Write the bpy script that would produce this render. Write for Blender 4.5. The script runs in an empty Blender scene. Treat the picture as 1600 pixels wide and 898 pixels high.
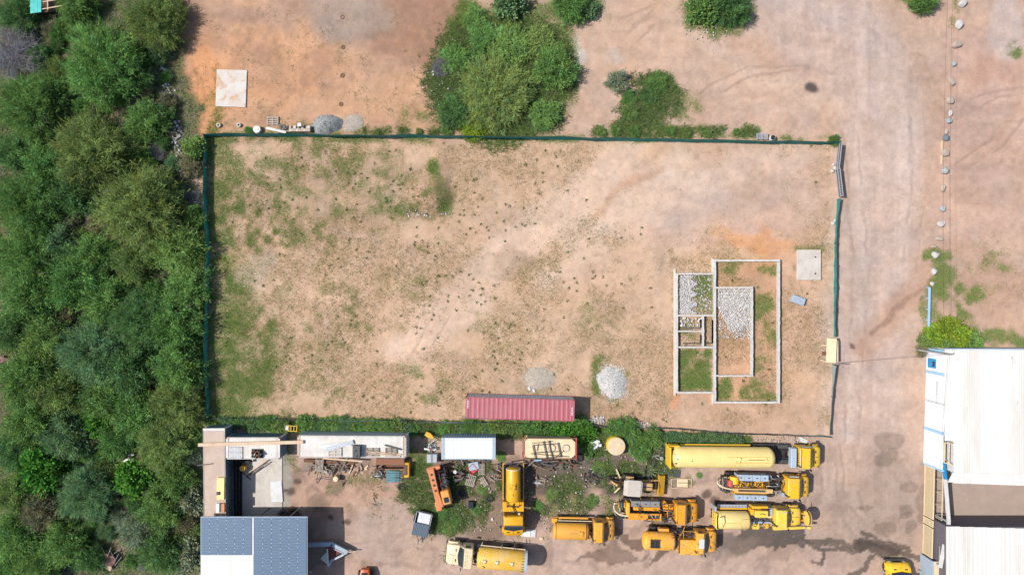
import bpy, bmesh, math, random
import numpy as np
from mathutils import Vector, Matrix
random.seed(7)
R = math.radians
scene = bpy.context.scene
COL = scene.collection
# ------------------------------------------------------------------ camera, sky, sun, exposure
CAM_H = 75.0            # drone height in metres
PPM = 13.5              # photo pixels per metre on the ground
cam_d = bpy.data.cameras.new('drone_camera')
cam_d.sensor_width = 36.0
cam_d.sensor_fit = 'HORIZONTAL'
cam_d.lens = 36.0 * PPM * CAM_H / 1600.0
cam_d.clip_end = 3000
cam = bpy.data.objects.new('drone_camera', cam_d)
cam.location = (0, 0, CAM_H)
COL.objects.link(cam)
scene.camera = cam
SUN_EL = 51.0
SHADOW_AZ = -4.0        # direction shadows fall, degrees from +X
world = bpy.data.worlds.new('World')
scene.world = world
world.use_nodes = True
wn = world.node_tree.nodes
wl = world.node_tree.links
wn.clear()
sky = wn.new('ShaderNodeTexSky')
sky.sky_type = 'NISHITA'
sky.sun_disc = False
sky.sun_elevation = R(SUN_EL)
sky.sun_rotation = R(90.0 - (SHADOW_AZ + 180.0))
sky.dust_density = 1.5
bg = wn.new('ShaderNodeBackground')
bg.inputs['Strength'].default_value = 0.125
wo = wn.new('ShaderNodeOutputWorld')
wl.new(sky.outputs[0], bg.inputs['Color'])
wl.new(bg.outputs[0], wo.inputs['Surface'])
sun_d = bpy.data.lights.new('sun', 'SUN')
sun_d.energy = 4.6
sun_d.angle = R(0.6)
sun_d.color = (1.0, 0.965, 0.91)
sun = bpy.data.objects.new('sun', sun_d)
ce = math.cos(R(SUN_EL))
sdir = Vector((math.cos(R(SHADOW_AZ)) * ce, math.sin(R(SHADOW_AZ)) * ce, -math.sin(R(SUN_EL))))
sun.rotation_euler = sdir.to_track_quat('-Z', 'Y').to_euler()
sun.location = (-40, 5, 60)
COL.objects.link(sun)
scene.view_settings.view_transform = 'Standard'
scene.view_settings.look = 'None'
scene.view_settings.exposure = 0.15
scene.view_settings.gamma = 1.0
scene.cycles.max_bounces = 6
scene.cycles.transparent_max_bounces = 6
# ------------------------------------------------------------------ helpers
def W(px, py, z=0.0):
    "world point that stands at height z where the survey photo shows (px, py)"
    f = (CAM_H - z) / CAM_H / PPM
    return ((px - 800.0) * f, (449.0 - py) * f, z)
def tag(o, label=None, cat=None, group=None, kind=None):
    if label: o['label'] = label
    if cat: o['category'] = cat
    if group: o['group'] = group
    if kind: o['kind'] = kind
    return o
def thing(name, label, cat, loc=(0, 0, 0), rz=0.0, group=None):
    o = bpy.data.objects.new(name, None)
    o.empty_display_size = 0.3
    COL.objects.link(o)
    o.location = loc
    o.rotation_euler = (0, 0, rz)
    return tag(o, label, cat, group)
def link(name, me, parent=None, loc=None, rot=None, scale=None):
    o = bpy.data.objects.new(name, me)
    COL.objects.link(o)
    if parent: o.parent = parent
    if loc is not None: o.location = loc
    if rot is not None: o.rotation_euler = rot
    if scale is not None: o.scale = scale
    return o
def copy_tree(o, parent=None):
    c = o.copy()
    COL.objects.link(c)
    c.parent = parent
    for ch in list(o.children):
        copy_tree(ch, c)
    return c
class MB:
    "collects shapes, builds ONE mesh"
    def __init__(s): s.v = []; s.f = []
    def add(s, vs, fs):
        b = len(s.v); s.v.extend(vs); s.f.extend([tuple(i + b for i in f) for f in fs]); return s
    def box(s, x0, x1, y0, y1, z0, z1, rz=0.0, ch=0.0):
        if ch <= 0:
            p = [(x0,y0,z0),(x1,y0,z0),(x1,y1,z0),(x0,y1,z0),(x0,y0,z1),(x1,y0,z1),(x1,y1,z1),(x0,y1,z1)]
            f = [(3,2,1,0),(4,5,6,7),(0,1,5,4),(1,2,6,5),(2,3,7,6),(3,0,4,7)]
        else:
            def ring(z, i):
                a, b, c, d = x0 + i, x1 - i, y0 + i, y1 - i; k = ch
                return [(a+k,c,z),(b-k,c,z),(b,c+k,z),(b,d-k,z),(b-k,d,z),(a+k,d,z),(a,d-k,z),(a,c+k,z)]
            p = ring(z0, 0) + ring(z1 - ch, 0) + ring(z1, ch * .9)
            f = [tuple(range(7, -1, -1)), tuple(range(16, 24))]
            for r in (0, 8):
                for i in range(8):
                    j = (i + 1) % 8; f.append((r+i, r+j, r+8+j, r+8+i))
        if rz:
            cx, cy = (x0+x1)/2, (y0+y1)/2; c, n = math.cos(rz), math.sin(rz)
            p = [(cx+(x-cx)*c-(y-cy)*n, cy+(x-cx)*n+(y-cy)*c, z) for x, y, z in p]
        return s.add(p, f)
    def bar(s, a, b, w, h=None):
        a = Vector(a); b = Vector(b); h = h or w
        d = (b - a)
        if d.length < 1e-6: return s
        d.normalize()
        up = Vector((0,0,1)) if abs(d.z) < .95 else Vector((1,0,0))
        sd = d.cross(up).normalized(); u = sd.cross(d)
        p = []
        for q in (a, b):
            for i, j in ((-1,-1),(1,-1),(1,1),(-1,1)):
                p.append(tuple(q + sd*(i*w/2) + u*(j*h/2)))
        return s.add(p, [(3,2,1,0),(4,5,6,7),(0,1,5,4),(1,2,6,5),(2,3,7,6),(3,0,4,7)])
    def cyl(s, a, b, r, n=12, r1=None, caps=True):
        a = Vector(a); b = Vector(b); r1 = r if r1 is None else r1
        d = (b - a).normalized()
        up = Vector((0,0,1)) if abs(d.z) < .95 else Vector((1,0,0))
        sd = d.cross(up).normalized(); u = sd.cross(d)
        p = []
        for q, rr in ((a, r), (b, r1)):
            for i in range(n):
                t = 2*math.pi*i/n
                p.append(tuple(q + sd*(rr*math.cos(t)) + u*(rr*math.sin(t))))
        f = [(i, (i+1)%n, n+(i+1)%n, n+i) for i in range(n)]
        if caps: f += [tuple(range(n-1,-1,-1)), tuple(range(n, 2*n))]
        return s.add(p, f)
    def tube(s, pts, r, n=6):
        for a, b in zip(pts[:-1], pts[1:]): s.cyl(a, b, r, n)
        return s
    def lathe(s, prof, o=(0,0,0), axis='x', n=20, sy=1.0, sz=1.0):
        p = []; f = []
        for t, r in prof:
            for i in range(n):
                a = 2*math.pi*i/n; c, d = r*math.cos(a)*sy, r*math.sin(a)*sz
                p.append((o[0]+t, o[1]+c, o[2]+d) if axis == 'x' else (o[0]+c, o[1]+d, o[2]+t))
        m = len(prof)
        for k in range(m-1):
            for i in range(n):
                j = (i+1) % n; q = (k*n+i, k*n+j, (k+1)*n+j, (k+1)*n+i)
                f.append(q[::-1] if axis == 'x' else q)
        f.append(tuple(range(n)) if axis == 'x' else tuple(range(n-1,-1,-1)))
        l = tuple(range((m-1)*n, m*n)); f.append(l[::-1] if axis == 'x' else l)
        return s.add(p, f)
    def loft(s, rings):
        n = len(rings[0]); p = [q for r in rings for q in r]; f = []
        for k in range(len(rings)-1):
            for i in range(n):
                j = (i+1) % n; f.append((k*n+i, (k+1)*n+i, (k+1)*n+j, k*n+j))
        f.append(tuple(range(n))); f.append(tuple(range(len(p)-1, len(p)-n-1, -1)))
        return s.add(p, f)
    def prism(s, poly, z0, z1):
        n = len(poly); p = [(x,y,z0) for x,y in poly] + [(x,y,z1) for x,y in poly]
        f = [(i,(i+1)%n,n+(i+1)%n,n+i) for i in range(n)] + [tuple(range(n-1,-1,-1)), tuple(range(n,2*n))]
        return s.add(p, f)
    def quad(s, a, b, c, d): return s.add([a,b,c,d], [(0,1,2,3)])
    def slab(s, a, b, c, d, t):
        "thin plate with its top at a b c d"
        n = (Vector(b)-Vector(a)).cross(Vector(d)-Vector(a)).normalized() * t
        lo = [tuple(Vector(q) - n) for q in (a,b,c,d)]
        return s.add([a,b,c,d]+lo, [(0,1,2,3),(7,6,5,4),(0,4,5,1),(1,5,6,2),(2,6,7,3),(3,7,4,0)])
    def mesh(s, name, mat=None, smooth=None):
        me = bpy.data.meshes.new(name); me.from_pydata(s.v, [], s.f); me.update()
        bm = bmesh.new(); bm.from_mesh(me); bmesh.ops.recalc_face_normals(bm, faces=bm.faces); bm.to_mesh(me); bm.free()
        if mat: me.materials.append(mat)
        if smooth:
            me.shade_smooth(); me.set_sharp_from_angle(angle=R(smooth))
        return me
    def build(s, name, mat=None, parent=None, smooth=None, loc=None, rot=None):
        return link(name, s.mesh(name, mat, smooth), parent, loc, rot)
def rrect(x, y0, y1, z0, z1, r=.12):
    k = r * .3
    return [(x,y0+r,z0),(x,y1-r,z0),(x,y1-k,z0+k),(x,y1,z0+r),(x,y1,z1-r),(x,y1-k,z1-k),(x,y1-r,z1),(x,y0+r,z1),(x,y0+k,z1-k),(x,y0,z1-r),(x,y0,z0+r),(x,y0+k,z0+k)]
def np_mesh(name, verts, faces_n, nper, mat, col=None):
    "fast mesh from numpy: verts (n,3), consecutive polygons of nper verts"
    me = bpy.data.meshes.new(name)
    nv = len(verts)
    me.vertices.add(nv); me.vertices.foreach_set('co', np.asarray(verts, np.float32).ravel())
    me.loops.add(nv); me.loops.foreach_set('vertex_index', np.arange(nv, dtype=np.int32))
    me.polygons.add(faces_n); me.polygons.foreach_set('loop_start', np.arange(0, nv, nper, dtype=np.int32))
    me.update(calc_edges=True)
    if col is not None:
        a = me.color_attributes.new('tint', 'FLOAT_COLOR', 'POINT')
        c = np.ones((nv, 4), np.float32); c[:, :3] = col
        a.data.foreach_set('color', c.ravel())
    if mat: me.materials.append(mat)
    return me
# ------------------------------------------------------------------ numpy noise
def _hash(ix, iy, seed):
    n = (ix.astype(np.int64) * 374761393 + iy.astype(np.int64) * 668265263 + seed * 974634599) & 0xFFFFFFFF
    n = ((n ^ (n >> 13)) * 1274126177) & 0xFFFFFFFF
    n = n ^ (n >> 16)
    return (n & 0xFFFFFF) / float(0xFFFFFF)
def vnoise(x, y, seed=0):
    ix, iy = np.floor(x), np.floor(y); fx, fy = x-ix, y-iy
    fx = fx*fx*(3-2*fx); fy = fy*fy*(3-2*fy)
    a = _hash(ix,iy,seed); b = _hash(ix+1,iy,seed); c = _hash(ix,iy+1,seed); d = _hash(ix+1,iy+1,seed)
    return (a*(1-fx)+b*fx)*(1-fy) + (c*(1-fx)+d*fx)*fy
def fbm(x, y, sc, octv=4, seed=0):
    t = 0; a = .5; s = 0
    for o in range(octv):
        t = t + a*vnoise(x/sc + 17.3*o, y/sc - 9.1*o, seed+o); s += a; a *= .55; sc *= .5
    return t/s
def sstep(a, b, x):
    t = np.clip((x-a)/(b-a), 0, 1); return t*t*(3-2*t)
# ------------------------------------------------------------------ materials (all procedural)
def lin(c):
    c = c/255.0
    return c/12.92 if c <= .04045 else ((c+.055)/1.055)**2.4
KL = 1.40   # light on a level surface; turns a photo tone into a base colour
def alb(r, g, b): return tuple(min(.82, lin(v)/KL) for v in (r, g, b))
def _nodes(name):
    m = bpy.data.materials.new(name); m.use_nodes = True
    nt = m.node_tree; nt.nodes.clear()
    out = nt.nodes.new('ShaderNodeOutputMaterial'); b = nt.nodes.new('ShaderNodeBsdfPrincipled')
    nt.links.new(b.outputs[0], out.inputs['Surface'])
    return m, nt, b, out
def mixc(nt, fac, a, b, mode='MIX'):
    n = nt.nodes.new('ShaderNodeMix'); n.data_type = 'RGBA'; n.blend_type = mode
    for i, v in ((0, fac), (6, a), (7, b)):
        if hasattr(v, 'is_output'): nt.links.new(v, n.inputs[i])
        elif i == 0: n.inputs[0].default_value = v
        else: n.inputs[i].default_value = (*v[:3], 1)
    return n.outputs[2]
def noise(nt, sc, det=4, rough=.6, coord=None, dist=0.0):
    n = nt.nodes.new('ShaderNodeTexNoise'); n.inputs['Scale'].default_value = sc; n.inputs['Detail'].default_value = det
    n.inputs['Roughness'].default_value = rough; n.inputs['Distortion'].default_value = dist
    if coord is not None: nt.links.new(coord, n.inputs['Vector'])
    return n.outputs['Fac']
def ramp(nt, fac, lo, hi, a=0.0, b=1.0):
    n = nt.nodes.new('ShaderNodeMapRange'); n.inputs['From Min'].default_value = lo; n.inputs['From Max'].default_value = hi
    n.inputs['To Min'].default_value = a; n.inputs['To Max'].default_value = b
    nt.links.new(fac, n.inputs['Value']); return n.outputs[0]
def objcoord(nt):
    return nt.nodes.new('ShaderNodeTexCoord').outputs['Object']
def bump(nt, b, h, strength=.3, dist=.02):
    n = nt.nodes.new('ShaderNodeBump'); n.inputs['Strength'].default_value = strength; n.inputs['Distance'].default_value = dist
    nt.links.new(h, n.inputs['Height']); nt.links.new(n.outputs[0], b.inputs['Normal'])
def surf(name, col, rough=.7, metal=0.0, dirt=None, dirt_amt=.35, dirt_sc=1.2, rust=None, rust_amt=0.0, rust_sc=2.5, bmp=.0, stretch=None):
    "painted / weathered surface: colour drift, dust patches, optional rust blotches"
    m, nt, b, _ = _nodes(name)
    oc = objcoord(nt)
    if stretch:
        mp = nt.nodes.new('ShaderNodeMapping'); mp.inputs['Scale'].default_value = stretch; nt.links.new(oc, mp.inputs['Vector']); oc = mp.outputs[0]
    oi = nt.nodes.new('ShaderNodeObjectInfo')
    big = noise(nt, dirt_sc, 5, .65, oc, .4)
    c = mixc(nt, ramp(nt, oi.outputs['Random'], 0, 1, 0, .16), col, tuple(v*.7 for v in col))
    c = mixc(nt, ramp(nt, big, .3, .75, 0, .30), c, tuple(v*.55 for v in col))
    c = mixc(nt, ramp(nt, noise(nt, 7.0, 5, .75, oc), .52, .72, 0, .25), c, tuple(v*.45 + .03 for v in col))
    if dirt is not None:
        fine = noise(nt, dirt_sc*5.3, 4, .7, oc)
        f = nt.nodes.new('ShaderNodeMath'); f.operation = 'MULTIPLY'
        nt.links.new(ramp(nt, big, .42, .72), f.inputs[0]); nt.links.new(ramp(nt, fine, .3, .7, .3, 1.0*1.0), f.inputs[1])
        g = nt.nodes.new('ShaderNodeMath'); g.operation = 'MULTIPLY'; g.inputs[1].default_value = dirt_amt
        nt.links.new(f.outputs[0], g.inputs[0]); c = mixc(nt, g.outputs[0], c, dirt)
    if rust is not None:
        rn = noise(nt, rust_sc, 6, .75, oc, .8)
        c = mixc(nt, ramp(nt, rn, .62 - rust_amt*.25, .70 - rust_amt*.2), c, rust)
    nt.links.new(c, b.inputs['Base Color'])
    b.inputs['Metallic'].default_value = metal
    rr = ramp(nt, big, .3, .7, max(.05, rough-.1), min(1, rough+.15)); nt.links.new(rr, b.inputs['Roughness'])
    if bmp: bump(nt, b, noise(nt, 14, 5, .7, oc), bmp, .02)
    return m
def foliage(name, use_obj=True, trans=.25):
    "leaf colour = per-leaf tint attribute x the object's own colour"
    m = bpy.data.materials.new(name); m.use_nodes = True; nt = m.node_tree; nt.nodes.clear()
    out = nt.nodes.new('ShaderNodeOutputMaterial')
    at = nt.nodes.new('ShaderNodeAttribute'); at.attribute_name = 'tint'
    c = at.outputs['Color']
    if use_obj:
        oi = nt.nodes.new('ShaderNodeObjectInfo'); c = mixc(nt, 1.0, c, oi.outputs['Color'], 'MULTIPLY')
    d = nt.nodes.new('ShaderNodeBsdfDiffuse'); t = nt.nodes.new('ShaderNodeBsdfTranslucent'); mx = nt.nodes.new('ShaderNodeMixShader')
    nt.links.new(c, d.inputs['Color']); nt.links.new(c, t.inputs['Color']); mx.inputs[0].default_value = trans
    nt.links.new(d.outputs[0], mx.inputs[1]); nt.links.new(t.outputs[0], mx.inputs[2]); nt.links.new(mx.outputs[0], out.inputs['Surface'])
    return m
DUST = alb(176, 146, 122)
RUST = (.16, .065, .03)
M = {}
M['leaf'] = foliage('leaf', True, .35)
M['blade'] = foliage('grass_blade', False, .2)
M['bark'] = surf('bark', (.12, .10, .08), .9, bmp=.4)
M['deadwood'] = surf('dead_wood', (.22, .20, .19), .9)
M['tyre'] = surf('tyre_rubber', (.018, .018, .02), .85, dirt=DUST, dirt_amt=.35)
M['rim'] = surf('wheel_steel', (.36, .35, .33), .55, .3, dirt=DUST)
M['chassis'] = surf('chassis_black', (.022, .023, .026), .7, dirt=DUST, dirt_amt=.3)
M['glass'] = surf('dark_glass', (.025, .035, .045), .12)
M['yellow'] = surf('yellow_paint', (.76, .40, .02), .5, dirt=(.45,.30,.13), dirt_amt=.6, rust=RUST, rust_amt=.0, rust_sc=5)
M['yellow_b'] = surf('bright_yellow_paint', (.82, .50, .02), .45, dirt=(.55,.40,.16), dirt_amt=.6, dirt_sc=.9, rust=(.30,.16,.04), rust_amt=.0, rust_sc=3)
M['pale_yellow'] = surf('pale_yellow_paint', (.80, .62, .24), .4, dirt=(.62,.45,.16), dirt_amt=.6, dirt_sc=.5)
M['cream'] = surf('cream_paint', (.72, .58, .36), .5, dirt=DUST, dirt_amt=.4)
M['orange'] = surf('orange_paint', (.76, .32, .014), .45, dirt=(.50,.26,.07), dirt_amt=.45, rust=RUST, rust_amt=.1, rust_sc=4)
M['red_orange'] = surf('faded_orange_paint', (.62, .20, .07), .6, dirt=(.6,.36,.22), dirt_amt=.6, rust=RUST, rust_amt=.1)
M['grey_metal'] = surf('grey_metal', (.42, .45, .49), .5, .25, dirt=DUST, dirt_amt=.4)
M['blue_grey'] = surf('blue_grey_paint', (.36, .45, .54), .5, dirt=DUST, dirt_amt=.35)
M['steel'] = surf('dark_steel', (.07, .075, .08), .6, .2, dirt=DUST, dirt_amt=.25)
M['rusty'] = surf('rusty_steel', (.15, .07, .04), .85, dirt=(.24,.17,.12), dirt_amt=.5)
M['white'] = surf('white_paint', (.62, .62, .61), .5, dirt=DUST, dirt_amt=.25)
M['white_roof'] = surf('white_roof_sheet', (.68, .66, .62), .55, dirt=(.60,.55,.48), dirt_amt=.5, dirt_sc=.5, stretch=(1.6,.22,1))
M['conc'] = surf('concrete', (.56, .51, .45), .9, dirt=DUST, dirt_amt=.5, dirt_sc=.6, bmp=.25)
M['conc_w'] = surf('pale_concrete', (.60, .56, .51), .9, dirt=(.50,.29,.16), dirt_amt=.6, dirt_sc=.6, bmp=.25, rust=(.50,.31,.19), rust_amt=.45, rust_sc=.8)
M['block'] = surf('grey_block_masonry', (.56, .54, .51), .9, dirt=DUST, dirt_amt=.5, dirt_sc=2, bmp=.3)
M['wood'] = surf('weathered_wood', (.24, .19, .145), .9, dirt=(.2,.17,.14), dirt_amt=.6, dirt_sc=3)
M['pale_wood'] = surf('pale_timber', (.62, .47, .33), .85, dirt=(.5,.3,.16), dirt_amt=.6, dirt_sc=1.0)
M['light_blue'] = surf('light_blue_paint', (.30, .52, .72), .6, dirt=DUST, dirt_amt=.2)
M['vivid_blue'] = surf('vivid_blue_paint', (.01, .24, .52), .4)
M['net'] = surf('green_shade_net', (.014, .23, .19), .9, dirt=(.12,.30,.26), dirt_amt=.5, dirt_sc=.8)
M['net_grey'] = surf('grey_shade_net', (.24, .34, .33), .9, dirt=DUST, dirt_amt=.5, dirt_sc=.8)
M['black'] = surf('black_rubber', (.02, .02, .022), .8)
M['teal'] = surf('teal_sheet', (.02, .42, .38), .6)
M['red'] = surf('red_paint', (.42, .045, .045), .5, dirt=DUST, dirt_amt=.3)
M['slate'] = surf('slate_sheet', (.10,.135,.17), .5)
M['cyl_teal'] = surf('faded_teal_paint', (.12,.30,.34), .6, dirt=DUST, dirt_amt=.5, rust=RUST, rust_amt=.3, rust_sc=4)
M['slate_blue'] = surf('slate_blue_paint', (.13,.19,.24), .6, dirt=DUST, dirt_amt=.3)
M['soil_dark'] = surf('dug_soil', (.20,.11,.06), .95)
M['basin_red'] = surf('basin_red', (.55,.06,.09), .5)
M['canopy'] = surf('cream_canopy', (.52,.46,.40), .6, dirt=DUST, dirt_amt=.3)
M['cream_o'] = surf('orange_cab', (.66,.30,.06), .5, dirt=DUST, dirt_amt=.3)
M['orange_p'] = surf('pale_orange_boom', (.66,.42,.18), .5, dirt=(.5,.2,.1), dirt_amt=.5)
M['top_cream'] = surf('peeling_cream_top', (.62,.50,.33), .6, dirt=(.70,.42,.05), dirt_amt=.9, dirt_sc=.9, rust=RUST, rust_amt=.05)
M['rust2'] = surf('reddish_rust', (.24,.10,.055), .85, dirt=(.35,.20,.13), dirt_amt=.5)
M['brownred'] = surf('brown_red_sheet', (.26,.11,.09), .8, dirt=DUST, dirt_amt=.4)
M['red_frame'] = surf('rusty_red_frame', (.36,.07,.05), .7, dirt=RUST, dirt_amt=.5)
M['pallet_pale'] = surf('sun_bleached_wood', (.42,.37,.31), .9, dirt=(.25,.2,.15), dirt_amt=.5, dirt_sc=3)
M['yellow_c'] = surf('golden_yellow_paint', (.82,.45,.012), .5, dirt=(.52,.36,.15), dirt_amt=.7, dirt_sc=.8, rust=(.26,.13,.04), rust_amt=.0, rust_sc=2.4)
M['yellow_d'] = surf('faded_yellow_paint', (.80,.54,.06), .6, dirt=(.62,.50,.26), dirt_amt=.8, dirt_sc=.7, rust=(.30,.18,.06), rust_amt=.0, rust_sc=3)
M['orange_b'] = surf('worn_orange_paint', (.80,.37,.03), .6, dirt=(.62,.40,.20), dirt_amt=.8, dirt_sc=.8, rust=RUST, rust_amt=.25, rust_sc=2.2)
M['orange_c'] = surf('dull_orange_paint', (.74,.34,.03), .55, dirt=(.50,.30,.12), dirt_amt=.7, dirt_sc=.6, rust=RUST, rust_amt=.0, rust_sc=3)
M['white_roof_b'] = surf('older_white_roof_sheet', (.645,.625,.585), .6, dirt=(.52,.45,.36), dirt_amt=.6, dirt_sc=.6, stretch=(1.8,.2,1), rust=(.34,.24,.16), rust_amt=-.15, rust_sc=1.5)
# ------------------------------------------------------------------ ground: one sheet with its own soil colours
def axis(lim, step):
    far = np.array([70, 80, 95, 120, 160, 240, 400, 700.0]); far = far[far > lim + 4]
    return np.concatenate([-far[::-1], np.arange(-lim, lim + step/2, step), far])
gx = axis(64.0, .2); gy = axis(38.0, .2)
GX, GY = np.meshgrid(gx, gy)
PX = GX*PPM + 800.0; PY = 449.0 - GY*PPM          # survey coordinates of every ground point
nE = fbm(PX, PY, 5, 3, 29); nA = fbm(PX, PY, 90, 5, 3); nB = fbm(PX, PY, 28, 4, 11); nC = fbm(PX, PY, 9, 3, 23); nD = fbm(PX, PY, 200, 4, 31)
WX = PX + (fbm(PX, PY, 40, 4, 41)-.5)*60; WY = PY + (fbm(PX, PY, 40, 4, 47)-.5)*60
def ell(cx, cy, rx, ry, rot=0, soft=.35, warp=1.0):
    x = PX + (WX-PX)*warp - cx; y = PY + (WY-PY)*warp - cy
    c, s = math.cos(R(rot)), math.sin(R(rot))
    d = np.sqrt(((x*c+y*s)/rx)**2 + ((-x*s+y*c)/ry)**2)
    return 1 - sstep(1-soft, 1+soft, d)
def stroke(pts, w, soft=.5, warp=.4):
    x = PX + (WX-PX)*warp; y = PY + (WY-PY)*warp
    best = np.full(PX.shape, 1e9)
    for (x0, y0), (x1, y1) in zip(pts[:-1], pts[1:]):
        dx, dy = x1-x0, y1-y0; t = np.clip(((x-x0)*dx+(y-y0)*dy)/(dx*dx+dy*dy), 0, 1)
        best = np.minimum(best, np.hypot(x-x0-t*dx, y-y0-t*dy))
    return 1 - sstep(w*(1-soft), w*(1+soft), best)
def rect(x0, x1, y0, y1, soft=10, warp=.3):
    x = PX + (WX-PX)*warp; y = PY + (WY-PY)*warp
    return sstep(x0-soft, x0+soft, x)*(1-sstep(x1-soft, x1+soft, x))*sstep(y0-soft, y0+soft, y)*(1-sstep(y1-soft, y1+soft, y))
def ragged(a, b, m, n): return sstep(a, b, m + n)*sstep(.02, .25, m)
gcol = np.empty(PX.shape + (3,)); gcol[:] = alb(206, 170, 145)
def lay(mask, rgb, k=1.0):
    global gcol
    m = np.clip(mask*k, 0, 1)[..., None]; gcol = gcol*(1-m) + np.array(alb(*rgb))*m
# broad soil types
lay(sstep(.42, .62, nD), (200, 168, 148), .6)
lay(rect(262, 735, -60, 215, 16), (206, 164, 132))                       # orange clearing
lay(ell(400, 110, 130, 70), (216, 160, 118), .7)
lay(ell(310, 150, 45, 80), (224, 158, 108), .9)
lay(ell(660, 40, 90, 70), (172, 134, 112), .95)
lay(ell(560, 25, 70, 40), (170, 152, 140), .75)
lay(ell(430, 15, 90, 22), (186, 150, 128), .8)
lay(ell(300, 25, 40, 45), (150, 120, 100), .55)
lay(rect(280, 720, 0, 208, 20)*sstep(.5, .66, fbm(PX, PY, 55, 5, 151)), (182, 142, 116), .6)
lay(rect(280, 720, 0, 208, 20)*sstep(.58, .7, fbm(PX, PY, 24, 4, 153)), (160, 128, 100), .45)
lay(ell(665, 35, 80, 62), (168, 130, 108), .95)
lay(ell(545, 22, 60, 30), (172, 152, 138), .7)
lay(ell(600, 160, 90, 40), (206, 160, 122), .5)
lay(rect(322, 1300, 222, 668, 6), (214, 176, 142))                       # fenced lot
lay(sstep(.45, .7, nA)*rect(330, 1050, 230, 650, 30), (196, 162, 126), .6)
lay(ell(560, 300, 190, 60), (184, 154, 122), .6)
lay(ell(1120, 320, 190, 70), (206, 172, 152), .9)
lay(ell(1190, 250, 110, 34), (208, 170, 148), .8)
lay(ell(1075, 310, 60, 45), (196, 174, 160), .7)
lay(stroke([(985, 215), (930, 300), (850, 350), (790, 400), (720, 470), (640, 540)], 34, .6), (226, 192, 166), .9); lay(stroke([(1240, 240), (1080, 290), (960, 360), (860, 430)], 24, .7), (224, 192, 168), .6); lay(stroke([(900,440),(1020,400),(1050,500)], 26, .7), (218,180,150), .6); lay(ell(560,470,90,50), (220,182,150), .5)
lay(stroke([(1060, 250), (960, 350), (900, 365)], 20, .6), (222, 190, 164), .7)
lay(ell(930, 355, 26, 14), (224, 198, 176), .6)
lay(stroke([(930, 340), (985, 285), (1030, 270)], 6, .6), (206, 160, 124), .6)
lay(stroke([(900, 640), (1300, 655)], 34, .5), (208, 168, 138), .9)
lay(ell(1180, 378, 60, 22), (222, 164, 118), .9)
lay(ell(1240, 480, 40, 110), (214, 170, 138), .8)
lay(rect(1050, 1062, 520, 640, 4), (222, 150, 100), .8); lay(rect(1119,1216,409,626,3,.1), (216,164,122), .9)
lay(ell(1145, 600, 120, 26), (218, 168, 128), .6)
lay(ell(395, 420, 22, 26), (206, 176, 152), .9)
lay(ell(800, 418, 34, 24), (160, 132, 106), .45)
lay(ell(960, 620, 50, 26), (206, 166, 132), .4)
lay(ell(668, 303, 26, 22), (208, 164, 138), .8); lay(stroke([(640,330),(668,338),(700,325)], 4, .6), (150,128,100), .6)
# upper right open ground and the dirt road
lay(rect(860, 1310, -40, 212, 12), (208, 172, 148))
lay(ell(1010, 60, 90, 60), (212, 174, 146), .8)
lay(ell(905, 75, 16, 22), (204, 190, 178), .9)
lay(ell(955, 90, 16, 12), (204, 190, 178), .6)
lay(ell(980, 150, 40, 24), (206, 174, 154), .6)
lay(ell(1240, 100, 90, 26, -10), (198, 158, 136), .45)
lay(stroke([(1180, -20), (1330, 70), (1385, 170), (1372, 330), (1350, 480), (1340, 720)], 66, .35), (204, 176, 160), .95)
lay(stroke([(1300,20),(1400,120),(1420,300),(1400,430)], 14, .7), (214,188,174), .6); lay(stroke([(1335,200),(1345,420),(1325,690)], 10, .7), (212,186,170), .6); lay(stroke([(1050,30),(1180,120),(1300,150)], 16, .7), (216,184,162), .6); lay(stroke([(1230, -20), (1370, 60), (1395, 200)], 34, .6), (200, 176, 164), .7)
lay(ell(1530, 230, 80, 190), (202, 165, 145), .9)
lay(ell(1560, 110, 60, 26), (196, 150, 128), .6)
lay(ell(1580, 35, 22, 60, 10), (200, 178, 168), .8)
lay(stroke([(1350, 545), (1380, 500), (1440, 450), (1470, 400)], 20, .7), (200, 158, 132), .8)
lay(stroke([(1360, 520), (1420, 470), (1450, 440)], 4, .6), (160, 124, 104), .7)
lay(ell(1530, 450, 80, 70), (202, 162, 136), .8)
# work yard
lay(rect(440, 1445, 690, 950, 14), (200, 168, 148))
lay(ell(560, 760, 110, 40), (202, 160, 134), .8); lay(rect(445, 1000, 700, 830, 20)*sstep(.48,.6,fbm(PX,PY,38,5,181)), (136, 112, 96), .6); lay(rect(445, 1440, 700, 898, 20)*sstep(.56,.66,fbm(PX,PY,22,4,183)), (150, 126, 110), .5)
lay(ell(640, 830, 120, 40), (198, 170, 152), .8)
lay(ell(1370, 800, 80, 110), (178, 154, 138), .85)
lay(ell(1300, 720, 60, 40), (202, 168, 146), .7)
lay(rect(440, 456, 715, 805, 4), (176, 168, 158), .9)
lay(ell(930, 735, 115, 34), (112, 98, 88), .95)
lay(ell(850, 762, 66, 36), (112, 96, 84), .85); lay(ell(655,720,30,44),(150,126,104),.7)
lay(ell(770, 800, 70, 40), (140, 120, 104), .8)
lay(ell(720, 745, 60, 40), (128, 108, 92), .85)
lay(ell(1010, 690, 40, 20), (120, 100, 88), .8)
lay(ragged(.44, .56, ell(1200, 839, 60, 20, 0, .45, .7), (nC-.5)*1.2 + (nE-.5)*.9 + (nB-.5)*1.3), (90, 82, 79), .9); lay(ragged(.5, .6, ell(1150, 846, 60, 18), (nC-.5)*1.2), (110, 96, 88), .7)
lay(ell(1120, 850, 60, 18), (140, 120, 106), .7)
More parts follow.
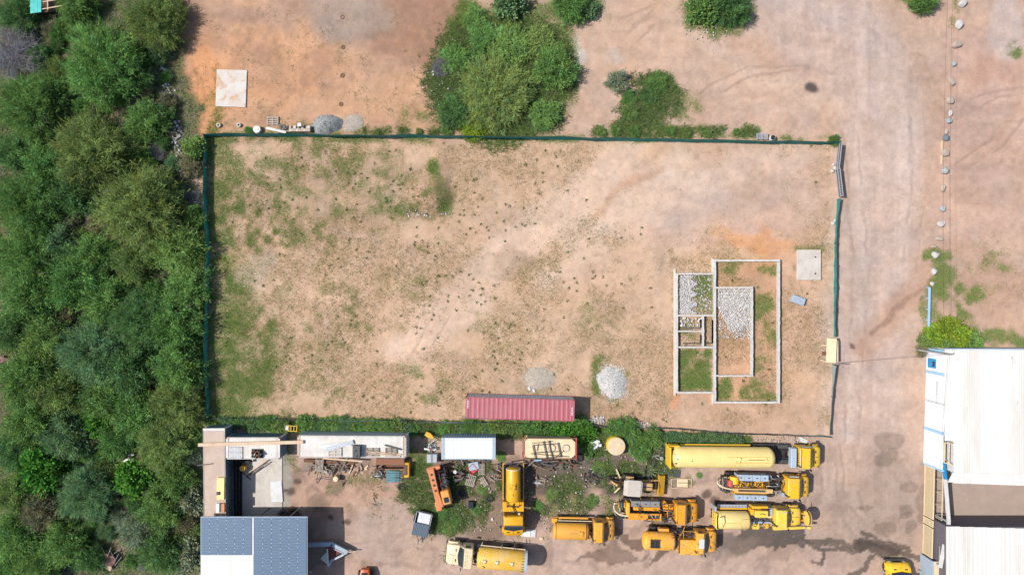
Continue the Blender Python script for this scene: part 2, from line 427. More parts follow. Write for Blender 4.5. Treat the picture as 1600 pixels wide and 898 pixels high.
lay(ragged(.42, .6, ell(985, 840, 64, 10, -10), (nC-.5)*.9 + (nB-.5)*.6), (118, 98, 86), .85); lay(ragged(.42, .6, ell(950, 868, 60, 8, -8), (nC-.5)*.9), (124, 102, 90), .7); lay(ragged(.42, .6, ell(1040, 868, 24, 8, -8), (nC-.5)*.9), (100, 84, 76), .8)
for st, w in (([(1240,850),(1270,842),(1300,846),(1325,855),(1372,850),(1420,868),(1440,872)], 4.5), ([(1262,846),(1290,858),(1350,862),(1372,848)], 3.5),
              ([(1288,860),(1292,872),(1283,884),(1270,880)], 2.2), ([(1340,846),(1380,846),(1420,856)], 5), ([(1366,872),(1356,892),(1330,898)], 3.5), ([(1360,838),(1350,830),(1380,842)], 2)):
    lay(ragged(.35, .65, stroke(st, w*1.1, .7, .35), (nC-.5)*.9 + (nE-.5)*.8), (104, 90, 82), .85)
lay(ragged(.45, .6, ell(1370, 858, 30, 15), (nC-.5)*.9), (92, 80, 74), .85)
for cx, cy, rx, ry in ((1385,715,18,12),(1420,765,12,8),(1412,796,12,6),(1412,805,10,5),(1352,792,11,4),(1380,824,14,8),(1425,822,10,8),(1440,790,8,24),(1390,690,20,14)):
    lay(ragged(.35, .65, ell(cx, cy, rx*1.15, ry*1.15, 0, .5, .4), (nC-.5)*.9), (126, 106, 93), .5)
for cx, cy, r in ((455,768,7),(466,752,7),(446,766,3),(520,805,5),(660,790,4),(545,812,6),(1267,136,9),(1333,540,5),(790,735,8),(1118,780,8),(1083,778,7),(1105,770,8)):
    lay(ell(cx, cy, r, r*.8, 0, .4, .3), (96, 78, 68), .85)
lay(ell(1265, 135, 8, 7, 0, .4, .3), (100, 92, 92), .8)
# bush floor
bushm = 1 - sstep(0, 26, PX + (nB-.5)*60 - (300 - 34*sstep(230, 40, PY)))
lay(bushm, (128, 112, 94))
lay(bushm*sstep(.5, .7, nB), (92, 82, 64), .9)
for cx, cy, rx, ry in ((150,185,70,12),(225,165,25,10),(245,235,16,12),(120,350,16,22),(150,375,30,10),(205,690,16,12),(300,300,9,60),(60,70,20,12),(170,865,20,26),(150,770,20,40)):
    lay(ell(cx, cy, rx, ry), (160, 132, 116), .85)
lay(ell(280, 250, 30, 14), (176, 150, 130), .7)
lay(ell(268, 110, 8, 70), (170, 140, 118), .6)
# tyre tracks: faint paired lines
trk = np.zeros(PX.shape)
for pts in ([(275,120),(300,160),(330,200)], [(283,60),(297,130),(300,205)], [(292,100),(312,150),(318,205)], [(1010,-10),(1060,20),(1000,40)], [(980,30),(1040,8)],
            [(1100,150),(1180,110),(1260,105),(1330,120)], [(600,640),(640,580),(690,490)], [(1060,-10),(985,60)], [(1330,210),(1345,420),(1330,690)], [(1420,100),(1440,260),(1420,420)],
            [(560,850),(680,835),(860,870),(1000,900)], [(600,880),(760,905)], [(1290,690),(1300,780),(1380,880)], [(1320,690),(1335,790),(1400,860)], [(470,230),(440,330),(380,420)], [(1320,30),(1440,90),(1470,170)],
            [(1500,260),(1560,220),(1610,150)], [(1490,180),(1550,150),(1610,140)]):
    for off in (-11, 11):
        q = [(x+off, y+off*.3) for x, y in pts]
        trk = np.maximum(trk, stroke(q, 2.0, .6, .2))
trk *= sstep(.35, .6, nB)
gcol *= (1 - .20*trk*(.6+.8*nC))[..., None]
# grain
lum = gcol.mean(-1, keepdims=True)
satk = np.clip(.83 + .09*rect(262, 735, -60, 215, 16) + .15*ell(1180,378,80,40), 0, 1)[..., None]
gcol = lum + (gcol-lum)*satk
roadm = stroke([(1180, -20), (1330, 70), (1385, 170), (1372, 330), (1350, 480), (1340, 720), (1360, 900)], 70, .3)
gcol *= (1 + roadm*.28*(fbm(PX*1.0, PY*.06, 9, 4, 161)-.5))[..., None]
for hub, rr0 in (((1560, 60), (70, 150)), ((760, 1080), (215, 290)), ((1180, 60), (60, 130)), ((560, 140), (60, 110))):
    rad_ = np.hypot(PX-hub[0], PY-hub[1]) + (WX-PX)*.25
    band = sstep(rr0[0], rr0[0]+14, rad_)*(1-sstep(rr0[1]-14, rr0[1], rad_))
    gcol *= (1 + band*.22*(fbm(rad_, np.arctan2(PY-hub[1], PX-hub[0])*14, 6, 3, 171)-.5))[..., None]
rip = fbm(PX*.35 + PY*.12, PY*1.4 - PX*.2, 26, 4, 131)
gcol *= (1 + .30*(nB-.5) + .30*(nC-.5) + .22*(nA-.5) + .20*(rip-.5))[..., None]
tone = fbm(PX, PY, 34, 5, 141)[..., None] - .5
gcol *= 1 + tone*np.array([.10, .0, -.14])
# ---- where plants grow (density 0..1)
patch = sstep(.46, .66, fbm(PX, PY, 46, 5, 61)); fine = sstep(.34, .64, fbm(PX, PY, 15, 4, 71))
lot = rect(326, 1296, 226, 664, 4, .1)
gr = np.zeros(PX.shape)
def grow(m, k=1.0):
    global gr
    gr = np.maximum(gr, np.clip(m*k, 0, 1))
left = ell(400, 420, 170, 260)*lot
grow(left*(.10+.90*patch)*fine, .6); grow(ell(352, 540, 48, 150)*(.45+.55*fine), .95); grow(ell(400, 520, 70, 120)*(.15+.85*patch)*(.3+.7*fine), .75); grow(ell(400, 370, 60, 50)*(.3+.7*fine)*patch, .9); grow(ell(350,640,40,22), .8)
grow(rect(326, 352, 440, 660, 8)*lot*(.35+.65*fine), .9)
grow(ell(372, 560, 60, 100)*patch, .9); grow(ell(385, 350, 70, 60)*patch*fine, 1); grow(ell(400, 600, 60, 60)*fine*patch, .6)
grow(ell(470, 262, 150, 46)*fine, .5); grow(ell(600, 300, 80, 44)*fine*patch, .4); grow(ell(338, 400, 16, 260)*(.4+.6*fine), .8); grow(ell(390,350,56,44)*fine, .8); grow(ell(620, 330, 60, 20)*fine, .5); grow(ell(345, 380, 20, 170)*fine, .7); grow(ell(350, 240, 40, 20), .6)
grow(ell(560, 300, 90, 50)*patch*fine, .6)
grow(stroke([(676,255),(690,285),(700,305),(700,325)], 10, .6), .9); grow(stroke([(690,285),(665,305)], 6, .6), .8)
grow(ell(640, 335, 50, 8)*fine, .7)
grow(ell(950, 590, 30, 36, 0, .12, .25)*fine, .9); grow(ell(953, 560, 18, 14)*fine, .9)
grow(ell(650, 600, 40, 26)*patch*fine, .8); grow(ell(780, 640, 60, 10)*fine, .4)
grow(ell(930, 510, 50, 36)*fine*patch, .3)
grow(lot*sstep(.56, .74, fbm(PX, PY, 30, 4, 81))*fine*(1-sstep(560, 900, PX)*.75), .35); grow(rect(324,334,226,655,2,.05)*(.4+.6*fine), .9)
grow(rect(330, 1300, 212, 222, 3, .1)*sstep(.5, .62, nB), .8); grow(rect(320, 560, 206, 224, 4, .2)*fine, .8)
# foundation interior / around
grow(rect(1060, 1112, 546, 610, 3, .05)*(.25+.75*sstep(.36,.56,fbm(PX,PY,14,4,201))), 1.0); grow(rect(1086, 1113, 430, 490, 4, .2)*(.4+.6*sstep(.3,.5,nB)), 1)
grow(rect(1119, 1216, 590, 624, 3, .1)*sstep(.40, .56, fbm(PX,PY,18,4,203)), .9); grow(rect(1176, 1216, 408, 600, 6, .2)*sstep(.5, .62, nB), .7)
grow(rect(1119, 1200, 410, 440, 4, .1)*sstep(.48,.6,nB), .7); grow(rect(1052, 1058, 420, 612, 2, .1)*fine, .6); grow(rect(1062, 1100, 498, 540, 4, .2)*fine, .6)
grow(rect(1240, 1288, 384, 392, 3, .1), .5); grow(rect(1240, 1247, 388, 440, 3, .1)*fine, .7)
# shrubby ground at the top
grow(ell(790, 120, 112, 100, 0, .15, .5), 1); grow(ell(745, 40, 40, 36, 0, .3), .9); grow(ell(840, 60, 60, 26), .75)
grow(ell(1020, 145, 34, 26, -50, .3), 1); grow(ell(985, 190, 40, 22), .8); grow(rect(925, 1180, 196, 216, 5, .3)*sstep(.35,.5,nB), .85)
grow(ell(1065, 160, 26, 24)*fine, .5); grow(ell(850, 12, 90, 20), .7); grow(ell(1120, 20, 54, 34), .9)
grow(ell(500, 202, 40, 8)*fine, .4); grow(rect(560, 690, 200, 212, 4)*fine, .7); grow(ell(660, 190, 26, 30)*fine, .5)
grow(ell(1440, 2, 36, 14), .9); grow(ell(1495, 20, 10, 26)*fine, .8)
# right: scrub by the boulders
grow(ell(1465, 405, 16, 14), .9); grow(ell(1470, 440, 20, 22), .85); grow(ell(1515, 470, 24, 34)*fine, .9); grow(ell(1490, 490, 40, 40)*fine, .6)
grow(ell(1570, 530, 60, 12), .8); grow(ell(1560, 400, 30, 16)*fine, .5); grow(ell(1545, 430, 40, 30)*patch*fine, .6); grow(rect(1440,1448,460,510,3), .6); grow(ell(1590,72,14,10), .8)
# yard weeds
HEDGE = stroke([(326,662),(640,668),(900,677),(1040,686),(1165,690)], 10, .3, .15)
grow(HEDGE, .9); grow(ell(690, 810, 50, 46)*sstep(.4,.55,nB)*(.4+.6*fine), .85); grow(ell(650, 760, 26, 40)*fine, .7); grow(ell(730, 750, 60, 50)*sstep(.5,.6,nB)*fine, .7)
grow(ell(880, 775, 50, 30)*sstep(.46,.62,nB)*fine, .55); grow(ell(930, 790, 60, 22)*fine*patch, .6); grow(ell(650,700,24,36)*fine, .8); grow(ell(990, 715, 60, 40)*sstep(.42,.56,nB), .8)
grow(ell(560, 750, 40, 12)*fine, .4); grow(ell(600, 780, 30, 30)*fine*patch, .5); grow(ell(1090, 740, 6, 8), .5); grow(ell(450, 690, 12, 30)*fine, .7); grow(ell(925,790,70,22)*fine,.5)
grow(rect(440,470,712,735,4)*fine, .4); grow(ell(900,830,40,10)*fine,.3)
grow(bushm*(.55+.45*sstep(.35,.55,nB)), .85)
clr = np.ones(PX.shape)
for m in (rect(1119,1176,448,522,3,.1)*1.0, ell(957,597,22,23,0,.1,.1), ell(843,590,24,18,0,.2,.2), rect(318,440,662,900,2,0), ell(510,194,22,16,0,.1,.1)):
    clr *= 1-m
gr *= clr
dry = lot*sstep(.35, .6, fbm(PX, PY, 60, 4, 91))*(1-ell(1120,300,190,80))*(1-.9*stroke([(985,215),(930,300),(850,350),(790,400),(720,470),(640,540)], 26, .6))
dry = np.maximum(dry, .35*rect(280, 720, 10, 205, 20)*sstep(.5,.65,nB)); dry = np.maximum(dry, .5*ell(600,770,60,40)*fine); dry = np.maximum(dry, .6*ell(880,790,90,30)*fine); dry = np.maximum(dry,.3*ell(1545,430,70,60)*fine)
lay(gr, (104, 116, 56), .62)
lay(ell(880,780,60,26)*fine, (176,152,124), .6)
lay(dry*fine, (178, 146, 108), .35)
gz = (nA-.5)*.10 + (nB-.5)*.05 + (nC-.5)*.03 - .03*trk + gr*.03
gz += .8*ell(668, 302, 26, 24, 0, .6, .3) + .3*ell(690, 290, 14, 40, 0, .6, .3) + .25*ell(585, 775, 50, 34, 0, .7, .4)
gz[(np.abs(GX) > 66) | (np.abs(GY) > 40)] *= .5
def flat(x0, x1, y0, y1):
    global gz
    m = rect(x0, x1, y0, y1, 6, 0); gz = gz*(1-m) - .03*m
flat(318,445,660,910); flat(1440,1700,540,960); flat(460,645,672,722); flat(688,780,676,722); flat(812,905,680,722); flat(722,905,608,662); flat(1050,1225,400,632)
gcol *= np.array([1.03, 1.01, .985])
ny, nx = GX.shape
gme = bpy.data.meshes.new('ground')
co = np.stack([GX, GY, gz], -1).reshape(-1, 3).astype(np.float32)
gme.vertices.add(len(co)); gme.vertices.foreach_set('co', co.ravel())
ii = (np.arange(ny-1)[:, None]*nx + np.arange(nx-1)[None, :]).ravel()
q = np.stack([ii, ii+1, ii+nx+1, ii+nx], -1).astype(np.int32)
gme.loops.add(q.size); gme.loops.foreach_set('vertex_index', q.ravel())
gme.polygons.add(len(q)); gme.polygons.foreach_set('loop_start', np.arange(0, q.size, 4, dtype=np.int32))
gme.update(calc_edges=True); gme.shade_smooth()
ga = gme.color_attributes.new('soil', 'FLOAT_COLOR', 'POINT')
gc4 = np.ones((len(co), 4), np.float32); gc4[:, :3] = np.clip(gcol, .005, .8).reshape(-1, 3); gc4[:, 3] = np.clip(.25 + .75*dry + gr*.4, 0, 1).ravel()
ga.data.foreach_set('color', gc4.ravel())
def ground_mat():
    m, nt, b, _ = _nodes('soil')
    at = nt.nodes.new('ShaderNodeAttribute'); at.attribute_name = 'soil'
    oc = objcoord(nt)
    f1 = noise(nt, 1.7, 6, .72, oc, .3); f2 = noise(nt, 9.0, 4, .7, oc)
    c = mixc(nt, ramp(nt, f1, .50, .80, 0, .55), at.outputs['Color'], (.66,.60,.55), 'MULTIPLY')
    c = mixc(nt, ramp(nt, f1, .20, .48, .6, 0), c, (1.22,1.22,1.22), 'MULTIPLY')
    f3 = noise(nt, 4.2, 5, .8, oc, .2)
    s3 = nt.nodes.new('ShaderNodeMath'); s3.operation = 'MULTIPLY'; nt.links.new(ramp(nt, f3, .55, .65, 0, .75), s3.inputs[0]); nt.links.new(at.outputs['Alpha'], s3.inputs[1])
    c = mixc(nt, s3.outputs[0], c, (.64,.60,.55), 'MULTIPLY')
    c = mixc(nt, ramp(nt, f3, .34, .44, .6, 0), c, (1.22,1.22,1.23), 'MULTIPLY')
    sp = nt.nodes.new('ShaderNodeMath'); sp.operation = 'MULTIPLY'
    nt.links.new(ramp(nt, f2, .55, .63, 0, .7), sp.inputs[0]); nt.links.new(at.outputs['Alpha'], sp.inputs[1])
    c = mixc(nt, sp.outputs[0], c, (.13,.10,.06))
    nt.links.new(c, b.inputs['Base Color']); b.inputs['Roughness'].default_value = .95; b.inputs['Specular IOR Level'].default_value = .15
    bump(nt, b, f2, .5, .05)
    return m
gme.materials.append(ground_mat())
tag(link('ground', gme), kind='structure')
# ------------------------------------------------------------------ grass and weeds
rng = np.random.default_rng(5)
def ground_z(x, y):
    ix = np.clip(np.searchsorted(gx, x), 0, nx-1); iy = np.clip(np.searchsorted(gy, y), 0, ny-1)
    return gz[iy, ix]
def scatter(mask, n):
    "n plant spots, as dense as the mask says"
    inside = (np.abs(GX) < 61) & (np.abs(GY) < 35.5)
    w_ = (mask*inside).ravel(); w_ = w_/w_.sum()
    k = rng.choice(len(w_), n, p=w_)
    return GX.ravel()[k] + rng.uniform(-.1, .1, n), GY.ravel()[k] + rng.uniform(-.1, .1, n), mask.ravel()[k]
def blades(name, x, y, per, spread, ln, wd, cols, up=.55, label='', cat='grass', z0=None):
    n = len(x)*per
    bx = np.repeat(x, per) + rng.normal(0, spread, n); by = np.repeat(y, per) + rng.normal(0, spread, n)
    bz = ground_z(bx, by) if z0 is None else np.full(n, z0)
    a = rng.uniform(0, 2*np.pi, n); L = rng.uniform(ln[0], ln[1], n); e = np.clip(rng.normal(up, .25, n), .08, 1.2)
    d = np.stack([np.cos(a)*np.cos(e), np.sin(a)*np.cos(e), np.sin(e)], -1)*L[:, None]
    w = rng.uniform(wd[0], wd[1], n)[:, None]*np.stack([-np.sin(a), np.cos(a), np.zeros(n)], -1)
    p = np.stack([bx, by, bz], -1)
    v = np.stack([p-w, p+w, p+d], 1).reshape(-1, 3)
    cols = np.array(cols); c = cols[np.repeat(rng.integers(0, len(cols), len(x)), per)]*rng.uniform(.7, 1.3, n)[:, None]
    me = np_mesh(name, v, n, 3, M['blade'], np.repeat(c, 3, 0))
    return tag(link(name, me), label, cat, kind='stuff')
GREENS = [(.12,.23,.040),(.15,.24,.055),(.10,.21,.045),(.19,.24,.065),(.14,.20,.06)]
x, y, k = scatter((gr*(1-bushm))**1.25, 105000)
blades('grass', x, y, 5, .17, (.05, .20), (.010, .024), GREENS, label='green weeds and grass growing in patches over the sandy ground')
x, y, k = scatter(gr*bushm, 9000)
blades('undergrowth', x, y, 9, .2, (.2, .6), (.02, .05), [(.10,.20,.055),(.14,.20,.08),(.20,.20,.12),(.11,.18,.08),(.26,.23,.18)], label='low undergrowth between the thorn trees at the left', cat='undergrowth')
x, y, k = scatter(dry, 22000)
blades('dry_grass', x, y, 5, .12, (.08, .25), (.01, .022), [(.34,.26,.15),(.26,.20,.11),(.20,.17,.08),(.16,.16,.06)], .35, label='short dry grass thinly covering the fenced sandy lot')
# dark round tufts dotted over the lot
tm = lot*(.15+.85*ell(640, 430, 260, 220))*sstep(.42,.55,fbm(PX,PY,50,3,101))*(1-ell(1120,300,190,90))
x, y, k = scatter(tm, 330)
blades('grass_tufts', x, y, 26, .09, (.06, .2), (.015, .035), [(.05,.10,.025),(.065,.11,.03),(.08,.12,.03)], .6, label='dark green tufts dotted over the fenced sandy lot')

yw = np.clip(np.maximum.reduce([ell(690,815,48,44)*sstep(.35,.5,nB), ell(735,755,70,55)*sstep(.48,.6,nB), .6*ell(880,775,55,32)*sstep(.5,.62,nB), .5*ell(925,785,70,26)*fine*patch, ell(985,715,70,45)*sstep(.44,.58,nB), HEDGE, ell(785,120,112,98,0,.2,.6), rect(925,1180,198,214,4,.3)*sstep(.4,.5,nB), ell(1018,150,34,40,-50,.3), ell(985,185,34,24), rect(560,700,203,212,3,.2)*fine, ell(650,765,26,44)*fine]), 0, 1)*clr
x, y, k = scatter(yw, 13000)
blades('tall_weeds', x, y, 8, .16, (.2, .6), (.015, .04), [(.12,.19,.05),(.15,.20,.06),(.09,.15,.05),(.19,.20,.09),(.11,.16,.07)], .7, label='ragged tall weeds along the hedge and between the parked machines', cat='weeds')
# ------------------------------------------------------------------ trees and shrubs
def crown_mesh(name, seed, tips=170, per=34, rad=1.0, hz=.62, ln=(.10,.20), wd=.013, lobes=.22, flat=0.0, broad=False, spread=.11, tint=(.75,1.25)):
    "unit crown: sprays of small leaves on many branch tips, uneven outline, gaps between sprays"
    g = np.random.default_rng(seed)
    az = g.uniform(0, 2*np.pi, tips); u = g.uniform(-.12, 1, tips); u = np.clip(u, -.12, 1)
    el = np.arcsin(np.clip(u, -1, 1))
    lob = 1 + lobes*(np.sin(az*3+g.uniform(0,6))*.5 + np.sin(az*5+g.uniform(0,6))*.3 + g.normal(0, .45, tips))
    rr = rad*lob*g.uniform(.55, 1.0, tips)**.6
    c = np.stack([np.cos(az)*np.cos(el)*rr, np.sin(az)*np.cos(el)*rr, hz*(.35 + np.sin(el)*rr*(1-flat))], -1)
    out = c - np.array([0, 0, hz*.1]); out /= np.linalg.norm(out, axis=1)[:, None]
    t = np.repeat(np.arange(tips), per); n = len(t)
    back = g.uniform(0, .38, n)[:, None]
    p = c[t] - out[t]*back*rad + g.normal(0, spread, (n, 3))*np.array([1, 1, .7])*rad
    d = out[t]*.8 + g.normal(0, .55, (n, 3)); d /= np.linalg.norm(d, axis=1)[:, None]
    L = g.uniform(ln[0], ln[1], n)[:, None]
    up = np.array([0, 0, 1.0]) + g.normal(0, .55, (n, 3))
    sd = np.cross(d, up); sd /= np.linalg.norm(sd, axis=1)[:, None] + 1e-6
    w = g.uniform(.6, 1.4, n)[:, None]*wd
    cl = g.uniform(tint[0], tint[1], tips)[t]*g.uniform(.8, 1.2, n)
    hue = g.normal(0, .08, tips)[t]
    col = np.stack([cl*(1+hue), cl, cl*(1-hue)], -1)
    if broad:
        v = np.stack([p, p+d*L*.5+sd*w, p+d*L, p+d*L*.5-sd*w], 1).reshape(-1, 3); k = 4
    else:
        v = np.stack([p-sd*w, p+sd*w, p+d*L], 1).reshape(-1, 3); k = 3
    return np_mesh(name, v, n, k, M['leaf'], np.repeat(col, k, 0))
def trunk_mesh(name, seed, dead=False):
    g = random.Random(seed); b = MB()
    b.cyl((0,0,-.1), (.03,.02,.3), .055, 8, .04)
    for i in range(6 if not dead else 14):
        a = i*2*math.pi/(6 if not dead else 14) + g.uniform(-.4,.4); r = g.uniform(.4,.7); z = g.uniform(.35,.6)
        m = (math.cos(a)*r*.45, math.sin(a)*r*.45, .2+z*.35)
        b.cyl((.03,.02,.22), m, .03, 6, .02); e = (math.cos(a)*r, math.sin(a)*r, z); b.cyl(m, e, .02, 5, .008)
        for k in range(2 if not dead else 7):
            a2 = a+g.uniform(-.9,.9); q = g.uniform(.2,.45); e2 = (e[0]+math.cos(a2)*q, e[1]+math.sin(a2)*q, e[2]+g.uniform(-.05,.25))
            b.cyl(e, e2, .009, 4, .003)
            if dead:
                for kk in range(3):
                    a3 = a2+g.uniform(-1,1); b.cyl(e2, (e2[0]+math.cos(a3)*.2, e2[1]+math.sin(a3)*.2, e2[2]+g.uniform(-.1,.15)), .006, 3, .002)
    return b.mesh(name, M['deadwood'] if dead else M['bark'])
CROWN_BIG = [crown_mesh('crown', 100+i, 520, 44, 1.0, .62, (.06,.15), .0070, .16, spread=.045, tint=(.6,1.4)) for i in range(4)]
CROWN_MID = [crown_mesh('crown', 200+i, 230, 44, 1.0, .7, (.08,.16), .013, .22, spread=.075, tint=(.6,1.4)) for i in range(5)]
CROWN_SML = [crown_mesh('crown', 300+i, 110, 40, 1.0, .8, (.13,.26), .024, .26, spread=.12, tint=(.65,1.35)) for i in range(4)]
CROWN_LEAF = [crown_mesh('crown', 400+i, 150, 30, 1.0, .8, (.12,.22), .055, .22, broad=True, spread=.12, tint=(.6,1.4)) for i in range(4)]
TRUNK = [trunk_mesh('trunk', 50+i) for i in range(3)]
DEADM = [trunk_mesh('branches', 70+i, True) for i in range(2)]
TWIG = [crown_mesh('twigs', 500+i, 150, 26, 1.0, .6, (.14,.34), .006, .22, spread=.10, tint=(.6,1.3)) for i in range(2)]
HUE = {'mid': (.168,.305,.088), 'olive': (.215,.305,.096), 'dark': (.132,.246,.084), 'bright': (.115,.285,.048), 'blue': (.165,.278,.125), 'grey': (.260,.310,.195), 'lime': (.26,.36,.045), 'pale': (.205,.335,.098), 'brown': (.26,.25,.145)}
trng = random.Random(99)
ONES = 'first second third fourth fifth sixth seventh eighth ninth tenth eleventh twelfth thirteenth fourteenth fifteenth sixteenth seventeenth eighteenth nineteenth twentieth'.split()
def nth(i):
    if i < 20: return ONES[i]
    t, o = divmod(i+1, 10); w_ = {2:'twent',3:'thirt',4:'fort',5:'fift',6:'sixt'}[t]
    return w_ + 'ieth' if o == 0 else w_ + 'y-' + ONES[o-1]
HW = {'mid':'green','olive':'olive','dark':'dark','bright':'vivid green','blue':'bluish','grey':'greyish','lime':'yellow green','pale':'light green','brown':'brownish'}
USED = set()
def near_label(px, py, hue, what, fallback):
    for d2, t in sorted(((px-t[0])**2 + (py-t[1])**2, t) for t in T_):
        dx, dy = px-t[0], py-t[1]
        where = ('right of' if dx > 0 else 'left of') if abs(dx) > abs(dy) else ('below' if dy > 0 else 'above')
        if d2 > 220**2: break
        l = '%s %s %s the %s' % (HW[hue], what, where, t[5])
        if len(l.split()) <= 16 and l not in USED:
            USED.add(l); return l
    return fallback
def tree(px, py, r, hue, label, group=None, kind='mid', name='thorn_tree', cat='tree', hk=1.0):
    rm = r/PPM*.97; hz = {'big': 1.15, 'mid': 1.15, 'sml': 1.15, 'leaf': 1.1}[kind]*hk
    top = min(4.5, rm*.9*hz)
    x, y, _ = W(px, py, top*.55)
    root = thing(name, label, cat, (x, y, 0), trng.uniform(0, 6.28), group)
    s = rm/1.0
    link('trunk', trng.choice(TRUNK), root, scale=(s, s, s*hz*.9))
    c = link('crown', trng.choice({'big': CROWN_BIG, 'mid': CROWN_MID, 'sml': CROWN_SML, 'leaf': CROWN_LEAF}[kind]), root, scale=(s, s, s*hz))
    h = HUE[hue]; k = trng.uniform(.88, 1.12); c.color = (h[0]*k*trng.uniform(.92,1.08), h[1]*k, h[2]*k, 1)
    return root
def dead(px, py, r, label, group=None):
    rm = r/PPM; x, y, _ = W(px, py, rm*.3)
    root = thing('leafless_shrub', label, 'shrub', (x, y, 0), trng.uniform(0, 6.28), group)
    link('branches', DEADM[trng.randrange(2)], root, scale=(rm*.9,)*3)
    tw = link('twigs', trng.choice(TWIG), root, scale=(rm, rm, rm*.8)); k = trng.uniform(.85, 1.1); tw.color = (.25*k, .245*k, .27*k, 1)
    return root
T_ = [
 (28,22,34,'dark','mid','dark green tree at the top left corner of the photo'),
 (118,8,34,'mid','mid','green tree right beside the teal roofed shack at the top'),
 (238,28,50,'olive','big','olive thorn tree at the top edge, shading the orange clearing'),
 (160,100,68,'mid','big','largest round green thorn tree near the top, left of the orange clearing'),
 (42,165,58,'mid','big','broad green tree below the grey leafless shrub, top left'),
 (226,188,35,'pale','mid','small round bright green tree just left of the fence corner'),
 (140,238,66,'olive','big','wide olive thorn tree below the largest round one'),
 (216,325,70,'olive','big','big yellowish olive thorn tree close to the left fence'),
 (22,238,34,'dark','mid','dark tree at the left edge, level with the fence corner'),
 (70,262,42,'mid','mid','green tree left of the wide olive thorn tree'),
 (38,320,58,'mid','big','broad tree at the left edge, level with the big yellowish olive one'),
 (112,300,42,'dark','mid','dark tree between the left edge and the big yellowish olive one'),
 (36,402,58,'mid','big','broad tree at the left edge, just above mid height'),
 (90,385,36,'blue','mid','bluish green tree left of the small grey shrub'),
 (136,400,36,'pale','mid','light green tree touching the small grey shrub'),
 (208,412,36,'olive','mid','olive tree below the big yellowish olive thorn tree'),
 (278,392,44,'pale','mid','light green tree leaning on the left fence, upper half'),
 (292,448,36,'pale','mid','light green tree leaning on the left fence near mid height'),
 (110,440,46,'mid','mid','green tree in the middle of the bush at mid height'),
 (40,468,46,'mid','mid','green tree at the left edge at mid height'),
 (162,468,42,'mid','mid','green tree in mid bush, right of centre at mid height'),
 (214,500,52,'dark','big','dark green tree near the fence just below mid height'),
 (270,505,46,'mid','mid','green tree touching the left fence just below mid height'),
 (16,520,38,'dark','mid','dark tree at the left edge below mid height'),
 (70,530,42,'pale','mid','light green tree just right of the dark edge tree below mid height'),
 (138,552,56,'blue','big','large bluish green tree in the middle of the bush'),
 (196,580,46,'dark','mid','dark tree right of the large bluish green one'),
 (276,572,44,'mid','mid','green tree touching the left fence, two thirds down'),
 (36,592,48,'mid','mid','green tree at the left edge, two thirds down'),
 (90,612,44,'olive','mid','olive tree two thirds down, left of the bush centre'),
 (160,625,40,'mid','mid','green tree right above the small vivid green one'),
 (212,645,42,'mid','mid','green tree right of the small vivid green one'),
 (274,632,48,'olive','big','olive tree near the lower corner of the left fence'),
 (150,658,24,'bright','leaf','small vivid green leafy tree amid duller thorn trees'),
 (45,655,46,'mid','mid','green tree left of the vivid green ones, lower bush'),
 (100,680,42,'blue','mid','bluish tree directly above the wider vivid green tree'),
 (18,705,34,'dark','mid','dark tree at the left edge, upper part of the lower bush'),
 (68,735,36,'bright','leaf','wider vivid green leafy tree in the lower left bush'),
 (252,695,48,'olive','big','olive tree left of the tan roofed long container'),
 (180,690,32,'mid','mid','green tree above the blue drum in the bush'),
 (130,772,48,'blue','big','feathery blue green tree left of the blue drum'),
 (207,745,28,'bright','leaf','vivid green leafy shrub tree just right of the blue drum'),
 (22,772,36,'olive','mid','olive tree at the left edge, level with the blue drum'),
 (276,752,32,'mid','mid','green tree by the long container, level with the yellow box'),
 (250,795,38,'mid','mid','green tree left of the panelled roof corner'),
 (62,800,36,'brown','mid','brownish tree below the wider vivid green one'),
 (24,838,40,'mid','mid','green tree at the left edge above the bottom corner'),
 (98,852,40,'pale','mid','light green tree left of the collapsed shack'),
 (60,880,36,'pale','mid','light green tree at the bottom edge left of the collapsed shack'),
 (14,892,30,'mid','mid','green tree in the bottom left corner'),
 (142,872,26,'dark','mid','dark tree touching the collapsed shack'),
 (214,832,32,'grey','mid','greyish tree above the collapsed shack'),
 (250,862,40,'dark','mid','dark tree between the collapsed shack and the white roof'),
 (297,782,22,'grey','leaf','grey green leafy shrub against the panelled roof corner'),
 (300,865,26,'grey','leaf','grey green leafy shrub beside the white roof section'),
 (305,232,18,'pale','leaf','bright leafy shrub outside the upper left fence corner'),
]
for px, py, r, h, k, lb in T_: tree(px, py, r, h, lb, 'trees of the dense bush', k)
dead(24, 84, 42, 'large grey leafless shrub near the top left corner')
dead(170, 398, 13, 'small grey leafless shrub among the trees at mid height')
for px, py, r in ((300,310,14),(245,238,15),(60,520,10),(125,668,12),(20,790,16),(95,892,16),(190,700,13),(225,880,12),(262,120,10),(240,60,12),(205,150,14)):
    dead(px, py, r, near_label(px, py, 'grey', 'leafless shrub', 'grey leafless shrub in a gap of the dense bush'), 'leafless shrubs in gaps of the bush')
placed = [(t[0], t[1], t[2]) for t in T_]
cnt = 0
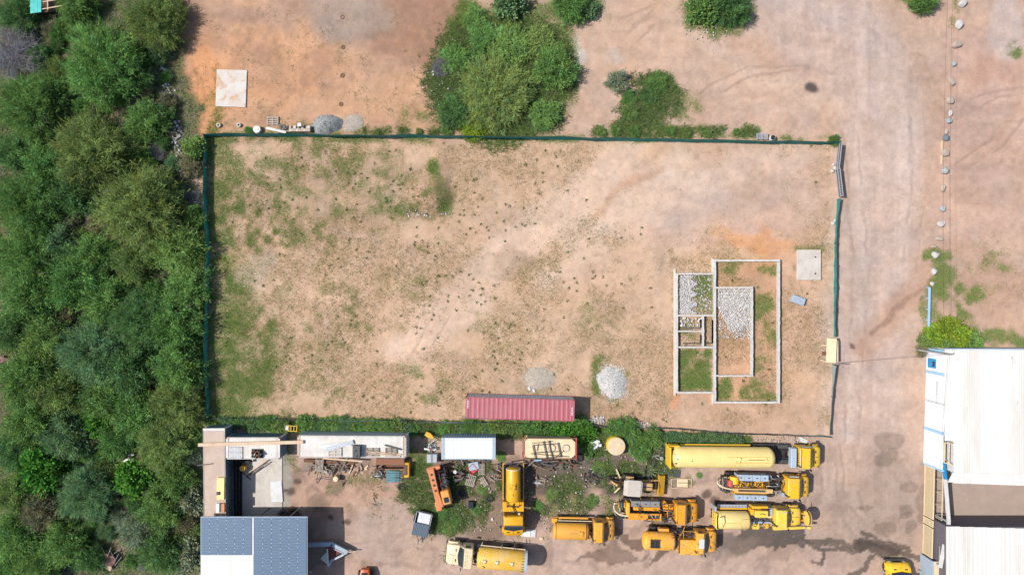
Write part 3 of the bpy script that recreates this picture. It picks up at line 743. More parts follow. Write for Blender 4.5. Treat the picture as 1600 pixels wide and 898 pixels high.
for i in range(1500):
    if cnt > 85: break
    px, py = trng.uniform(2, 306), trng.uniform(40, 892); r = trng.uniform(10, 19)
    if py < 230 and px > 262: continue
    if any(math.hypot(px-a, py-b) < c*.86 + r*.3 for a, b, c in placed): continue
    if any(abs(px-a) < w and abs(py-b) < h for a, b, w, h in ((178,768,18,24),(178,865,24,26),(24,84,30,30),(70,10,30,20),(200,715,14,10),(208,825,8,8),(278,240,24,14))): continue
    placed.append((px, py, r)); cnt += 1
    hu = trng.choice(['mid','olive','dark','grey','blue','mid','brown'])
    tree(px, py, r, hu, near_label(px, py, hu, 'small shrub', 'small shrub filling a gap between the trees of the dense bush'), 'small shrubs in the dense bush', 'sml', 'shrub', 'shrub')
# clump beyond the top fence
CL = 'trees and shrubs of the clump beyond the top fence'
tree(775, 142, 62, 'olive', 'large spreading thorn tree in the clump above the top fence', CL, 'big', hk=.6)
tree(866, 106, 36, 'mid', 'dense green shrub on the right side of the fence clump', CL, 'mid', 'shrub', 'shrub')
tree(742, 30, 20, 'pale', 'bright green shrub at the upper tip of the fence clump', CL, 'sml', 'shrub', 'shrub', .5)
tree(752, 58, 22, 'mid', 'green shrub just below the upper tip of the fence clump', CL, 'sml', 'shrub', 'shrub', .5)
tree(712, 92, 24, 'mid', 'green shrub on the upper left side of the fence clump', CL, 'sml', 'shrub', 'shrub', .6)
tree(708, 175, 28, 'dark', 'dark shrub on the lower left side of the fence clump', CL, 'mid', 'shrub', 'shrub', .8)
tree(1012, 150, 15, 'dark', 'dark lower shrub of the pair left of open sand above the fence', None, 'sml', 'shrub', 'shrub', .6)
tree(1026, 130, 16, 'mid', 'green upper shrub of the pair left of open sand above the fence', None, 'sml', 'shrub', 'shrub', .6)
tree(985, 175, 14, 'olive', 'olive shrub between the spiky plants and the top fence', None, 'sml', 'shrub', 'shrub', .6)
tree(800, 70, 32, 'pale', 'light green low shrub above the large spreading thorn tree', CL, 'sml', 'shrub', 'shrub', .5)
tree(842, 65, 26, 'olive', 'olive low shrub at the upper right of the fence clump', CL, 'sml', 'shrub', 'shrub', .5)
tree(850, 180, 24, 'pale', 'light green shrub at the lower right of the fence clump', CL, 'sml', 'shrub', 'shrub', .7)
tree(740, 200, 22, 'lime', 'yellowish low shrub hugging the top fence under the thorn tree', CL, 'sml', 'shrub', 'shrub', .5)
dead(690, 105, 16, 'grey pile of dead branches left of the fence clump')
tree(795, 2, 24, 'blue', 'bluish shrub at the top edge above the fence clump', None, 'leaf', 'shrub', 'shrub')
tree(893, 4, 32, 'mid', 'green shrub at the top edge right of the fence clump', None, 'mid', 'shrub', 'shrub')
tree(922, 16, 14, 'blue', 'small bluish shrub beside the green one at the top edge', None, 'leaf', 'shrub', 'shrub')
tree(1142, 8, 34, 'dark', 'dark green tree at the top edge on the open sand', None, 'mid', 'tree', 'tree')
tree(1098, 12, 24, 'mid', 'green shrub left of the dark tree on the open sand', None, 'leaf', 'shrub', 'shrub')
tree(1445, 0, 22, 'mid', 'green shrub at the top edge near the first boulder', None, 'sml', 'shrub', 'shrub')
def aloe(px, py, r, label):
    g = random.Random(px); b = MB(); x, y, _ = W(px, py, .4)
    root = thing('spiky_plant', label, 'plant', (x, y, 0)); rm = r/PPM
    for i in range(34):
        a = g.uniform(0, 6.28); e = g.uniform(.15, 1.1); L = rm*g.uniform(.6, 1.1); w = .05
        t = (math.cos(a)*math.cos(e)*L, math.sin(a)*math.cos(e)*L, .2+math.sin(e)*L*.8)
        m = (t[0]*.5, t[1]*.5, t[2]*.75); n = (-math.sin(a)*w, math.cos(a)*w)
        b.add([(n[0]*.5, n[1]*.5, .1), (-n[0]*.5, -n[1]*.5, .1), (m[0]-n[0], m[1]-n[1], m[2]), (m[0]+n[0], m[1]+n[1], m[2]), t], [(0,1,2,3), (3,2,4)])
    b.build('leaves', M['aloe'], root)
    s = MB(); s.cyl((0,0,0), (0,0,.4), .12, 7); s.build('stem', M['bark'], root)
M['aloe'] = surf('aloe_leaf', (.13, .165, .075), .6)
tree(963, 126, 17, 'grey', 'spiky grey green bush on the sand above the top fence', None, 'sml', 'shrub', 'shrub', .9)
tree(981, 152, 12, 'mid', 'smaller green bush below the spiky grey green one', None, 'sml', 'shrub', 'shrub', .7)
# weedy shrubs along the outside of the top fence
for wi, (px, r) in enumerate(sorted(((700,8),(940,8),(962,9),(992,10),(1048,8),(1072,8),(1105,7),(1150,6),(590,5),(655,6),(388,7)))):
    tree(px, 209 - trng.uniform(0, 5), r, trng.choice(['olive','mid','pale']), nth(wi) + ' low weedy shrub from the left along the outside of the top fence', 'weedy shrubs along the top fence', 'sml', 'shrub', 'shrub', .7)
tree(1303, 219, 9, 'mid', 'small green shrub at the upper right fence corner', None, 'sml', 'shrub', 'shrub')
# hedge growing through the bottom fence
HD = 'hedge shrubs along the bottom fence'
x0 = 336; hi = 0
while x0 < 905:
    r = trng.uniform(9, 14); h = trng.choice(['mid','pale','blue','blue','olive']); kd = trng.choice(['leaf','sml','leaf'])
    if not 648 < x0 < 690 and not 450 < x0 < 470:
        py = 663 + trng.uniform(-3, 4) + (4 if x0 > 600 else 0)
        tree(x0, py, r, h, nth(hi) + ' hedge shrub from the left behind the row of containers', HD, kd, 'hedge_shrub', 'shrub', .7); hi += 1
    x0 += r*.95
for px, py, r, w_ in ((845,672,17,'left end'),(868,676,18,'middle'),(892,680,20,'upper right corner'),(912,672,18,'far upper right'),(920,700,13,'right side'),(905,662,14,'fence side')):
    tree(px, py, r, 'bright' if r > 17 else 'mid', 'leafy hedge shrub at the %s of the red framed tank container' % w_, 'leafy shrubs by the tank container', 'leaf', 'hedge_shrub', 'shrub', .8)
for px, py, r, lb in ((1000,700,22,'feathery tree right of the round cream tank top'), (1020,684,17,'green tree by the rubble between cream tank and bottom fence'), (985,672,18,'low feathery tree above the round cream tank top'), (960,668,16,'small green tree touching the bottom fence above the cream tank')):
    tree(px, py, r, 'mid', lb, 'trees by the cream tank', 'mid' if r > 20 else 'sml', hk=.8)
aloe(1012, 735, 20, 'thin sprawling branches of a bush beside the backhoe')
for i in range(17):
    tree(1040 + i*7.2, 683 + i*.45 + trng.uniform(-3.5, 3.5), trng.uniform(8, 10.5), 'blue', nth(i) + ' grey green hedge shrub from the left behind the long yellow tank trailer', 'grey green hedge behind the tank trailer', 'leaf', 'hedge_shrub', 'shrub', .9)
# right side
for px, py, r, h, w_ in ((1446,532,12,'olive','olive shrub left of the yellow ones'),(1462,522,17,'lime','left of three yellow green leafy shrubs'),(1482,516,19,'lime','middle of three yellow green leafy shrubs'),(1500,524,18,'lime','right of three yellow green leafy shrubs'),(1520,533,15,'pale','small light green shrub farthest right'),(1474,536,14,'pale','light green shrub touching the wall top'),(1440,548,9,'brown','brownish shrub at the pole foot')):
    tree(px, py, r, h, w_ + ' at the white warehouse corner', 'yellow green shrubs by the warehouse', 'leaf', 'shrub', 'shrub', .9)
# yard weeds that stand up
for px, py, r, h, lb in ((668,815,11,'pale','between the small grey trailer and the crane'),(690,800,13,'mid','below the orange crane'),(700,825,12,'olive','lowest in the patch right of the small trailer'),(712,812,10,'mid','right end of the patch below the crane'),(745,795,9,'mid','right of the black tub'),(752,765,8,'olive','below the narrow broken pallet'),(885,725,8,'mid','below the right end of the tank container'),(840,790,9,'mid','right of the bright yellow tanker platform'),(862,772,10,'olive','in the gravelly patch right of the bright yellow tanker'),(925,782,10,'olive','above the short orange tanker cab'),(782,712,8,'pale','right of the pale ribbed container'),(975,742,8,'mid','touching the backhoe canopy'),(935,732,11,'olive','left of the backhoe arm'),(1093,742,5,'pale','right of the timber grate on bare sand'),(585,770,9,'brown','beside the heap of brown twigs')):
    tree(px, py, r, h, 'low weed shrub ' + lb, 'weed shrubs in the yard', 'sml', 'weed_shrub', 'shrub', .35)
# ------------------------------------------------------------------ fences
def fence(label, pts, h, mat, post_mat, seed, name='shade_net_fence', lean=.0, step=3.0, skip=()):
    g = random.Random(seed)
    P = [Vector(W(px, py, h*.5)) for px, py in pts]
    for p in P: p.z = 0
    root = thing(name, label, 'fence', P[0])
    segs = []
    for a, b in zip(P[:-1], P[1:]):
        n = max(1, round((b-a).length/step)); segs += [(a.lerp(b, i/n), a.lerp(b, (i+1)/n)) for i in range(n)]
    o = P[0]
    prev_off = g.uniform(-.08, .08); tops = []
    for k, (a, b) in enumerate(segs):
        d = (b-a).normalized(); nn = Vector((-d.y, d.x, 0)); off = g.uniform(-.12, .12) + lean
        pb = MB(); pb.cyl(tuple(a-o-Vector((0,0,.2))), tuple(a-o+nn*prev_off+Vector((0,0,h+.12))), .04, 6); pb.build('post', post_mat, root)
        tops.append(a-o+nn*prev_off+Vector((0,0,h)))
        if k not in skip:
            m = MB(); nu, nv = 7, 3; ph = g.uniform(0, 6)
            for side in (0, 1):
                for i in range(nu+1):
                    for j in range(nv+1):
                        u, v = i/nu, j/nv
                        q = a.lerp(b, u) + nn*((prev_off*(1-u)+off*u)*v + .07*math.sin(u*math.pi)*math.sin(v*2.6+.3) + .03*math.sin(u*11+ph) - side*.02 + .01)
                        zz = h*v*(1 - .10*math.sin(u*math.pi)*v - .03*math.sin(u*9+ph)) + .02
                        m.v.append(tuple(q-o+Vector((0,0,zz))))
            s1 = (nu+1)*(nv+1)
            for i in range(nu):
                for j in range(nv):
                    a0 = i*(nv+1)+j; f = (a0, a0+nv+1, a0+nv+2, a0+1); m.f.append(f); m.f.append(tuple(s1+x for x in f[::-1]))
            m.build('net_panel', mat if g.random() > .18 else M['net_grey'] if mat is M['net_grey'] else mat, root, 60)
        prev_off = off
    wb = MB(); wb.tube([tuple(t) for t in tops], .012, 4); wb.build('wire', M['steel'], root)
    return root
fence('long green shade net fence along the top side of the sandy lot', [(320,211),(560,212),(800,215),(1000,219),(1310,224)], 1.4, M['net'], M['steel'], 1)
fence('green shade net fence between the dense bush and the lot', [(320,212),(319,300),(324,380),(322,480),(321,580),(325,652)], 1.05, M['net'], M['steel'], 2)
fence('sagging green net fence between the lot and the dirt road', [(1311,311),(1307,380),(1306,450),(1306,526)], .95, M['net'], M['steel'], 3, lean=-.25)
fence('greyish net fence along the lower part of the dirt road', [(1304,570),(1303,620),(1299,680)], 1.0, M['net_grey'], M['steel'], 4, lean=-.3)
fence('greyish net fence along the bottom of the lot behind the hedge', [(326,654),(600,658),(900,664),(1040,670),(1160,680),(1299,682)], .8, M['net_grey'], M['steel'], 5, lean=.1)
# ------------------------------------------------------------------ gate leaves at the upper right corner
def gate_leaf(label, a, b, h, mat, n=16, lean=.1, name='gate_leaf'):
    A, B = Vector(W(*a, 0)), Vector(W(*b, 0)); L = (B-A).length; rz = math.atan2(B.y-A.y, B.x-A.x)
    root = thing(name, label, 'gate', A, rz)
    f = MB()
    for z in (.1, h*.5, h): f.bar((0,-lean*z,z), (L,-lean*z,z), .07)
    for x in (0, L): f.bar((x,0,.05), (x,-lean*h,h), .08)
    f.build('frame', mat, root)
    for i in range(1, n):
        x = L*i/n; b_ = MB(); b_.bar((x,-.1*lean,.1), (x,-lean*h,h), .03); b_.build('bar', mat, root)
    s = MB(); s.slab((.05,.03,.1),(L-.05,.03,.1),(L-.05,-lean*h+.03,h-.05),(.05,-lean*h+.03,h-.05),.01); s.build('mesh_sheet', M['steel'], root)
    return root
gate_leaf('upper steel gate leaf at the lot corner by the road', (1309,227), (1305,265), 1.35, M['grey_metal'], 14, .15)
gate_leaf('lower steel gate leaf at the lot corner by the road', (1305,266), (1310,308), 1.35, M['grey_metal'], 16, .1)
# ------------------------------------------------------------------ shipping containers
def corrug(b, L, x0, x1, n, d, axis, base, z0, z1, sgn=1):
    "corrugated sheet; axis 'roof' runs ribs across, 'side' runs ribs up"
    xs = []; p = (x1-x0)/n
    for i in range(n):
        s = x0+i*p; xs += [(s, 0), (s+p*.3, 0), (s+p*.45, -d), (s+p*.85, -d)]
    xs.append((x1, 0))
    for (a, da), (c, dc) in zip(xs[:-1], xs[1:]):
        if axis == 'roof': b.quad((a, z0, base+da), (c, z0, base+dc), (c, z1, base+dc), (a, z1, base+da))
        else: b.quad((a, base+sgn*da, z0), (c, base+sgn*dc, z0), (c, base+sgn*dc, z1), (a, base+sgn*da, z1))
def container(label, cx, cy, L, rz, roof, side, frame, Wd=2.44, H=2.59, nr=22, cast=None, group=None, ends=True, name='shipping_container', border=None, rib=.028):
    x, y, _ = W(cx, cy, H); root = thing(name, label, 'container', (x, y, 0), R(rz), group)
    h, w = L/2, Wd/2
    b = MB(); b.quad((-h+.12,-w+.06,H-.09),(h-.12,-w+.06,H-.09),(h-.12,w-.06,H-.09),(-h+.12,w-.06,H-.09)); corrug(b, L, -h+.35, h-.35, nr, rib, 'roof', H-.01, -w+.09, w-.09); b.build('roof', roof, root)
    for s in (-1, 1):
        b = MB(); corrug(b, L, -h+.15, h-.15, int(L*3.4), .036, 'side', s*w-.01*s, .16, H-.1, s); b.build('side_wall', side, root)
        b = MB(); b.box(-h,h,s*w-.05 if s>0 else -w,w if s>0 else -w+.05,H-.12,H,); b.box(-h,h,s*w-.06 if s>0 else -w,w if s>0 else -w+.06,.02,.17); b.build('side_rail', frame, root)
    for s in (-1, 1):
        b = MB(); b.box(*((h-.3,h-.002) if s>0 else (-h+.002,-h+.3)), -w+.06, w-.06, H-.06, H-.004); b.build('header_plate', border or frame, root)
    e = MB()
    for i in range(8):
        y0 = -w+.1+i*(Wd-.2)/8; e.box(-h+.02, -h+.05+(.03 if i%2 else 0), y0, y0+(Wd-.2)/8, .15, H-.1)
    e.build('end_wall', side, root)
    for s in (-1, 1):
        d = MB(); d.box(h-.06, h-.02, .01 if s>0 else -w+.08, w-.08 if s>0 else -.01, .15, H-.12); dd = d.build('door', side, root)
        for q in (.3, .8):
            r_ = MB(); r_.cyl((h, s*q, .2), (h, s*q, H-.15), .02, 6); r_.build('lock_rod', M['grey_metal'], dd)
    for sx in (-1,1):
        for sy in (-1,1):
            b = MB(); b.box(*((h-.12,h) if sx>0 else (-h,-h+.12)), *((w-.12,w) if sy>0 else (-w,-w+.12)), .17, H-.12); b.build('corner_post', frame, root)
            for z in (0, H-.118):
                c = MB(); c.box(*((h-.17,h+.004) if sx>0 else (-h-.004,-h+.17)), *((w-.16,w+.004) if sy>0 else (-w-.004,-w+.16)), z, z+.122); c.build('corner_casting', cast or M['rusty'], root)
    return root
M['red_roof'] = surf('faded_red_sheet', (.40, .108, .128), .55, dirt=(.46,.24,.22), dirt_amt=.5, dirt_sc=.5, rust=(.22,.07,.05), rust_amt=-.1, rust_sc=2.2)
M['ctr_grey'] = surf('grey_container_steel', (.44,.50,.56), .6, dirt=DUST, dirt_amt=.3)
M['ctr_blue'] = surf('dark_blue_container_steel', (.09,.15,.21), .6, dirt=DUST, dirt_amt=.25)
M['ctr_tan'] = surf('dusty_tan_roof', (.50,.385,.31), .85, dirt=(.40,.26,.19), dirt_amt=.6, dirt_sc=.5)
M['ctr_white'] = surf('chalky_white_roof', (.64,.60,.55), .75, dirt=(.42,.34,.27), dirt_amt=.55, dirt_sc=.7)
M['ctr_pale'] = surf('pale_blue_white_roof', (.72,.75,.78), .6, dirt=(.6,.58,.54), dirt_amt=.25, dirt_sc=.6)
rc = container('long faded red shipping container at the bottom of the sandy lot', 812.5, 639, 12.19, -1.6, M['red_roof'], M['ctr_grey'], M['red_roof'], nr=22)
for s, k in ((-1, 5), (1, 5)):
    b = MB()
    for i in range(k): b.box(s*5.83-.07, s*5.83+.07, -.40+i*.19+(.35 if s<0 else -.12), -.28+i*.19+(.35 if s<0 else -.12), 2.592, 2.597)
    b.build('white_marking', M['white'], rc)
container('long container with dusty tan roof beside the dense bush', 335, 754, 12.19, 90.6, M['ctr_tan'], M['ctr_blue'], M['ctr_white'], nr=20, cast=M['ctr_white'], rib=.006)
container('short white roofed container with pallets on top next to the tan one', 395, 700, 6.06, 0, M['ctr_white'], M['ctr_blue'], M['ctr_white'], nr=16, rib=.009)
container('long white roofed container with planks and a grey box on top', 549.5, 697.5, 12.19, -.4, M['ctr_white'], M['ctr_grey'], M['ctr_white'], nr=14, cast=M['rusty'], rib=.007, border=M['ctr_tan'])
container('short pale blue white container with ribbed roof', 732, 700.5, 6.06, 0, M['ctr_pale'], M['blue_grey'], M['blue_grey'], nr=18, cast=M['grey_metal'], border=M['blue_grey'], rib=.02)
# tank container with red frame
tcx, tcy, _ = W(859, 700.5, 2.6)
tc = thing('tank_container', 'cream tank container in a rusty red frame beside the leafy shrubs', 'container', (tcx, tcy, 0), R(-.6))
b = MB(); h, w = 2.85, 1.1
b.prism([(-h,-w+.4),(-h+.45,-w),(h-.45,-w),(h,-w+.4),(h,w-.4),(h-.45,w),(-h+.45,w),(-h,w-.4)], .4, 2.45); b.build('tank_body', M['cream'], tc)
for sx in (-1,1):
    for sy in (-1,1):
        p_ = MB(); p_.box(sx*2.95-.08, sx*2.95+.08, sy*1.14-.08, sy*1.14+.08, 0, 2.6); p_.build('corner_post', M['red_frame'] if 'red_frame' in M else M['red'], tc)
    p_ = MB(); p_.box(sx*2.95-.07, sx*2.95+.07, -1.06, 1.06, 2.42, 2.58); p_.bar((sx*2.9,-1.1,2.5),(sx*2.45,-1.18,2.5),.1); p_.bar((sx*2.9,1.1,2.5),(sx*2.45,1.18,2.5),.1); p_.build('end_rail', M['red'], tc)
for sy in (-1,1):
    p_ = MB(); p_.box(-2.87, 2.87, sy*1.14-.06, sy*1.14+.06, 2.44, 2.57); p_.box(-2.87, 2.87, sy*1.14-.06, sy*1.14+.06, .05, .2); p_.build('side_rail', M['rusty'], tc)
for cxm in (.25, 1.85):
    m_ = MB(); m_.cyl((cxm,.05,2.45),(cxm,.05,2.56),.36,16); m_.build('manhole', M['cream'], tc)
    m_ = MB(); m_.lathe([(0,.40),(.05,.42),(.06,.37)], (cxm,.05,2.45), 'z', 16); m_.build('manhole_ring', M['steel'], tc)
for a_, b_ in (((-2.1,-.6),(2.2,-.9)),((-2.0,.55),(.3,.8)),((-1.4,-.3),(-1.3,.5)),((.6,-1.0),(1.6,-.2))):
    p_ = MB(); p_.bar((*a_,2.52),(*b_,2.55),.06); p_.build('pipe', M['rusty'], tc)
fr = thing('scaffold_rack', 'dark steel rack lying on top of the cream tank container', 'frame', (tcx, tcy, 2.6), R(12))
for a_, b_ in (((-1.8,-.9),(-1.8,.75)),((-.55,-1.15),(-.55,.95)),((.05,-1.2),(.05,.9)),((1.0,-1.2),(1.0,.45))):
    p_ = MB(); p_.bar((*a_,.05),(*b_,.05),.1); p_.build('cross_bar', M['steel'], fr)
for a_, b_ in (((-1.8,.75),(1.0,.35)),((-1.8,-.1),(1.1,-.55)),((-1.7,-.85),(1.2,-1.15))):
    p_ = MB(); p_.bar((*a_,.0),(*b_,.0),.07); p_.build('long_bar', M['steel'], fr)
# ------------------------------------------------------------------ concrete slabs, foundation
def plate(name, label, cat, px0, px1, py0, py1, z0, z1, mat, rz=0, kind=None, ch=.03):
    a = W((px0+px1)/2, (py0+py1)/2, z1); f = (CAM_H-z1)/CAM_H/PPM
    hx, hy = (px1-px0)/2*f, (py1-py0)/2*f
    b = MB(); b.box(-hx,hx,-hy,hy,z0,z1,ch=ch); o = b.build(name, mat, None, None, (a[0],a[1],0), (0,0,R(rz)))
    return tag(o, label, cat, kind=kind)
plate('concrete_slab', 'stained whitish concrete slab on the orange clearing', 'slab', 337.5, 385, 109, 167, -.1, .16, M['conc_w'], -2)
sl = plate('concrete_slab', 'pale concrete slab with two small lids beside the foundation', 'slab', 1246, 1283, 390, 437.5, -.1, .28, M['conc'])
for q in ((.45,.9),(.45,-1.0)):
    b = MB(); b.cyl((q[0]+.25,q[1],.28),(q[0]+.25,q[1],.31),.1,12); b.build('lid', M['steel'], sl)
tag(plate('concrete_yard', None, None, 366, 441, 708, 1000, -.1, .06, M['conc']), kind='structure')
plate('white_board', 'white board lying on the concrete yard', 'board', 423, 441, 751, 784, .065, .11, M['white'], 4)
fx, fy, _ = W(1138, 517, 0)
fd = thing('house_foundation', 'unfinished grey block foundation of a house in the lot', 'foundation', (fx, fy, 0))
def fwall(x0, x1, y0, y1, h=.55):
    a = W(x0, y1, h); c = W(x1, y0, h); b = MB(); X0, X1, Y0, Y1 = a[0]-fx, c[0]-fx, a[1]-fy, c[1]-fy; lx = X1-X0 > Y1-Y0; n_ = max(1, round((X1-X0 if lx else Y1-Y0)/.4)); g_ = random.Random(int(x0*7+y0))
    b.box(X0+.01, X1-.01, Y0+.01, Y1-.01, -.15, h-.04)
    for i in range(n_):
        j, k, e = g_.uniform(-.02,.02), g_.uniform(-.045,.015), .012
        if g_.random() < .03: continue
        if lx: b.box(X0+(X1-X0)*i/n_+e, X0+(X1-X0)*(i+1)/n_-e, Y0+j, Y1+j, -.1, h+k)
        else: b.box(X0+j, X1+j, Y0+(Y1-Y0)*i/n_+e, Y0+(Y1-Y0)*(i+1)/n_-e, -.1, h+k)
    b.build('wall', M['block'], fd)
t = 2.2
for s in ((1116,1219,405.5,408.5),(1116,1219,627,630),(1116,1119,408.6,626.9),(1216.2,1219,408.6,626.9),(1056.5,1059.5,426.5,614.5),(1059.6,1115.9,426.5,429),(1059.6,1115.9,611.8,614.5),(1059.6,1115.9,491.5,494),(1059.6,1115.9,541,543.5),(1098,1100.4,494.1,540.9),(1059.6,1097.9,516.2,518.4),
          (1119.1,1177,448,450.4),(1174.8,1177,450.5,585.7),(1119.1,1177,585.8,588.2)):
    fwall(*s)
b = MB(); a = W(1056, 600, .2); 
for s in ((1052.5,1055.8,420,618),(1112,1114.8,615.3,632),(1112,1114.8,404,425.5)):
    p0 = W(s[0], s[3], .12); p1 = W(s[1], s[2], .12); b.box(p0[0]-fx,p1[0]-fx,p0[1]-fy,p1[1]-fy,-.1,.14)
b.build('footing', M['conc'], fd)
for k, (x0,x1,y0,y1) in enumerate(((1101,1114,497,538),(1064,1096,496,514),(1064,1096,520,538))):
    p0 = W(x0,y1,.1); p1 = W(x1,y0,.1); b = MB()
    for q in (0,1): b.bar((p1[0]-fx-.1,p0[1]-fy+.2,.2),(p1[0]-fx-.1,p1[1]-fy-.2,.2),.12)
    b.bar((p0[0]-fx+.2,p0[1]-fy+.15,.2),(p1[0]-fx-.15,p0[1]-fy+.15,.2),.12)
    b.build('trench_pipe', M['steel'], fd)
# ------------------------------------------------------------------ stones: boulders, rubble, gravel heaps
def rock_mesh(seed, mat, sub=2):
    bm = bmesh.new(); bmesh.ops.create_icosphere(bm, subdivisions=sub, radius=1)
    g = random.Random(seed); fr_ = [(Vector((g.gauss(0,1),g.gauss(0,1),g.gauss(0,1))).normalized(), g.uniform(.55,.9)) for _ in range(9)]
    for v in bm.verts:
        for n, d in fr_:
            e = v.co.dot(n) - d
            if e > 0: v.co -= n*e*.9
        v.co *= 1 + g.uniform(-.04,.04)
    me = bpy.data.meshes.new('boulder'); bm.to_mesh(me); bm.free(); me.materials.append(mat); return me
M['stone_w'] = surf('white_stone', (.50,.48,.45), .9, dirt=DUST, dirt_amt=.5, dirt_sc=1.5, bmp=.4)
M['stone_t'] = surf('tan_stone', (.40,.32,.26), .9, dirt=(.36,.27,.21), dirt_amt=.6, dirt_sc=1.5, bmp=.4)
M['stone_g'] = surf('grey_stone', (.34,.36,.35), .9, dirt=DUST, dirt_amt=.4, dirt_sc=1.5, bmp=.4)
M['stone_b'] = surf('dark_blue_grey_stone', (.13,.17,.20), .9, dirt=DUST, dirt_amt=.2, bmp=.4)
ROCK = {k: [rock_mesh(i*7+ord(k), M['stone_'+k]) for i in range(3)] for k in 'wtgb'}
ROCKS = [(1505,6,7,6,'w','white boulder at the top edge, first of the line'),(1499,39,6,8,'w','angular white boulder second in the line'),(1495,70,8,6,'t','wide tan boulder third in the line'),(1491,99,5,5,'g','small grey boulder fourth in the line'),(1488,128,4,7,'t','narrow tan boulder fifth in the line'),(1485,157,6,6,'t','roundish tan boulder sixth in the line'),(1486,177,3,6,'w','thin whitish stone between two boulders of the line'),(1483,188,6,5,'g','grey green boulder above the dark blue one'),(1480,205,3,5,'t','small tan stone touching the dark blue boulder'),(1479,215,6,5,'b','dark blue grey boulder in the line'),(1477,239,6,7,'t','blocky tan boulder beside the timber post'),
 (1477,266,6,6,'g','rounded grey boulder below the timber post'),(1474,294,5,6,'t','reddish tan boulder in the middle of the line'),(1473,326,5,6,'g','brownish grey boulder above the long white one'),(1471,350,8,5,'w','long white boulder in the line'),(1469,373,6,4,'t','flat tan stone below the long white boulder'),(1460,385,4,3,'t','small tan stone in the grass beside the line'),(1463,398,7,6,'w','large pointed white boulder standing in grass'),(1461,424,5,6,'w','white stone below the large pointed one'),(1458,443,4,4,'w','last small white stone above the blue rail')]
for px, py, rx, ry, k, lb in ROCKS:
    x, y, _ = W(px, py, .25); rx *= 1.1; ry *= 1.05
    tag(link('boulder', random.choice(ROCK[k]), None, (x, y, ry/PPM*.35), (0,0,random.uniform(-.4,.4)), (rx/PPM, ry/PPM, min(rx,ry)/PPM*.85)), lb, 'boulder', 'boulders lined up along the road')
for px, py, r, lb in ((1302,257,3,'upper small pale stone beside the gate'),(1305,262,4,'middle pale stone touching the gate'),(1301,267,4.5,'lower flat pale stone beside the gate'),(1293,230,2.2,'tiny pale stone left of the gate corner'),(1302,349,4,'small white stone at the sagging road fence'),(1305,345,3,'smaller white stone touching the sagging road fence')):
    x, y, _ = W(px, py, .1); tag(link('stone', random.choice(ROCK['w']), None, (x,y,.08), (0,0,random.uniform(0,3)), (r/PPM, r/PPM*.8, r/PPM*.6)), lb, 'stone')
STV = np.array([(1,0,.1),(.3,.9,0),(-.8,.5,.1),(-.7,-.6,0),(.4,-.9,.1),(.1,.05,.9)])
STF = [(0,1,5),(1,2,5),(2,3,5),(3,4,5),(4,0,5)]
def stones(name, pts, smin, smax, cols, parent=None, label=None, cat=None):
    g = np.random.default_rng(len(pts)); n = len(pts); a = g.uniform(0, 6.28, n); s = g.uniform(smin, smax, n)
    v = STV[None]*s[:, None, None]*g.uniform(.7, 1.3, (n,6,1)); x = v[...,0]*np.cos(a)[:,None]-v[...,1]*np.sin(a)[:,None]; y = v[...,0]*np.sin(a)[:,None]+v[...,1]*np.cos(a)[:,None]
    v = np.stack([x,y,v[...,2]],-1) + np.array(pts)[:,None,:]
    tri = v[:, np.array(STF).ravel()].reshape(-1,3)
    c = np.array(cols)[g.integers(0,len(cols),n)]*g.uniform(.75,1.25,n)[:,None]
    me = np_mesh(name, tri, n*5, 3, M['stonebit'], np.repeat(c, 15, 0)); o = link(name, me, parent); o['kind'] = 'stuff'
    if label: tag(o, label, cat)
    return o
M['stonebit'] = foliage('stone_chips', False, 0.0)
def heap(name, label, px, py, rx, ry, h, mat, n, sz, cols, seed, over=1.1):
    x0, y0, _ = W(px, py, h*.4); rx /= PPM; ry /= PPM; g = np.random.default_rng(seed)
    root = thing(name, label, 'heap', (x0, y0, 0))
    b = MB(); nr_, na = 9, 28; ph = g.uniform(0,6,3)
    def rad(a): return 1 + .10*math.sin(2*a+ph[0]) + .06*math.sin(3*a+ph[1]) + .04*math.sin(7*a+ph[2])
    def hh(t): return h*max(0, (1-t*t))**1.2
    b.v.append((0,0,h))
    for i in range(1, nr_+1):
        for k in range(na):
            a = 2*math.pi*k/na; t = i/nr_; b.v.append((math.cos(a)*t*rx*rad(a), math.sin(a)*t*ry*rad(a), hh(t)*(1+g.uniform(-.12,.12))-.05*(i==nr_)))
    for k in range(na): b.f.append((0, 1+k, 1+(k+1)%na))
    for i in range(nr_-1):
        for k in range(na): b.f.append((1+i*na+k, 1+(i+1)*na+k, 1+(i+1)*na+(k+1)%na, 1+i*na+(k+1)%na))
    b.build('mound', mat, root, 60)
    a = g.uniform(0,2*np.pi,n); t = np.sqrt(g.uniform(0,over,n)); t = np.where(t>1, 1+(t-1)*2.5, t)
    rr = np.array([rad(q) for q in a]); pts = np.stack([np.cos(a)*t*rx*rr, np.sin(a)*t*ry*rr, np.array([hh(min(q,1)) for q in t])],-1)
    stones('gravel_stones', pts, sz[0], sz[1], cols, root)
    return root
GW = [(.60,.59,.58),(.50,.48,.46),(.66,.65,.64),(.38,.36,.34),(.52,.47,.42)]; GG = [(.30,.31,.31),(.36,.37,.36),(.25,.26,.26),(.42,.42,.40)]; GT = [(.42,.37,.31),(.36,.31,.26),(.47,.42,.36)]
M['gravel_w'] = surf('white_gravel', (.46,.45,.43), .95, dirt=DUST, dirt_amt=.3, bmp=.8); M['gravel_g'] = surf('grey_gravel', (.30,.31,.31), .95, bmp=.8); M['gravel_t'] = surf('pale_gravel', (.42,.36,.30), .95, dirt=DUST, dirt_amt=.5, bmp=.8)
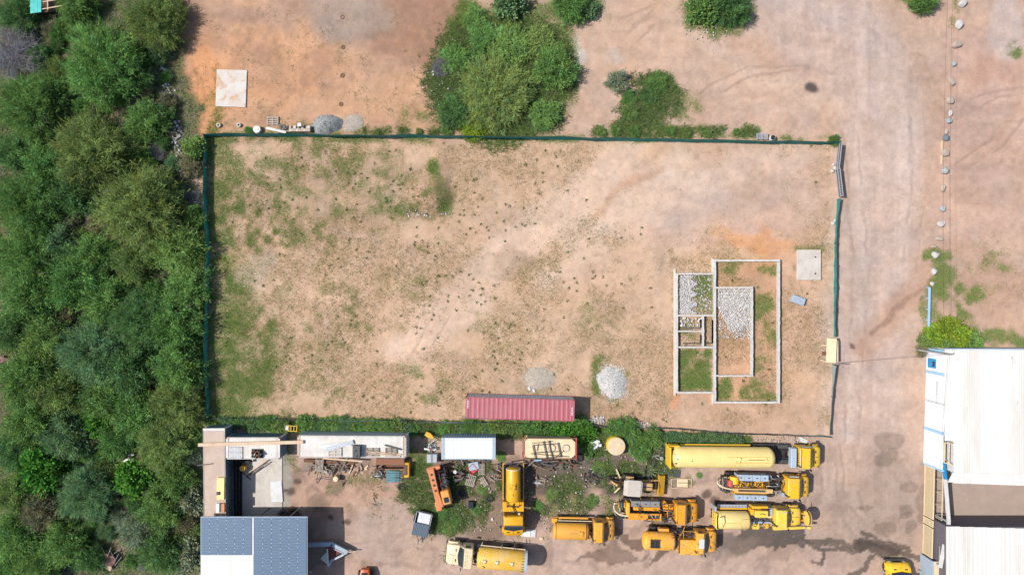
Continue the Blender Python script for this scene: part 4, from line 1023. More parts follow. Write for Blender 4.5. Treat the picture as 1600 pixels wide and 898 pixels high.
heap('gravel_heap', 'white gravel heap ringed by green weeds near the red container', 957, 598, 23, 25, .55, M['gravel_w'], 4200, (.02,.065), GW, 1, 1.2)
heap('gravel_heap', 'low pale gravel patch just above the red container', 843, 591, 23, 20, .15, M['gravel_t'], 1800, (.02,.05), GT, 2, 1.25)
heap('gravel_heap', 'blue grey crushed stone heap outside the top fence', 510, 194, 23, 17, .9, M['gravel_g'], 2200, (.02,.06), GG, 3, 1.02)
heap('gravel_heap', 'low pale gravel patch right of the blue grey heap', 551, 193, 19, 14, .12, M['gravel_t'], 1100, (.02,.05), GT, 4, 1.3)
def rubble(label, fn, n, z, sz, cols, seed, name='rubble'):
    g = np.random.default_rng(seed); pts = []
    while len(pts) < n:
        px, py, k = fn(g)
        if g.random() < k: x, y, _ = W(px, py, z); pts.append((x, y, z + g.uniform(0,.18)*k))
    stones(name, pts, sz[0], sz[1], cols, None, label, 'rubble')
def f1(g):
    px, py = g.uniform(1120,1174), g.uniform(451,530); lim = 506 + 6*math.sin(px*.11+1) + (px-1140)*.3 + g.normal(0, 7); lo = 1121 if py < 478 else 1121 + (py-478)*.5
    return px, py, (1.0 if py < lim and px > lo else .08)
rubble('white stone rubble filling the upper half of the inner foundation', f1, 9500, .05, (.025,.085), GW+[(.36,.34,.32),(.42,.35,.28)], 5)
rubble('grey stone rubble in the upper left room of the foundation', lambda g: ((lambda px, py: (px, py, 1.0 if px < 1084 + 5*math.sin(py*.4) else .06))(g.uniform(1061,1112), g.uniform(430,490))), 3600, .05, (.03,.09), [(.5,.47,.45),(.42,.39,.37),(.58,.56,.54)], 6)
rubble('white stone scraps in the small rooms of the foundation', lambda g: (g.uniform(1062,1096), g.uniform(496,512), .6), 60, .05, (.05,.16), GW, 7)
rubble('line of white rubble in the lot near the green curve of weeds', lambda g: (g.normal(668,16), g.normal(333,3), 1), 60, .02, (.04,.12), GW, 8)
rubble('broken white rubble strip at the right end of the bottom fence', lambda g: (g.uniform(1180,1265), g.normal(686,4), 1), 90, .03, (.04,.12), GG+GT, 9)
rubble('pile of pale rubble by the bottom fence above the trees', lambda g: (g.normal(1000,9), g.normal(663,2), 1), 120, .05, (.05,.14), [(.5,.42,.38),(.42,.36,.33),(.56,.5,.47)], 10)
rubble('pile of grey broken concrete at the right end of the red container', lambda g: (g.normal(934,7), g.normal(656,2.5), 1), 90, .05, (.07,.22), [(.45,.4,.36),(.38,.35,.33),(.52,.48,.44)], 11)
rubble('white rubble and litter at the edge of the dense bush', lambda g: ((lambda t: (252+t*30+g.normal(0,4), 95+t*140+g.normal(0,14), 1))(g.random())), 240, .05, (.05,.17), GW+GG, 12)
rubble('white scraps lying in the upper fence clump', lambda g: (g.normal(682,14), g.normal(130,22), 1), 34, .2, (.03,.12), [(.6,.6,.6),(.6,.6,.58),(.3,.28,.27)], 13)
rubble('scattered pale stones in the shrub on the open sand', lambda g: (g.normal(1105,22), g.normal(50,12), 1), 60, .03, (.04,.12), GT, 14)
rubble('litter and scraps scattered over the junk yard', lambda g: (g.uniform(690,920), g.uniform(735,830), .6+.4*(g.random())), 420, .02, (.03,.11), [(.6,.58,.55),(.3,.27,.25),(.45,.4,.36),(.2,.18,.17),(.55,.45,.35)], 15)
rubble('oily debris scattered along the dark soil by the hedge', lambda g: (g.uniform(905,1045), g.uniform(690,760), 1), 320, .02, (.04,.13), [(.2,.17,.15),(.35,.3,.27),(.5,.47,.44),(.14,.12,.11)], 16)
rubble('small stones strewn over the whole sandy ground', lambda g: (g.uniform(340,1590), g.uniform(5,890), (.25+.75*(g.random()**3))), 2600, .0, (.015,.05), [(.42,.32,.25),(.3,.23,.18),(.55,.46,.38),(.2,.16,.12)], 17)
# ------------------------------------------------------------------ panelled roof workshop, bottom left
RZ = 3.9
wx, wy, _ = W(396, 880, 0)
ws = thing('workshop', 'workshop with blue grey panelled roof and white section at the bottom edge', 'building', (wx, wy, 0))
def rp(px, py, z=RZ): a = W(px, py, z); return (a[0]-wx, a[1]-wy, a[2])
M['roof_blue'] = surf('blue_grey_roof_panel', (.125,.185,.265), .42, dirt=(.17,.235,.31), dirt_amt=.5, dirt_sc=.7)
M['roof_frame'] = surf('panel_edge', (.50,.56,.62), .5)
M['wall_dark'] = surf('shade_dark_shop_wall', (.14,.13,.13), .85, dirt=DUST, dirt_amt=.2)  # shade below the open sided roof is painted into this dark wall colour
a0 = rp(313, 807); a1 = rp(480, 960)
b = MB(); b.box(a0[0]+.35, a1[0]-1.5, a1[1]+.35, a0[1]-1.4, 0, RZ-.25); b.build('wall', M['wall_dark'], ws)
b = MB(); b.box(a0[0], a1[0], a1[1], a0[1], RZ-.22, RZ-.075); b.build('roof_deck', M['blue_grey'], ws)
pn = MB(); pn.box(0, 1.0, 0, .5, 0, .045)
PN = MB()
PN.box(.008, .992, .008, .200, 0, .045); PN.box(.008, .992, .216, .408, 0, .046)
for i in range(1): pass
PN = MB(); PN.box(.006,.994,.0,.145,0,.05); PN.box(.006,.994,.185,.33,0,.05); PN.box(.006,.994,.37,.5,0,.05); PN.box(0,1,0,.5,-.02,.0)
pme = PN.mesh('roof_panel', M['roof_blue'])
clip_me = MB().box(-.035,.035,-.06,.06,0,.075).mesh('panel_clip', M['roof_frame'])
def block(px0, px1, py0, cols, rows):
    p0 = rp(px0, py0); p1 = rp(px1, py0); cw = (p1[0]-p0[0])/cols
    for r_ in range(rows):
        for c in range(cols):
            o = link('roof_panel', pme, ws, (p0[0]+c*cw, p0[1]-(r_+1)*.515, RZ-.06), None, (cw*.985, 1.0, 1))
            if c: link('clip', clip_me, o, (0, .27 + .09*((r_*7+c) % 3 - 1), .0))
block(314, 393.5, 808, 6, 8)
block(397, 479, 808, 6, 14)
for px in (330, 400, 478):
    q = rp(px, 809); pm = MB(); pm.box(q[0]-.07, q[0]+.07, q[1]-.25, q[1]-.11, 0, RZ-.22); pm.build('column', M['steel'], ws)
wr0 = rp(313.5, 866.5); wr1 = rp(396, 960)
n = 7
for i in range(n):
    b = MB(); x0 = wr0[0] + (wr1[0]-wr0[0])*i/n; x1 = wr0[0] + (wr1[0]-wr0[0])*(i+1)/n
    b.box(x0+.004, x1-.004, wr1[1], wr0[1], RZ-.06, RZ-.02+.004*(i%2)); b.build('white_roof_sheet', M['white_roof'], ws)
b = MB(); s0 = rp(394, 808); s1 = rp(396.6, 866); b.box(s0[0], s1[0], s1[1], s0[1], RZ-.07, RZ+.0); b.build('ridge_strip', M['white'], ws)
# ------------------------------------------------------------------ white warehouse, right
hx, hy, _ = W(1530, 650, 0)
wh = thing('warehouse', 'large warehouse with white ribbed sheet roof at the right edge', 'building', (hx, hy, 0))
def hp(px, py, z): a = W(px, py, z); return (a[0]-hx, a[1]-hy, a[2])
b = MB(); q0 = hp(1494, 546, 4.0); q1 = hp(1760, 748, 4.0); b.box(q0[0]+.2, q1[0], q1[1]+.5, q0[1]-.1, 0, 3.7); b.build('wall', M['white'], wh)
zr0, zr1 = 3.9, 4.9
rs_w = .92; xw = hp(1476, 600, 3.9)[0]; xe = hp(1760, 600, 4.9)[0]; ns = int((xe-xw)/rs_w)
yt = hp(1500, 545.5, 3.9)[1]; yb_in = hp(1500, 688, 3.9)[1]; yb = hp(1500, 754, 3.9)[1]
for i in range(ns):
    u0, u1 = i/ns, (i+1)/ns; x0, x1 = xw+(xe-xw)*u0, xw+(xe-xw)*u1; z0, z1 = zr0+(zr1-zr0)*u0, zr0+(zr1-zr0)*u1
    bot = yb_in if x0 < xw+.9 else yb - .02*(i) ; m = MB()
    k = 4
    for j in range(k):
        xa, xb = x0+(x1-x0)*j/k, x0+(x1-x0)*(j+1)/k; za, zb = z0+(z1-z0)*j/k, z0+(z1-z0)*(j+1)/k; w_ = (xb-xa)
        m.slab((xa,bot,za+.015*(i%2)),(xa+w_*.72,bot,zb+.015*(i%2)),(xa+w_*.72,yt,zb+.015*(i%2)),(xa,yt,za+.015*(i%2)),.03)
        m.slab((xa+w_*.72,bot,zb+.028),(xb,bot,zb+.028),(xb,yt,zb+.028),(xa+w_*.72,yt,zb+.028),.04)
    m.build('roof_sheet', M['white_roof_b'] if i % 5 in (2, 3) else M['white_roof'], wh)
m = MB(); m.slab(hp(1481,753,3.9), hp(1760,757,4.9), hp(1760,742,4.95), hp(1489,738,4.0), .05); m.build('eave_flashing', M['white_roof'], wh)
m = MB(); 
for y in (548, 546.6): pass
m.bar(hp(1476,545,3.85), hp(1760,547,4.85), .16, .14); m.build('gutter', M['blue_grey'], wh)
fm = MB(); c0, c1, c2, c3 = hp(1476,691,3.7), hp(1491,694,3.7), hp(1490,727,3.7), hp(1475,722,3.7)
for u, v in ((c0,c1),(c1,c2),(c2,c3),(c3,c0)): fm.bar(u, v, .1)
md = [(c0[i]+c1[i])/2 for i in range(3)]; me_ = [(c3[i]+c2[i])/2 for i in range(3)]; fm.bar(tuple(md), tuple(me_), .08); fm.build('opening_frame', M['cream'], wh)
# boundary wall
p0, p1 = Vector(W(1448, 543, 0)), Vector(W(1442.5, 724, 0)); L = (p1-p0).length; ang = math.atan2(p1.y-p0.y, p1.x-p0.x); WHT = 3.2
bw = thing('boundary_wall', 'tall white wall with light blue pilasters along the warehouse', 'wall', p0, ang)
M['wall_white'] = surf('white_wall', (.74,.77,.80), .8, dirt=(.6,.62,.64), dirt_amt=.3, dirt_sc=.5)
seg = [0, .2, .66, 1.0]
for i, (u, v) in enumerate(((.035,.19),(.215,.44),(.455,.675),(.70,.985))):
    b = MB(); b.box(L*u, L*v, 0.0, .22, 0, WHT - .04*i); b.build('wall_panel', M['wall_white'], bw)
for u, wd in ((.0175,.45),(.2025,.30),(.6875,.32),(.4475,.1),(.9925,.2)):
    b = MB(); b.box(L*u-wd/2, L*u+wd/2, -.05 if u != .4475 else .005, .24, 0, WHT+.04); b.build('pilaster', M['light_blue'] if u != .4475 else M['wall_white'], bw)
b = MB(); b.box(L*.085, L*.165, -.06, .05, .35, 1.75); wv = b.build('blue_window', M['vivid_blue'], bw)
b = MB(); b.box(L*.105, L*.15, -.075, -.055, 1.2, 1.6); b.build('pane', M['glass'], wv)
for k in range(7):
    b = MB(); b.box(L*(.275+k*.016), L*(.282+k*.016), -.012, .01, 1.9, 2.25); b.build('vent_slot', M['grey_metal'], bw)
b = MB(); b.bar((L*.26,-.03,2.0),(L*.46,-.03,2.0),.05); b.build('conduit', M['grey_metal'], bw)
# slatted gate along the road
def slat_gate(label, a, b_, h, n):
    A, B = Vector(W(*a, 0)), Vector(W(*b_, 0)); L = (B-A).length
    root = thing('slatted_gate', label, 'gate', A, math.atan2(B.y-A.y, B.x-A.x))
    f = MB()
    for z in (.12, h): f.bar((0,0,z),(L,0,z),.09)
    for x in (.04, L-.04): f.bar((x,0,0),(x,0,h+.04),.1)
    f.build('frame', M['cream'], root)
    sm = MB().box(-.035,.035,-.02,.02,.15,h-.05).mesh('slat', M['cream'])
    for i in range(1, n): link('slat', sm, root, (L*i/n, 0, 0))
    r_ = MB(); r_.bar((0,.9,h+.1),(L,.9,h+.1),.07); 
    for i in range(5): r_.bar((L*i/4,.9,0),(L*i/4,.9,h+.1),.07)
    r_.build('guide_rail', M['cream'], root)
slat_gate('longer cream slatted gate leaf next to the white boundary wall', (1444.5,725), (1442.8,803), 1.75, 56)
slat_gate('short cream slatted gate leaf in the middle of the gate line', (1442.7,805), (1442.3,815), 1.75, 8)
slat_gate('lower cream slatted gate leaf beside the parked yellow vehicle', (1442.2,817), (1441,862), 1.75, 32)
b = MB(); g0, g1 = Vector(W(1438,864,0)), Vector(W(1436,930,0)); L = (g1-g0).length
gw = thing('grey_wall', 'pale grey wall with cream end at the bottom edge by the gate', 'wall', g0, math.atan2(g1.y-g0.y, g1.x-g0.x))
b = MB(); b.box(0, L, 0, .2, 0, 2.2); b.build('wall_panel', M['blue_grey'], gw)
b = MB(); b.box(0, L, .2, 2.1, 2.1, 2.24); b.build('coping', M['cream'], gw)
# bent beam over the gate
be = thing('entrance_beam', 'bent light blue and white beam over the slatted gate', 'beam', W(1473, 722, 0))
bx_, by_ = be.location.x, be.location.y
def bp(px, py, z): a = W(px, py, z); return (a[0]-bx_, a[1]-by_, z)
b = MB(); b.bar(bp(1474,722,3.0), bp(1477,748,3.0), .28, .3); b.build('blue_section', M['vivid_blue'], be)
b = MB(); b.bar(bp(1477,748,3.0), bp(1482.5,815,3.0), .27, .3); b.build('upper_section', M['white'], be)
b = MB(); b.bar(bp(1482.5,815,3.01), bp(1469,886,3.01), .27, .3); b.build('lower_section', M['white'], be)
for q in ((1474,722),(1482,815),(1470,884)):
    b = MB(); c = bp(*q,3.0); b.box(c[0]-.08,c[0]+.08,c[1]-.08,c[1]+.08,0,2.85); b.build('support_post', M['grey_metal'], be)
# courtyard
M['paver'] = surf('brown_paving', (.36,.275,.225), .9, dirt=(.28,.21,.17), dirt_amt=.5, dirt_sc=.8, bmp=.3)
c0, c1 = W(1452, 690, .05), W(1780, 960, .05)
b = MB(); b.box(c0[0], c1[0], c1[1], c0[1], -.1, .05); tag(b.build('courtyard_paving', M['paver']), kind='structure')
# second building
sx, sy, _ = W(1540, 860, 0)
sb = thing('rear_shed', 'white roofed shed with shade coloured wall in the bottom right corner', 'building', (sx, sy, 0))
def sp_(px, py, z): a = W(px, py, z); return (a[0]-sx, a[1]-sy, z)
M['shed_wall'] = surf('shade_purple_grey_wall', (.12,.105,.125), .8)  # shade on the north face is put into the wall's base colour
q0, q1 = sp_(1480,822,3.8), sp_(1760,960,3.8); b = MB(); b.box(q0[0]+.1, q1[0], q1[1], q0[1]-.08, 0, 3.7); b.build('wall', M['shed_wall'], sb)
ns = 13
for i in range(ns):
    xa, xb = q0[0]-.1+(q1[0]-q0[0])*i/ns, q0[0]-.1+(q1[0]-q0[0])*(i+1)/ns
    m = MB(); m.slab((xa,q1[1],3.8+.012*(i%2)),(xb,q1[1],3.8+.012*(i%2)),(xb,q0[1]-.04*i,3.8+.012*(i%2)),(xa,q0[1]-.04*i,3.8+.012*(i%2)),.05)
    for j in range(3): xx = xa+(xb-xa)*(j+.5)/3; m.box(xx-.03,xx+.03,q1[1],q0[1]-.04*i-.01,3.80,3.85)
    m.build('roof_sheet', M['white_roof_b'] if i % 4 == 1 else M['white_roof'], sb)
fr_ = MB(); 
for k in range(3): e0 = sp_(1469,845+k*16,2.4); e1 = sp_(1480,846+k*16,2.4); fr_.bar(e0,e1,.07)
fr_.bar(sp_(1469,842,2.4), sp_(1468,886,2.4), .07); fr_.build('side_frame', M['cream'], sb)
# ------------------------------------------------------------------ utility pole, cables, kiosk
pb = W(1432, 546, 0); PH = 5.6
up = thing('utility_pole', 'tall grey utility pole leaning over the white wall corner', 'pole', pb)
b = MB(); b.cyl((0,0,-.3),(0,0,PH),.11,10,.07); b.build('shaft', M['grey_metal'], up, 40)
b = MB(); b.bar((-.55,.1,PH-.3),(.55,-.05,PH-.3),.1); b.build('crossarm', M['wood'], up)
for x in (-.45,-.0,.45):
    b = MB(); b.cyl((x,.03,PH-.25),(x,.03,PH-.08),.04,8); b.build('insulator', M['stone_w'], up)
def cable(label, a, b_, sag, r=.011):
    a, b_ = Vector(a), Vector(b_); pts = []
    for i in range(25):
        t = i/24; p = a.lerp(b_, t); p.z -= sag*4*t*(1-t); pts.append(tuple(p))
    tag(MB().tube(pts, r, 4).build('overhead_cable', M['black']), label, 'cable')
top = Vector(pb) + Vector((0,0,PH-.08))
e1 = Vector(W(1483,-60,5.6)); e2 = Vector(W(1490,-60,5.6))
cable('left overhead cable running over the line of boulders', top+Vector((-.45,.03,0)), e1, .5)
cable('right overhead cable running over the line of boulders', top+Vector((.45,.03,0)), e2, .5)
cable('overhead cable from the utility pole to the kiosk on the lot fence', top, W(1306,568,1.9), .25, .014)
cable('overhead cable running down across the warehouse roof edge', top+Vector((.1,0,-.2)), W(1469,735,4.2), .1)
kx, ky, _ = W(1296, 548, 0)
kk = thing('kiosk', 'small cream kiosk with sloping sheet roof on the lot fence', 'kiosk', (kx, ky, 0))
def kp(px, py, z): a = W(px, py, z); return (a[0]-kx, a[1]-ky, z)
b = MB(); u0, u1 = kp(1293,564,0), kp(1303,531,0); b.box(u0[0],u1[0],u0[1],u1[1],.1,1.0); b.build('body', M['cream'], kk)
b = MB(); b.slab(kp(1290.5,565.5,1.05), kp(1306,566.5,1.3), kp(1307.5,529,1.3), kp(1292,528,1.05), .05); b.build('roof', M['cream'], kk)
for px, py in ((1284,539),(1283,562)):
    b = MB(); b.bar(kp(px,py,.12), kp(1294,py+(1 if py<550 else 4),.9), .1); b.build('prop', M['pale_wood'], kk)
b = MB(); c = kp(1288,552,.1); b.box(c[0]-.2,c[0]+.2,c[1]-.2,c[1]+.2,0,.35); b.build('step', M['rusty'], kk)
b = MB(); c = kp(1306,567,0); b.cyl((c[0],c[1],0),(c[0],c[1],1.95),.05,8); b.build('service_pole', M['grey_metal'], kk)
# timber post and blue rail beside the boulders
a, c = W(1472,221,.1), W(1471,257,.1); b = MB(); b.bar((0,0,0),(c[0]-a[0],c[1]-a[1],0),.14,.14); tag(b.build('timber_post', M['pale_wood'], None, None, (a[0],a[1],.08)), 'long pale timber post lying beside the boulders', 'timber')
a, c = W(1452.5,449,.5), W(1451,517,.5); bl = thing('blue_rail', 'light blue painted rail ending at the yellow green shrubs', 'rail', (a[0],a[1],0))
d = (c[0]-a[0], c[1]-a[1]); b = MB(); b.bar((0,0,.5),(d[0],d[1],.5),.22,.12); b.build('beam', M['light_blue'], bl)
for i in range(5):
    b = MB(); b.bar((d[0]*i/4,d[1]*i/4,0),(d[0]*i/4,d[1]*i/4,.44),.1); b.build('post', M['light_blue'], bl)
# teal roofed shack at the top edge
tx, ty, _ = W(70, 10, 0)
sh = thing('shack', 'teal roofed shack with open pale timber frame at the top edge', 'shack', (tx, ty, 0))
def tp(px, py, z): a = W(px, py, z); return (a[0]-tx, a[1]-ty, z)
for i in range(3):
    b = MB(); xa, xb = 47+i*5.8, 47+(i+1)*5.8; b.slab(tp(xa+.1,21.5-i*.8,1.9+.01*(i%2)), tp(xb-.1,20.7-i*.8,1.9+.01*(i%2)), tp(xb-.1,-40,2.1), tp(xa+.1,-40,2.1), .04); b.build('roof_sheet', M['teal'], sh)
for py in (3.5, 14.5):
    b = MB(); b.bar(tp(64.5,py+.5,1.8), tp(97,py-5,1.8), .1); b.build('rafter', M['pale_wood'], sh)
b = MB(); b.bar(tp(74,-40,1.78), tp(75,16,1.78), .1); b.build('rafter', M['pale_wood'], sh)
for px, py in ((48,22),(64,20),(96,-1),(96,10)):
    b = MB(); q = tp(px,py,0); b.bar((q[0],q[1],0),(q[0],q[1],1.75),.1); b.build('post', M['pale_wood'], sh)
b = MB(); b.slab(tp(47,23,.6), tp(97,16,.6), tp(97,-40,.6), tp(47,-40,.6), .1); b.build('floor', M['rusty'], sh)
# collapsed shack in the lower bush
cx_, cy_, _ = W(178, 868, 0)
cs = thing('collapsed_shack', 'collapsed reddish brown shack half hidden in the lower bush', 'shack', (cx_, cy_, 0), R(-25))
b = MB(); b.slab((-.9,-.7,.9),(.5,-.9,.5),(.7,.3,.6),(-.6,.5,1.0),.05); b.build('roof_sheet', M['brownred'] if 'brownred' in M else M['rusty'], cs)
b = MB(); b.slab((-.9,-1.2,.7),(.5,-1.5,.4),(.5,-.95,.5),(-.9,-.75,.8),.05); b.build('roof_sheet', M['pale_wood'], cs)
for i in range(7):
    b = MB(); a = random.uniform(0,3.1); p = (random.uniform(-.5,.9), random.uniform(-.6,1.4), random.uniform(.6,1.0)); b.bar(p, (p[0]+math.cos(a)*1.4, p[1]+math.sin(a)*1.4, p[2]+.1), .06); b.build('stick', M['deadwood'], cs)
# ------------------------------------------------------------------ vehicles (local axes: x forward, y left, z up)
TYRE = MB().lathe([(-.15,.27),(-.15,.44),(-.11,.5),(.11,.5),(.15,.44),(.15,.27)], n=18).mesh('wheel', M['tyre'], 40)
RIM = MB().lathe([(-.13,.24),(-.10,.27),(.10,.27),(.13,.24),(.09,.08)], n=14).mesh('rim', M['rim'], 40)
def wheel(root, x, y, r=.5, w=1.0):
    o = link('wheel', TYRE, root, (x, y, r), (0, 0, R(90)), (w, r/.5, r/.5)); link('rim', RIM, o, (0,0,0), None, (1.02, 1, 1)); return o
def bx(root, name, mat, x0, x1, y0, y1, z0, z1, ch=.0, rz=0.0):
    return MB().box(x0, x1, y0, y1, z0, z1, rz, ch).build(name, mat, root)
def chassis(root, x0, x1, axles, w=2.3, r=.5, dual=True):
    b = MB()
    for s in (-1, 1): b.box(x0, x1, s*.42-.06, s*.42+.06, .62, .88)
    n = int((x1-x0)/1.2)
    for i in range(n+1): xx = x0+.1+(x1-x0-.2)*i/n; b.box(xx-.05, xx+.05, -.36, .36, .66, .84)
    b.build('chassis', M['chassis'], root)
    for k, ax in enumerate(axles):
        rear = k > 0
        for s in (-1, 1):
            wheel(root, ax, s*(w/2-.17), r)
            if rear and dual: wheel(root, ax, s*(w/2-.50), r)
        bx(root, 'axle', M['chassis'], ax-.07, ax+.07, -w/2+.3, w/2-.3, r-.08, r+.08)
def cab(root, xf, paint, w=2.3, cl=1.35, bl=1.15, roof=2.75, hood=1.75, front_r=.22, vents=True, roof_mat=None, fend=True):
    "short-bonneted truck cab whose nose ends at xf"
    xb = xf - bl + .08; cl -= .12; xr = xb - cl - .55
    roof_mat = roof_mat or paint; h = w/2
    b = MB(); b.loft([rrect(xr, -h+.06, h-.06, .85, roof-.06, .14), rrect(xr+.08, -h, h, .8, roof, .16), rrect(xr+cl-.12, -h, h, .8, roof, .16), rrect(xr+cl+.02, -h+.02, h-.02, .8, roof-.10, .16), rrect(xb+.05, -h+.05, h-.05, .8, hood+.12, .10)])
    b.build('cab_shell', roof_mat, root, 35)
    b = MB(); b.loft([rrect(xb-.02, -h+.0, h-.0, .62, hood+.10, .16), rrect(xb+bl*.45, -h+.01, h-.01, .6, hood+.04, .18), rrect(xf-.28, -h+.06, h-.06, .6, hood-.06, .2), rrect(xf-.08, -h+.16, h-.16, .62, hood-.2, .2), rrect(xf, -h+.3, h-.3, .7, hood-.42, .12)])
    b.build('bonnet', paint, root, 35)
    # windscreen sits just proud of the sloped front
    b = MB(); x0, z0, x1, z1 = xr+cl+.03, roof-.13, xb+.05, hood+.17
    b.add([(x0-.02,-h+.13,z0+.06),(x0-.02,h-.13,z0+.06),(x0+.06,0,z0+.08),(x1-.06,-h+.08,z1+.03),(x1-.06,h-.08,z1+.03),(x1+.10,0,z1+.05)], [(0,3,5,2),(2,5,4,1)]); b.build('windscreen', M['glass'], root)
    for s in (-1, 1):
        d = MB(); d.box(xr+.22, xr+cl-.05, s*h-.015, s*h+.015, .95, 1.85); dd = d.build('door', paint, root)
        g = MB(); g.box(xr+.28, xr+cl-.12, s*h-.012, s*h+.018, 1.92, 2.5); g.build('side_window', M['glass'], dd)
        hd = MB(); hd.box(xr+.32, xr+.5, s*(h+.02)-.02, s*(h+.02)+.02, 1.55, 1.6); hd.build('handle', M['steel'], dd)
        m = MB(); m.bar((xr+cl+.1, s*h, 2.3), (xr+cl+.25, s*(h+.28), 2.3), .03); mm = m.build('mirror_arm', M['steel'], root)
        m = MB(); m.box(xr+cl+.2, xr+cl+.28, s*(h+.28)-.11, s*(h+.28)+.11, 1.95, 2.4); m.build('mirror', M['black'], mm)
        hl = MB(); hl.cyl((xf-.06, s*(h-.42), 1.0), (xf+.03, s*(h-.42), 1.0), .12, 12); hl.build('headlight', M['white'], root)
        st = MB(); st.box(xr+.3, xr+.9, s*(h-.08)-.12, s*(h-.08)+.12, .45, .52); st.build('step', M['steel'], root)
        if fend:
            f = MB(); f.loft([rrect(xb+.02, s*h-.13, s*h+.13, .85, 1.18, .06), rrect(xb+.25, s*h-.15, s*h+.15, .95, 1.42, .08), rrect(xf-.4, s*h-.15, s*h+.15, .95, 1.40, .08), rrect(xf-.12, s*h-.14, s*h+.12, .75, 1.15, .06)]); f.build('fender', paint, root, 40)
        wp = MB(); wp.bar((x1+.08, s*.15, z1+.05), ((x0+x1)/2+.1, s*.75, (z0+z1)/2+.06), .02); wp.build('wiper', M['black'], root)
    bx(root, 'bumper', M['steel'], xf-.02, xf+.14, -h+.04, h-.04, .42, .72, .03)
    bx(root, 'grille', M['black'], xf-.01, xf+.02, -.55, .55, .78, 1.2)
    b = MB(); b.box(xb+.25, xf-.35, -.012, .012, hood+.0, hood+.075); b.build('bonnet_seam', M['steel'], root)
    if vents:
        for k in range(5): l = MB(); l.box(xr+cl-.28, xr+cl-.2, -.72+k*.36-.05, -.72+k*.36+.05, roof, roof+.05); l.build('roof_lamp', M['orange'], root)
    bx(root, 'roof_hatch', roof_mat, xr+cl*.35-.22, xr+cl*.35+.22, -.28, .22, roof-.01, roof+.035, .03)
    for s in (-1, 1): bx(root, 'bonnet_vent', M['black'], xb+.3, xb+.42, s*h*.5-.16, s*h*.5+.16, hood+.02, hood+.075)
    bx(root, 'sun_visor', M['steel'], xr+cl-.02, xr+cl+.08, -h+.12, h-.12, roof-.06, roof-.005)
    b = MB(); b.cyl((xr-.12, -h+.3, .9), (xr-.12, -h+.3, roof+.35), .07, 10); b.build('exhaust_stack', M['steel'], root)
    return xr
def truck(name, label, px, py, rz, z=1.6):
    x, y, _ = W(px, py, z); return thing(name, label, 'truck', (x, y, 0), R(rz))
def dish(x0, x1, r, d=.25):
    p = []
    for t in (0, .08, .25, .5, .8, 1.0): a = math.acos(1-t) if t < 1 else math.pi/2; p.append((x0 + d*(1-math.sin(a)), r*(1-math.cos(a))**.5 if t else .02))
    p = [(x0 + d*(1-math.cos(q)), max(.02, r*math.sin(q))) for q in (0, .35, .7, 1.0, 1.3, 1.57)]
    return p + [(x1 - d*(1-math.cos(q)), max(.02, r*math.sin(q))) for q in (1.57, 1.3, 1.0, .7, .35, 0)]
def tank(root, mat, x0, x1, r, zc, sy=1.0, sz=1.0, d=.25, n=28, y=0.0, name='tank'):
    return MB().lathe(dish(x0, x1, r, d), (0, y, zc), 'x', n, sy, sz).build(name, mat, root, 50)
def hatch(root, mat, x, y, z, r=.28):
    b = MB(); b.lathe([(0,r*1.15),(.05,r*1.15),(.06,r),(.11,r*.95),(.13,r*.4)], (x,y,z), 'z', 16); o = b.build('manhole', mat, root, 40)
    for k in range(4):
        a = k*1.57+.6; c = MB(); c.box(x+math.cos(a)*r*1.05-.04, x+math.cos(a)*r*1.05+.04, y+math.sin(a)*r*1.05-.04, y+math.sin(a)*r*1.05+.04, z+.05, z+.12); c.build('clamp', M['steel'], o)
    return o
def hose(root, pts, r=.05, mat=None, name='hose', n=7):
    # smooth the polyline
    P = [Vector(p) for p in pts]; out = []
    for i in range(len(P)-1):
        a, b, c, d = P[max(i-1,0)], P[i], P[i+1], P[min(i+2,len(P)-1)]
        for k in range(5):
            t = k/5; out.append(tuple(.5*((2*b)+(c-a)*t+(2*a-5*b+4*c-d)*t*t+(3*b-a-3*c+d)*t*t*t)))
    out.append(tuple(P[-1])); return MB().tube(out, r, n).build(name, mat or M['black'], root, 60)
def ring(root, x, r, zc, w, mat, name='tank_band', sy=1.0, sz=1.0, y=0.0):
    return MB().lathe([(x-w,r*.99),(x-w,r),(x+w,r),(x+w,r*.99)], (0,y,zc), 'x', 28, sy, sz).build(name, mat, root, 40)
def rail(root, pts, r=.025, mat=None, name='rail'):
    return MB().tube(pts, r, 6).build(name, mat or M['steel'], root)
def panel_lines(root, mat, x0, x1, y0, y1, z, nx_, name='locker'):
    w_ = (x1-x0)/nx_
    for i in range(nx_):
        o = bx(root, name, mat, x0+i*w_+.015, x0+(i+1)*w_-.015, y0, y1, z[0], z[1], .03)
        bx(o, 'latch', M['steel'], x0+(i+.5)*w_-.09, x0+(i+.5)*w_+.09, (y0+y1)/2-.06, (y0+y1)/2+.06, z[1]-.02, z[1]+.03)
def clutter(root, x0, x1, y0, y1, z0, n, seed, mats):
    g = random.Random(seed)
    for k in range(n):
        x, y, z = g.uniform(x0, x1), g.uniform(y0, y1), z0 + g.uniform(0, .35); a = g.choice([0, 0, 1.57, g.uniform(0, 3)]); L = g.uniform(.2, .7)
        hose(root, [(x-math.cos(a)*L, y-math.sin(a)*L, z), (x, y, z+g.uniform(.05,.25)), (x+math.cos(a)*L, y+math.sin(a)*L, z-.05)], g.uniform(.025,.06), M[g.choice(mats)], g.choice(['hose','pipe']), 5)
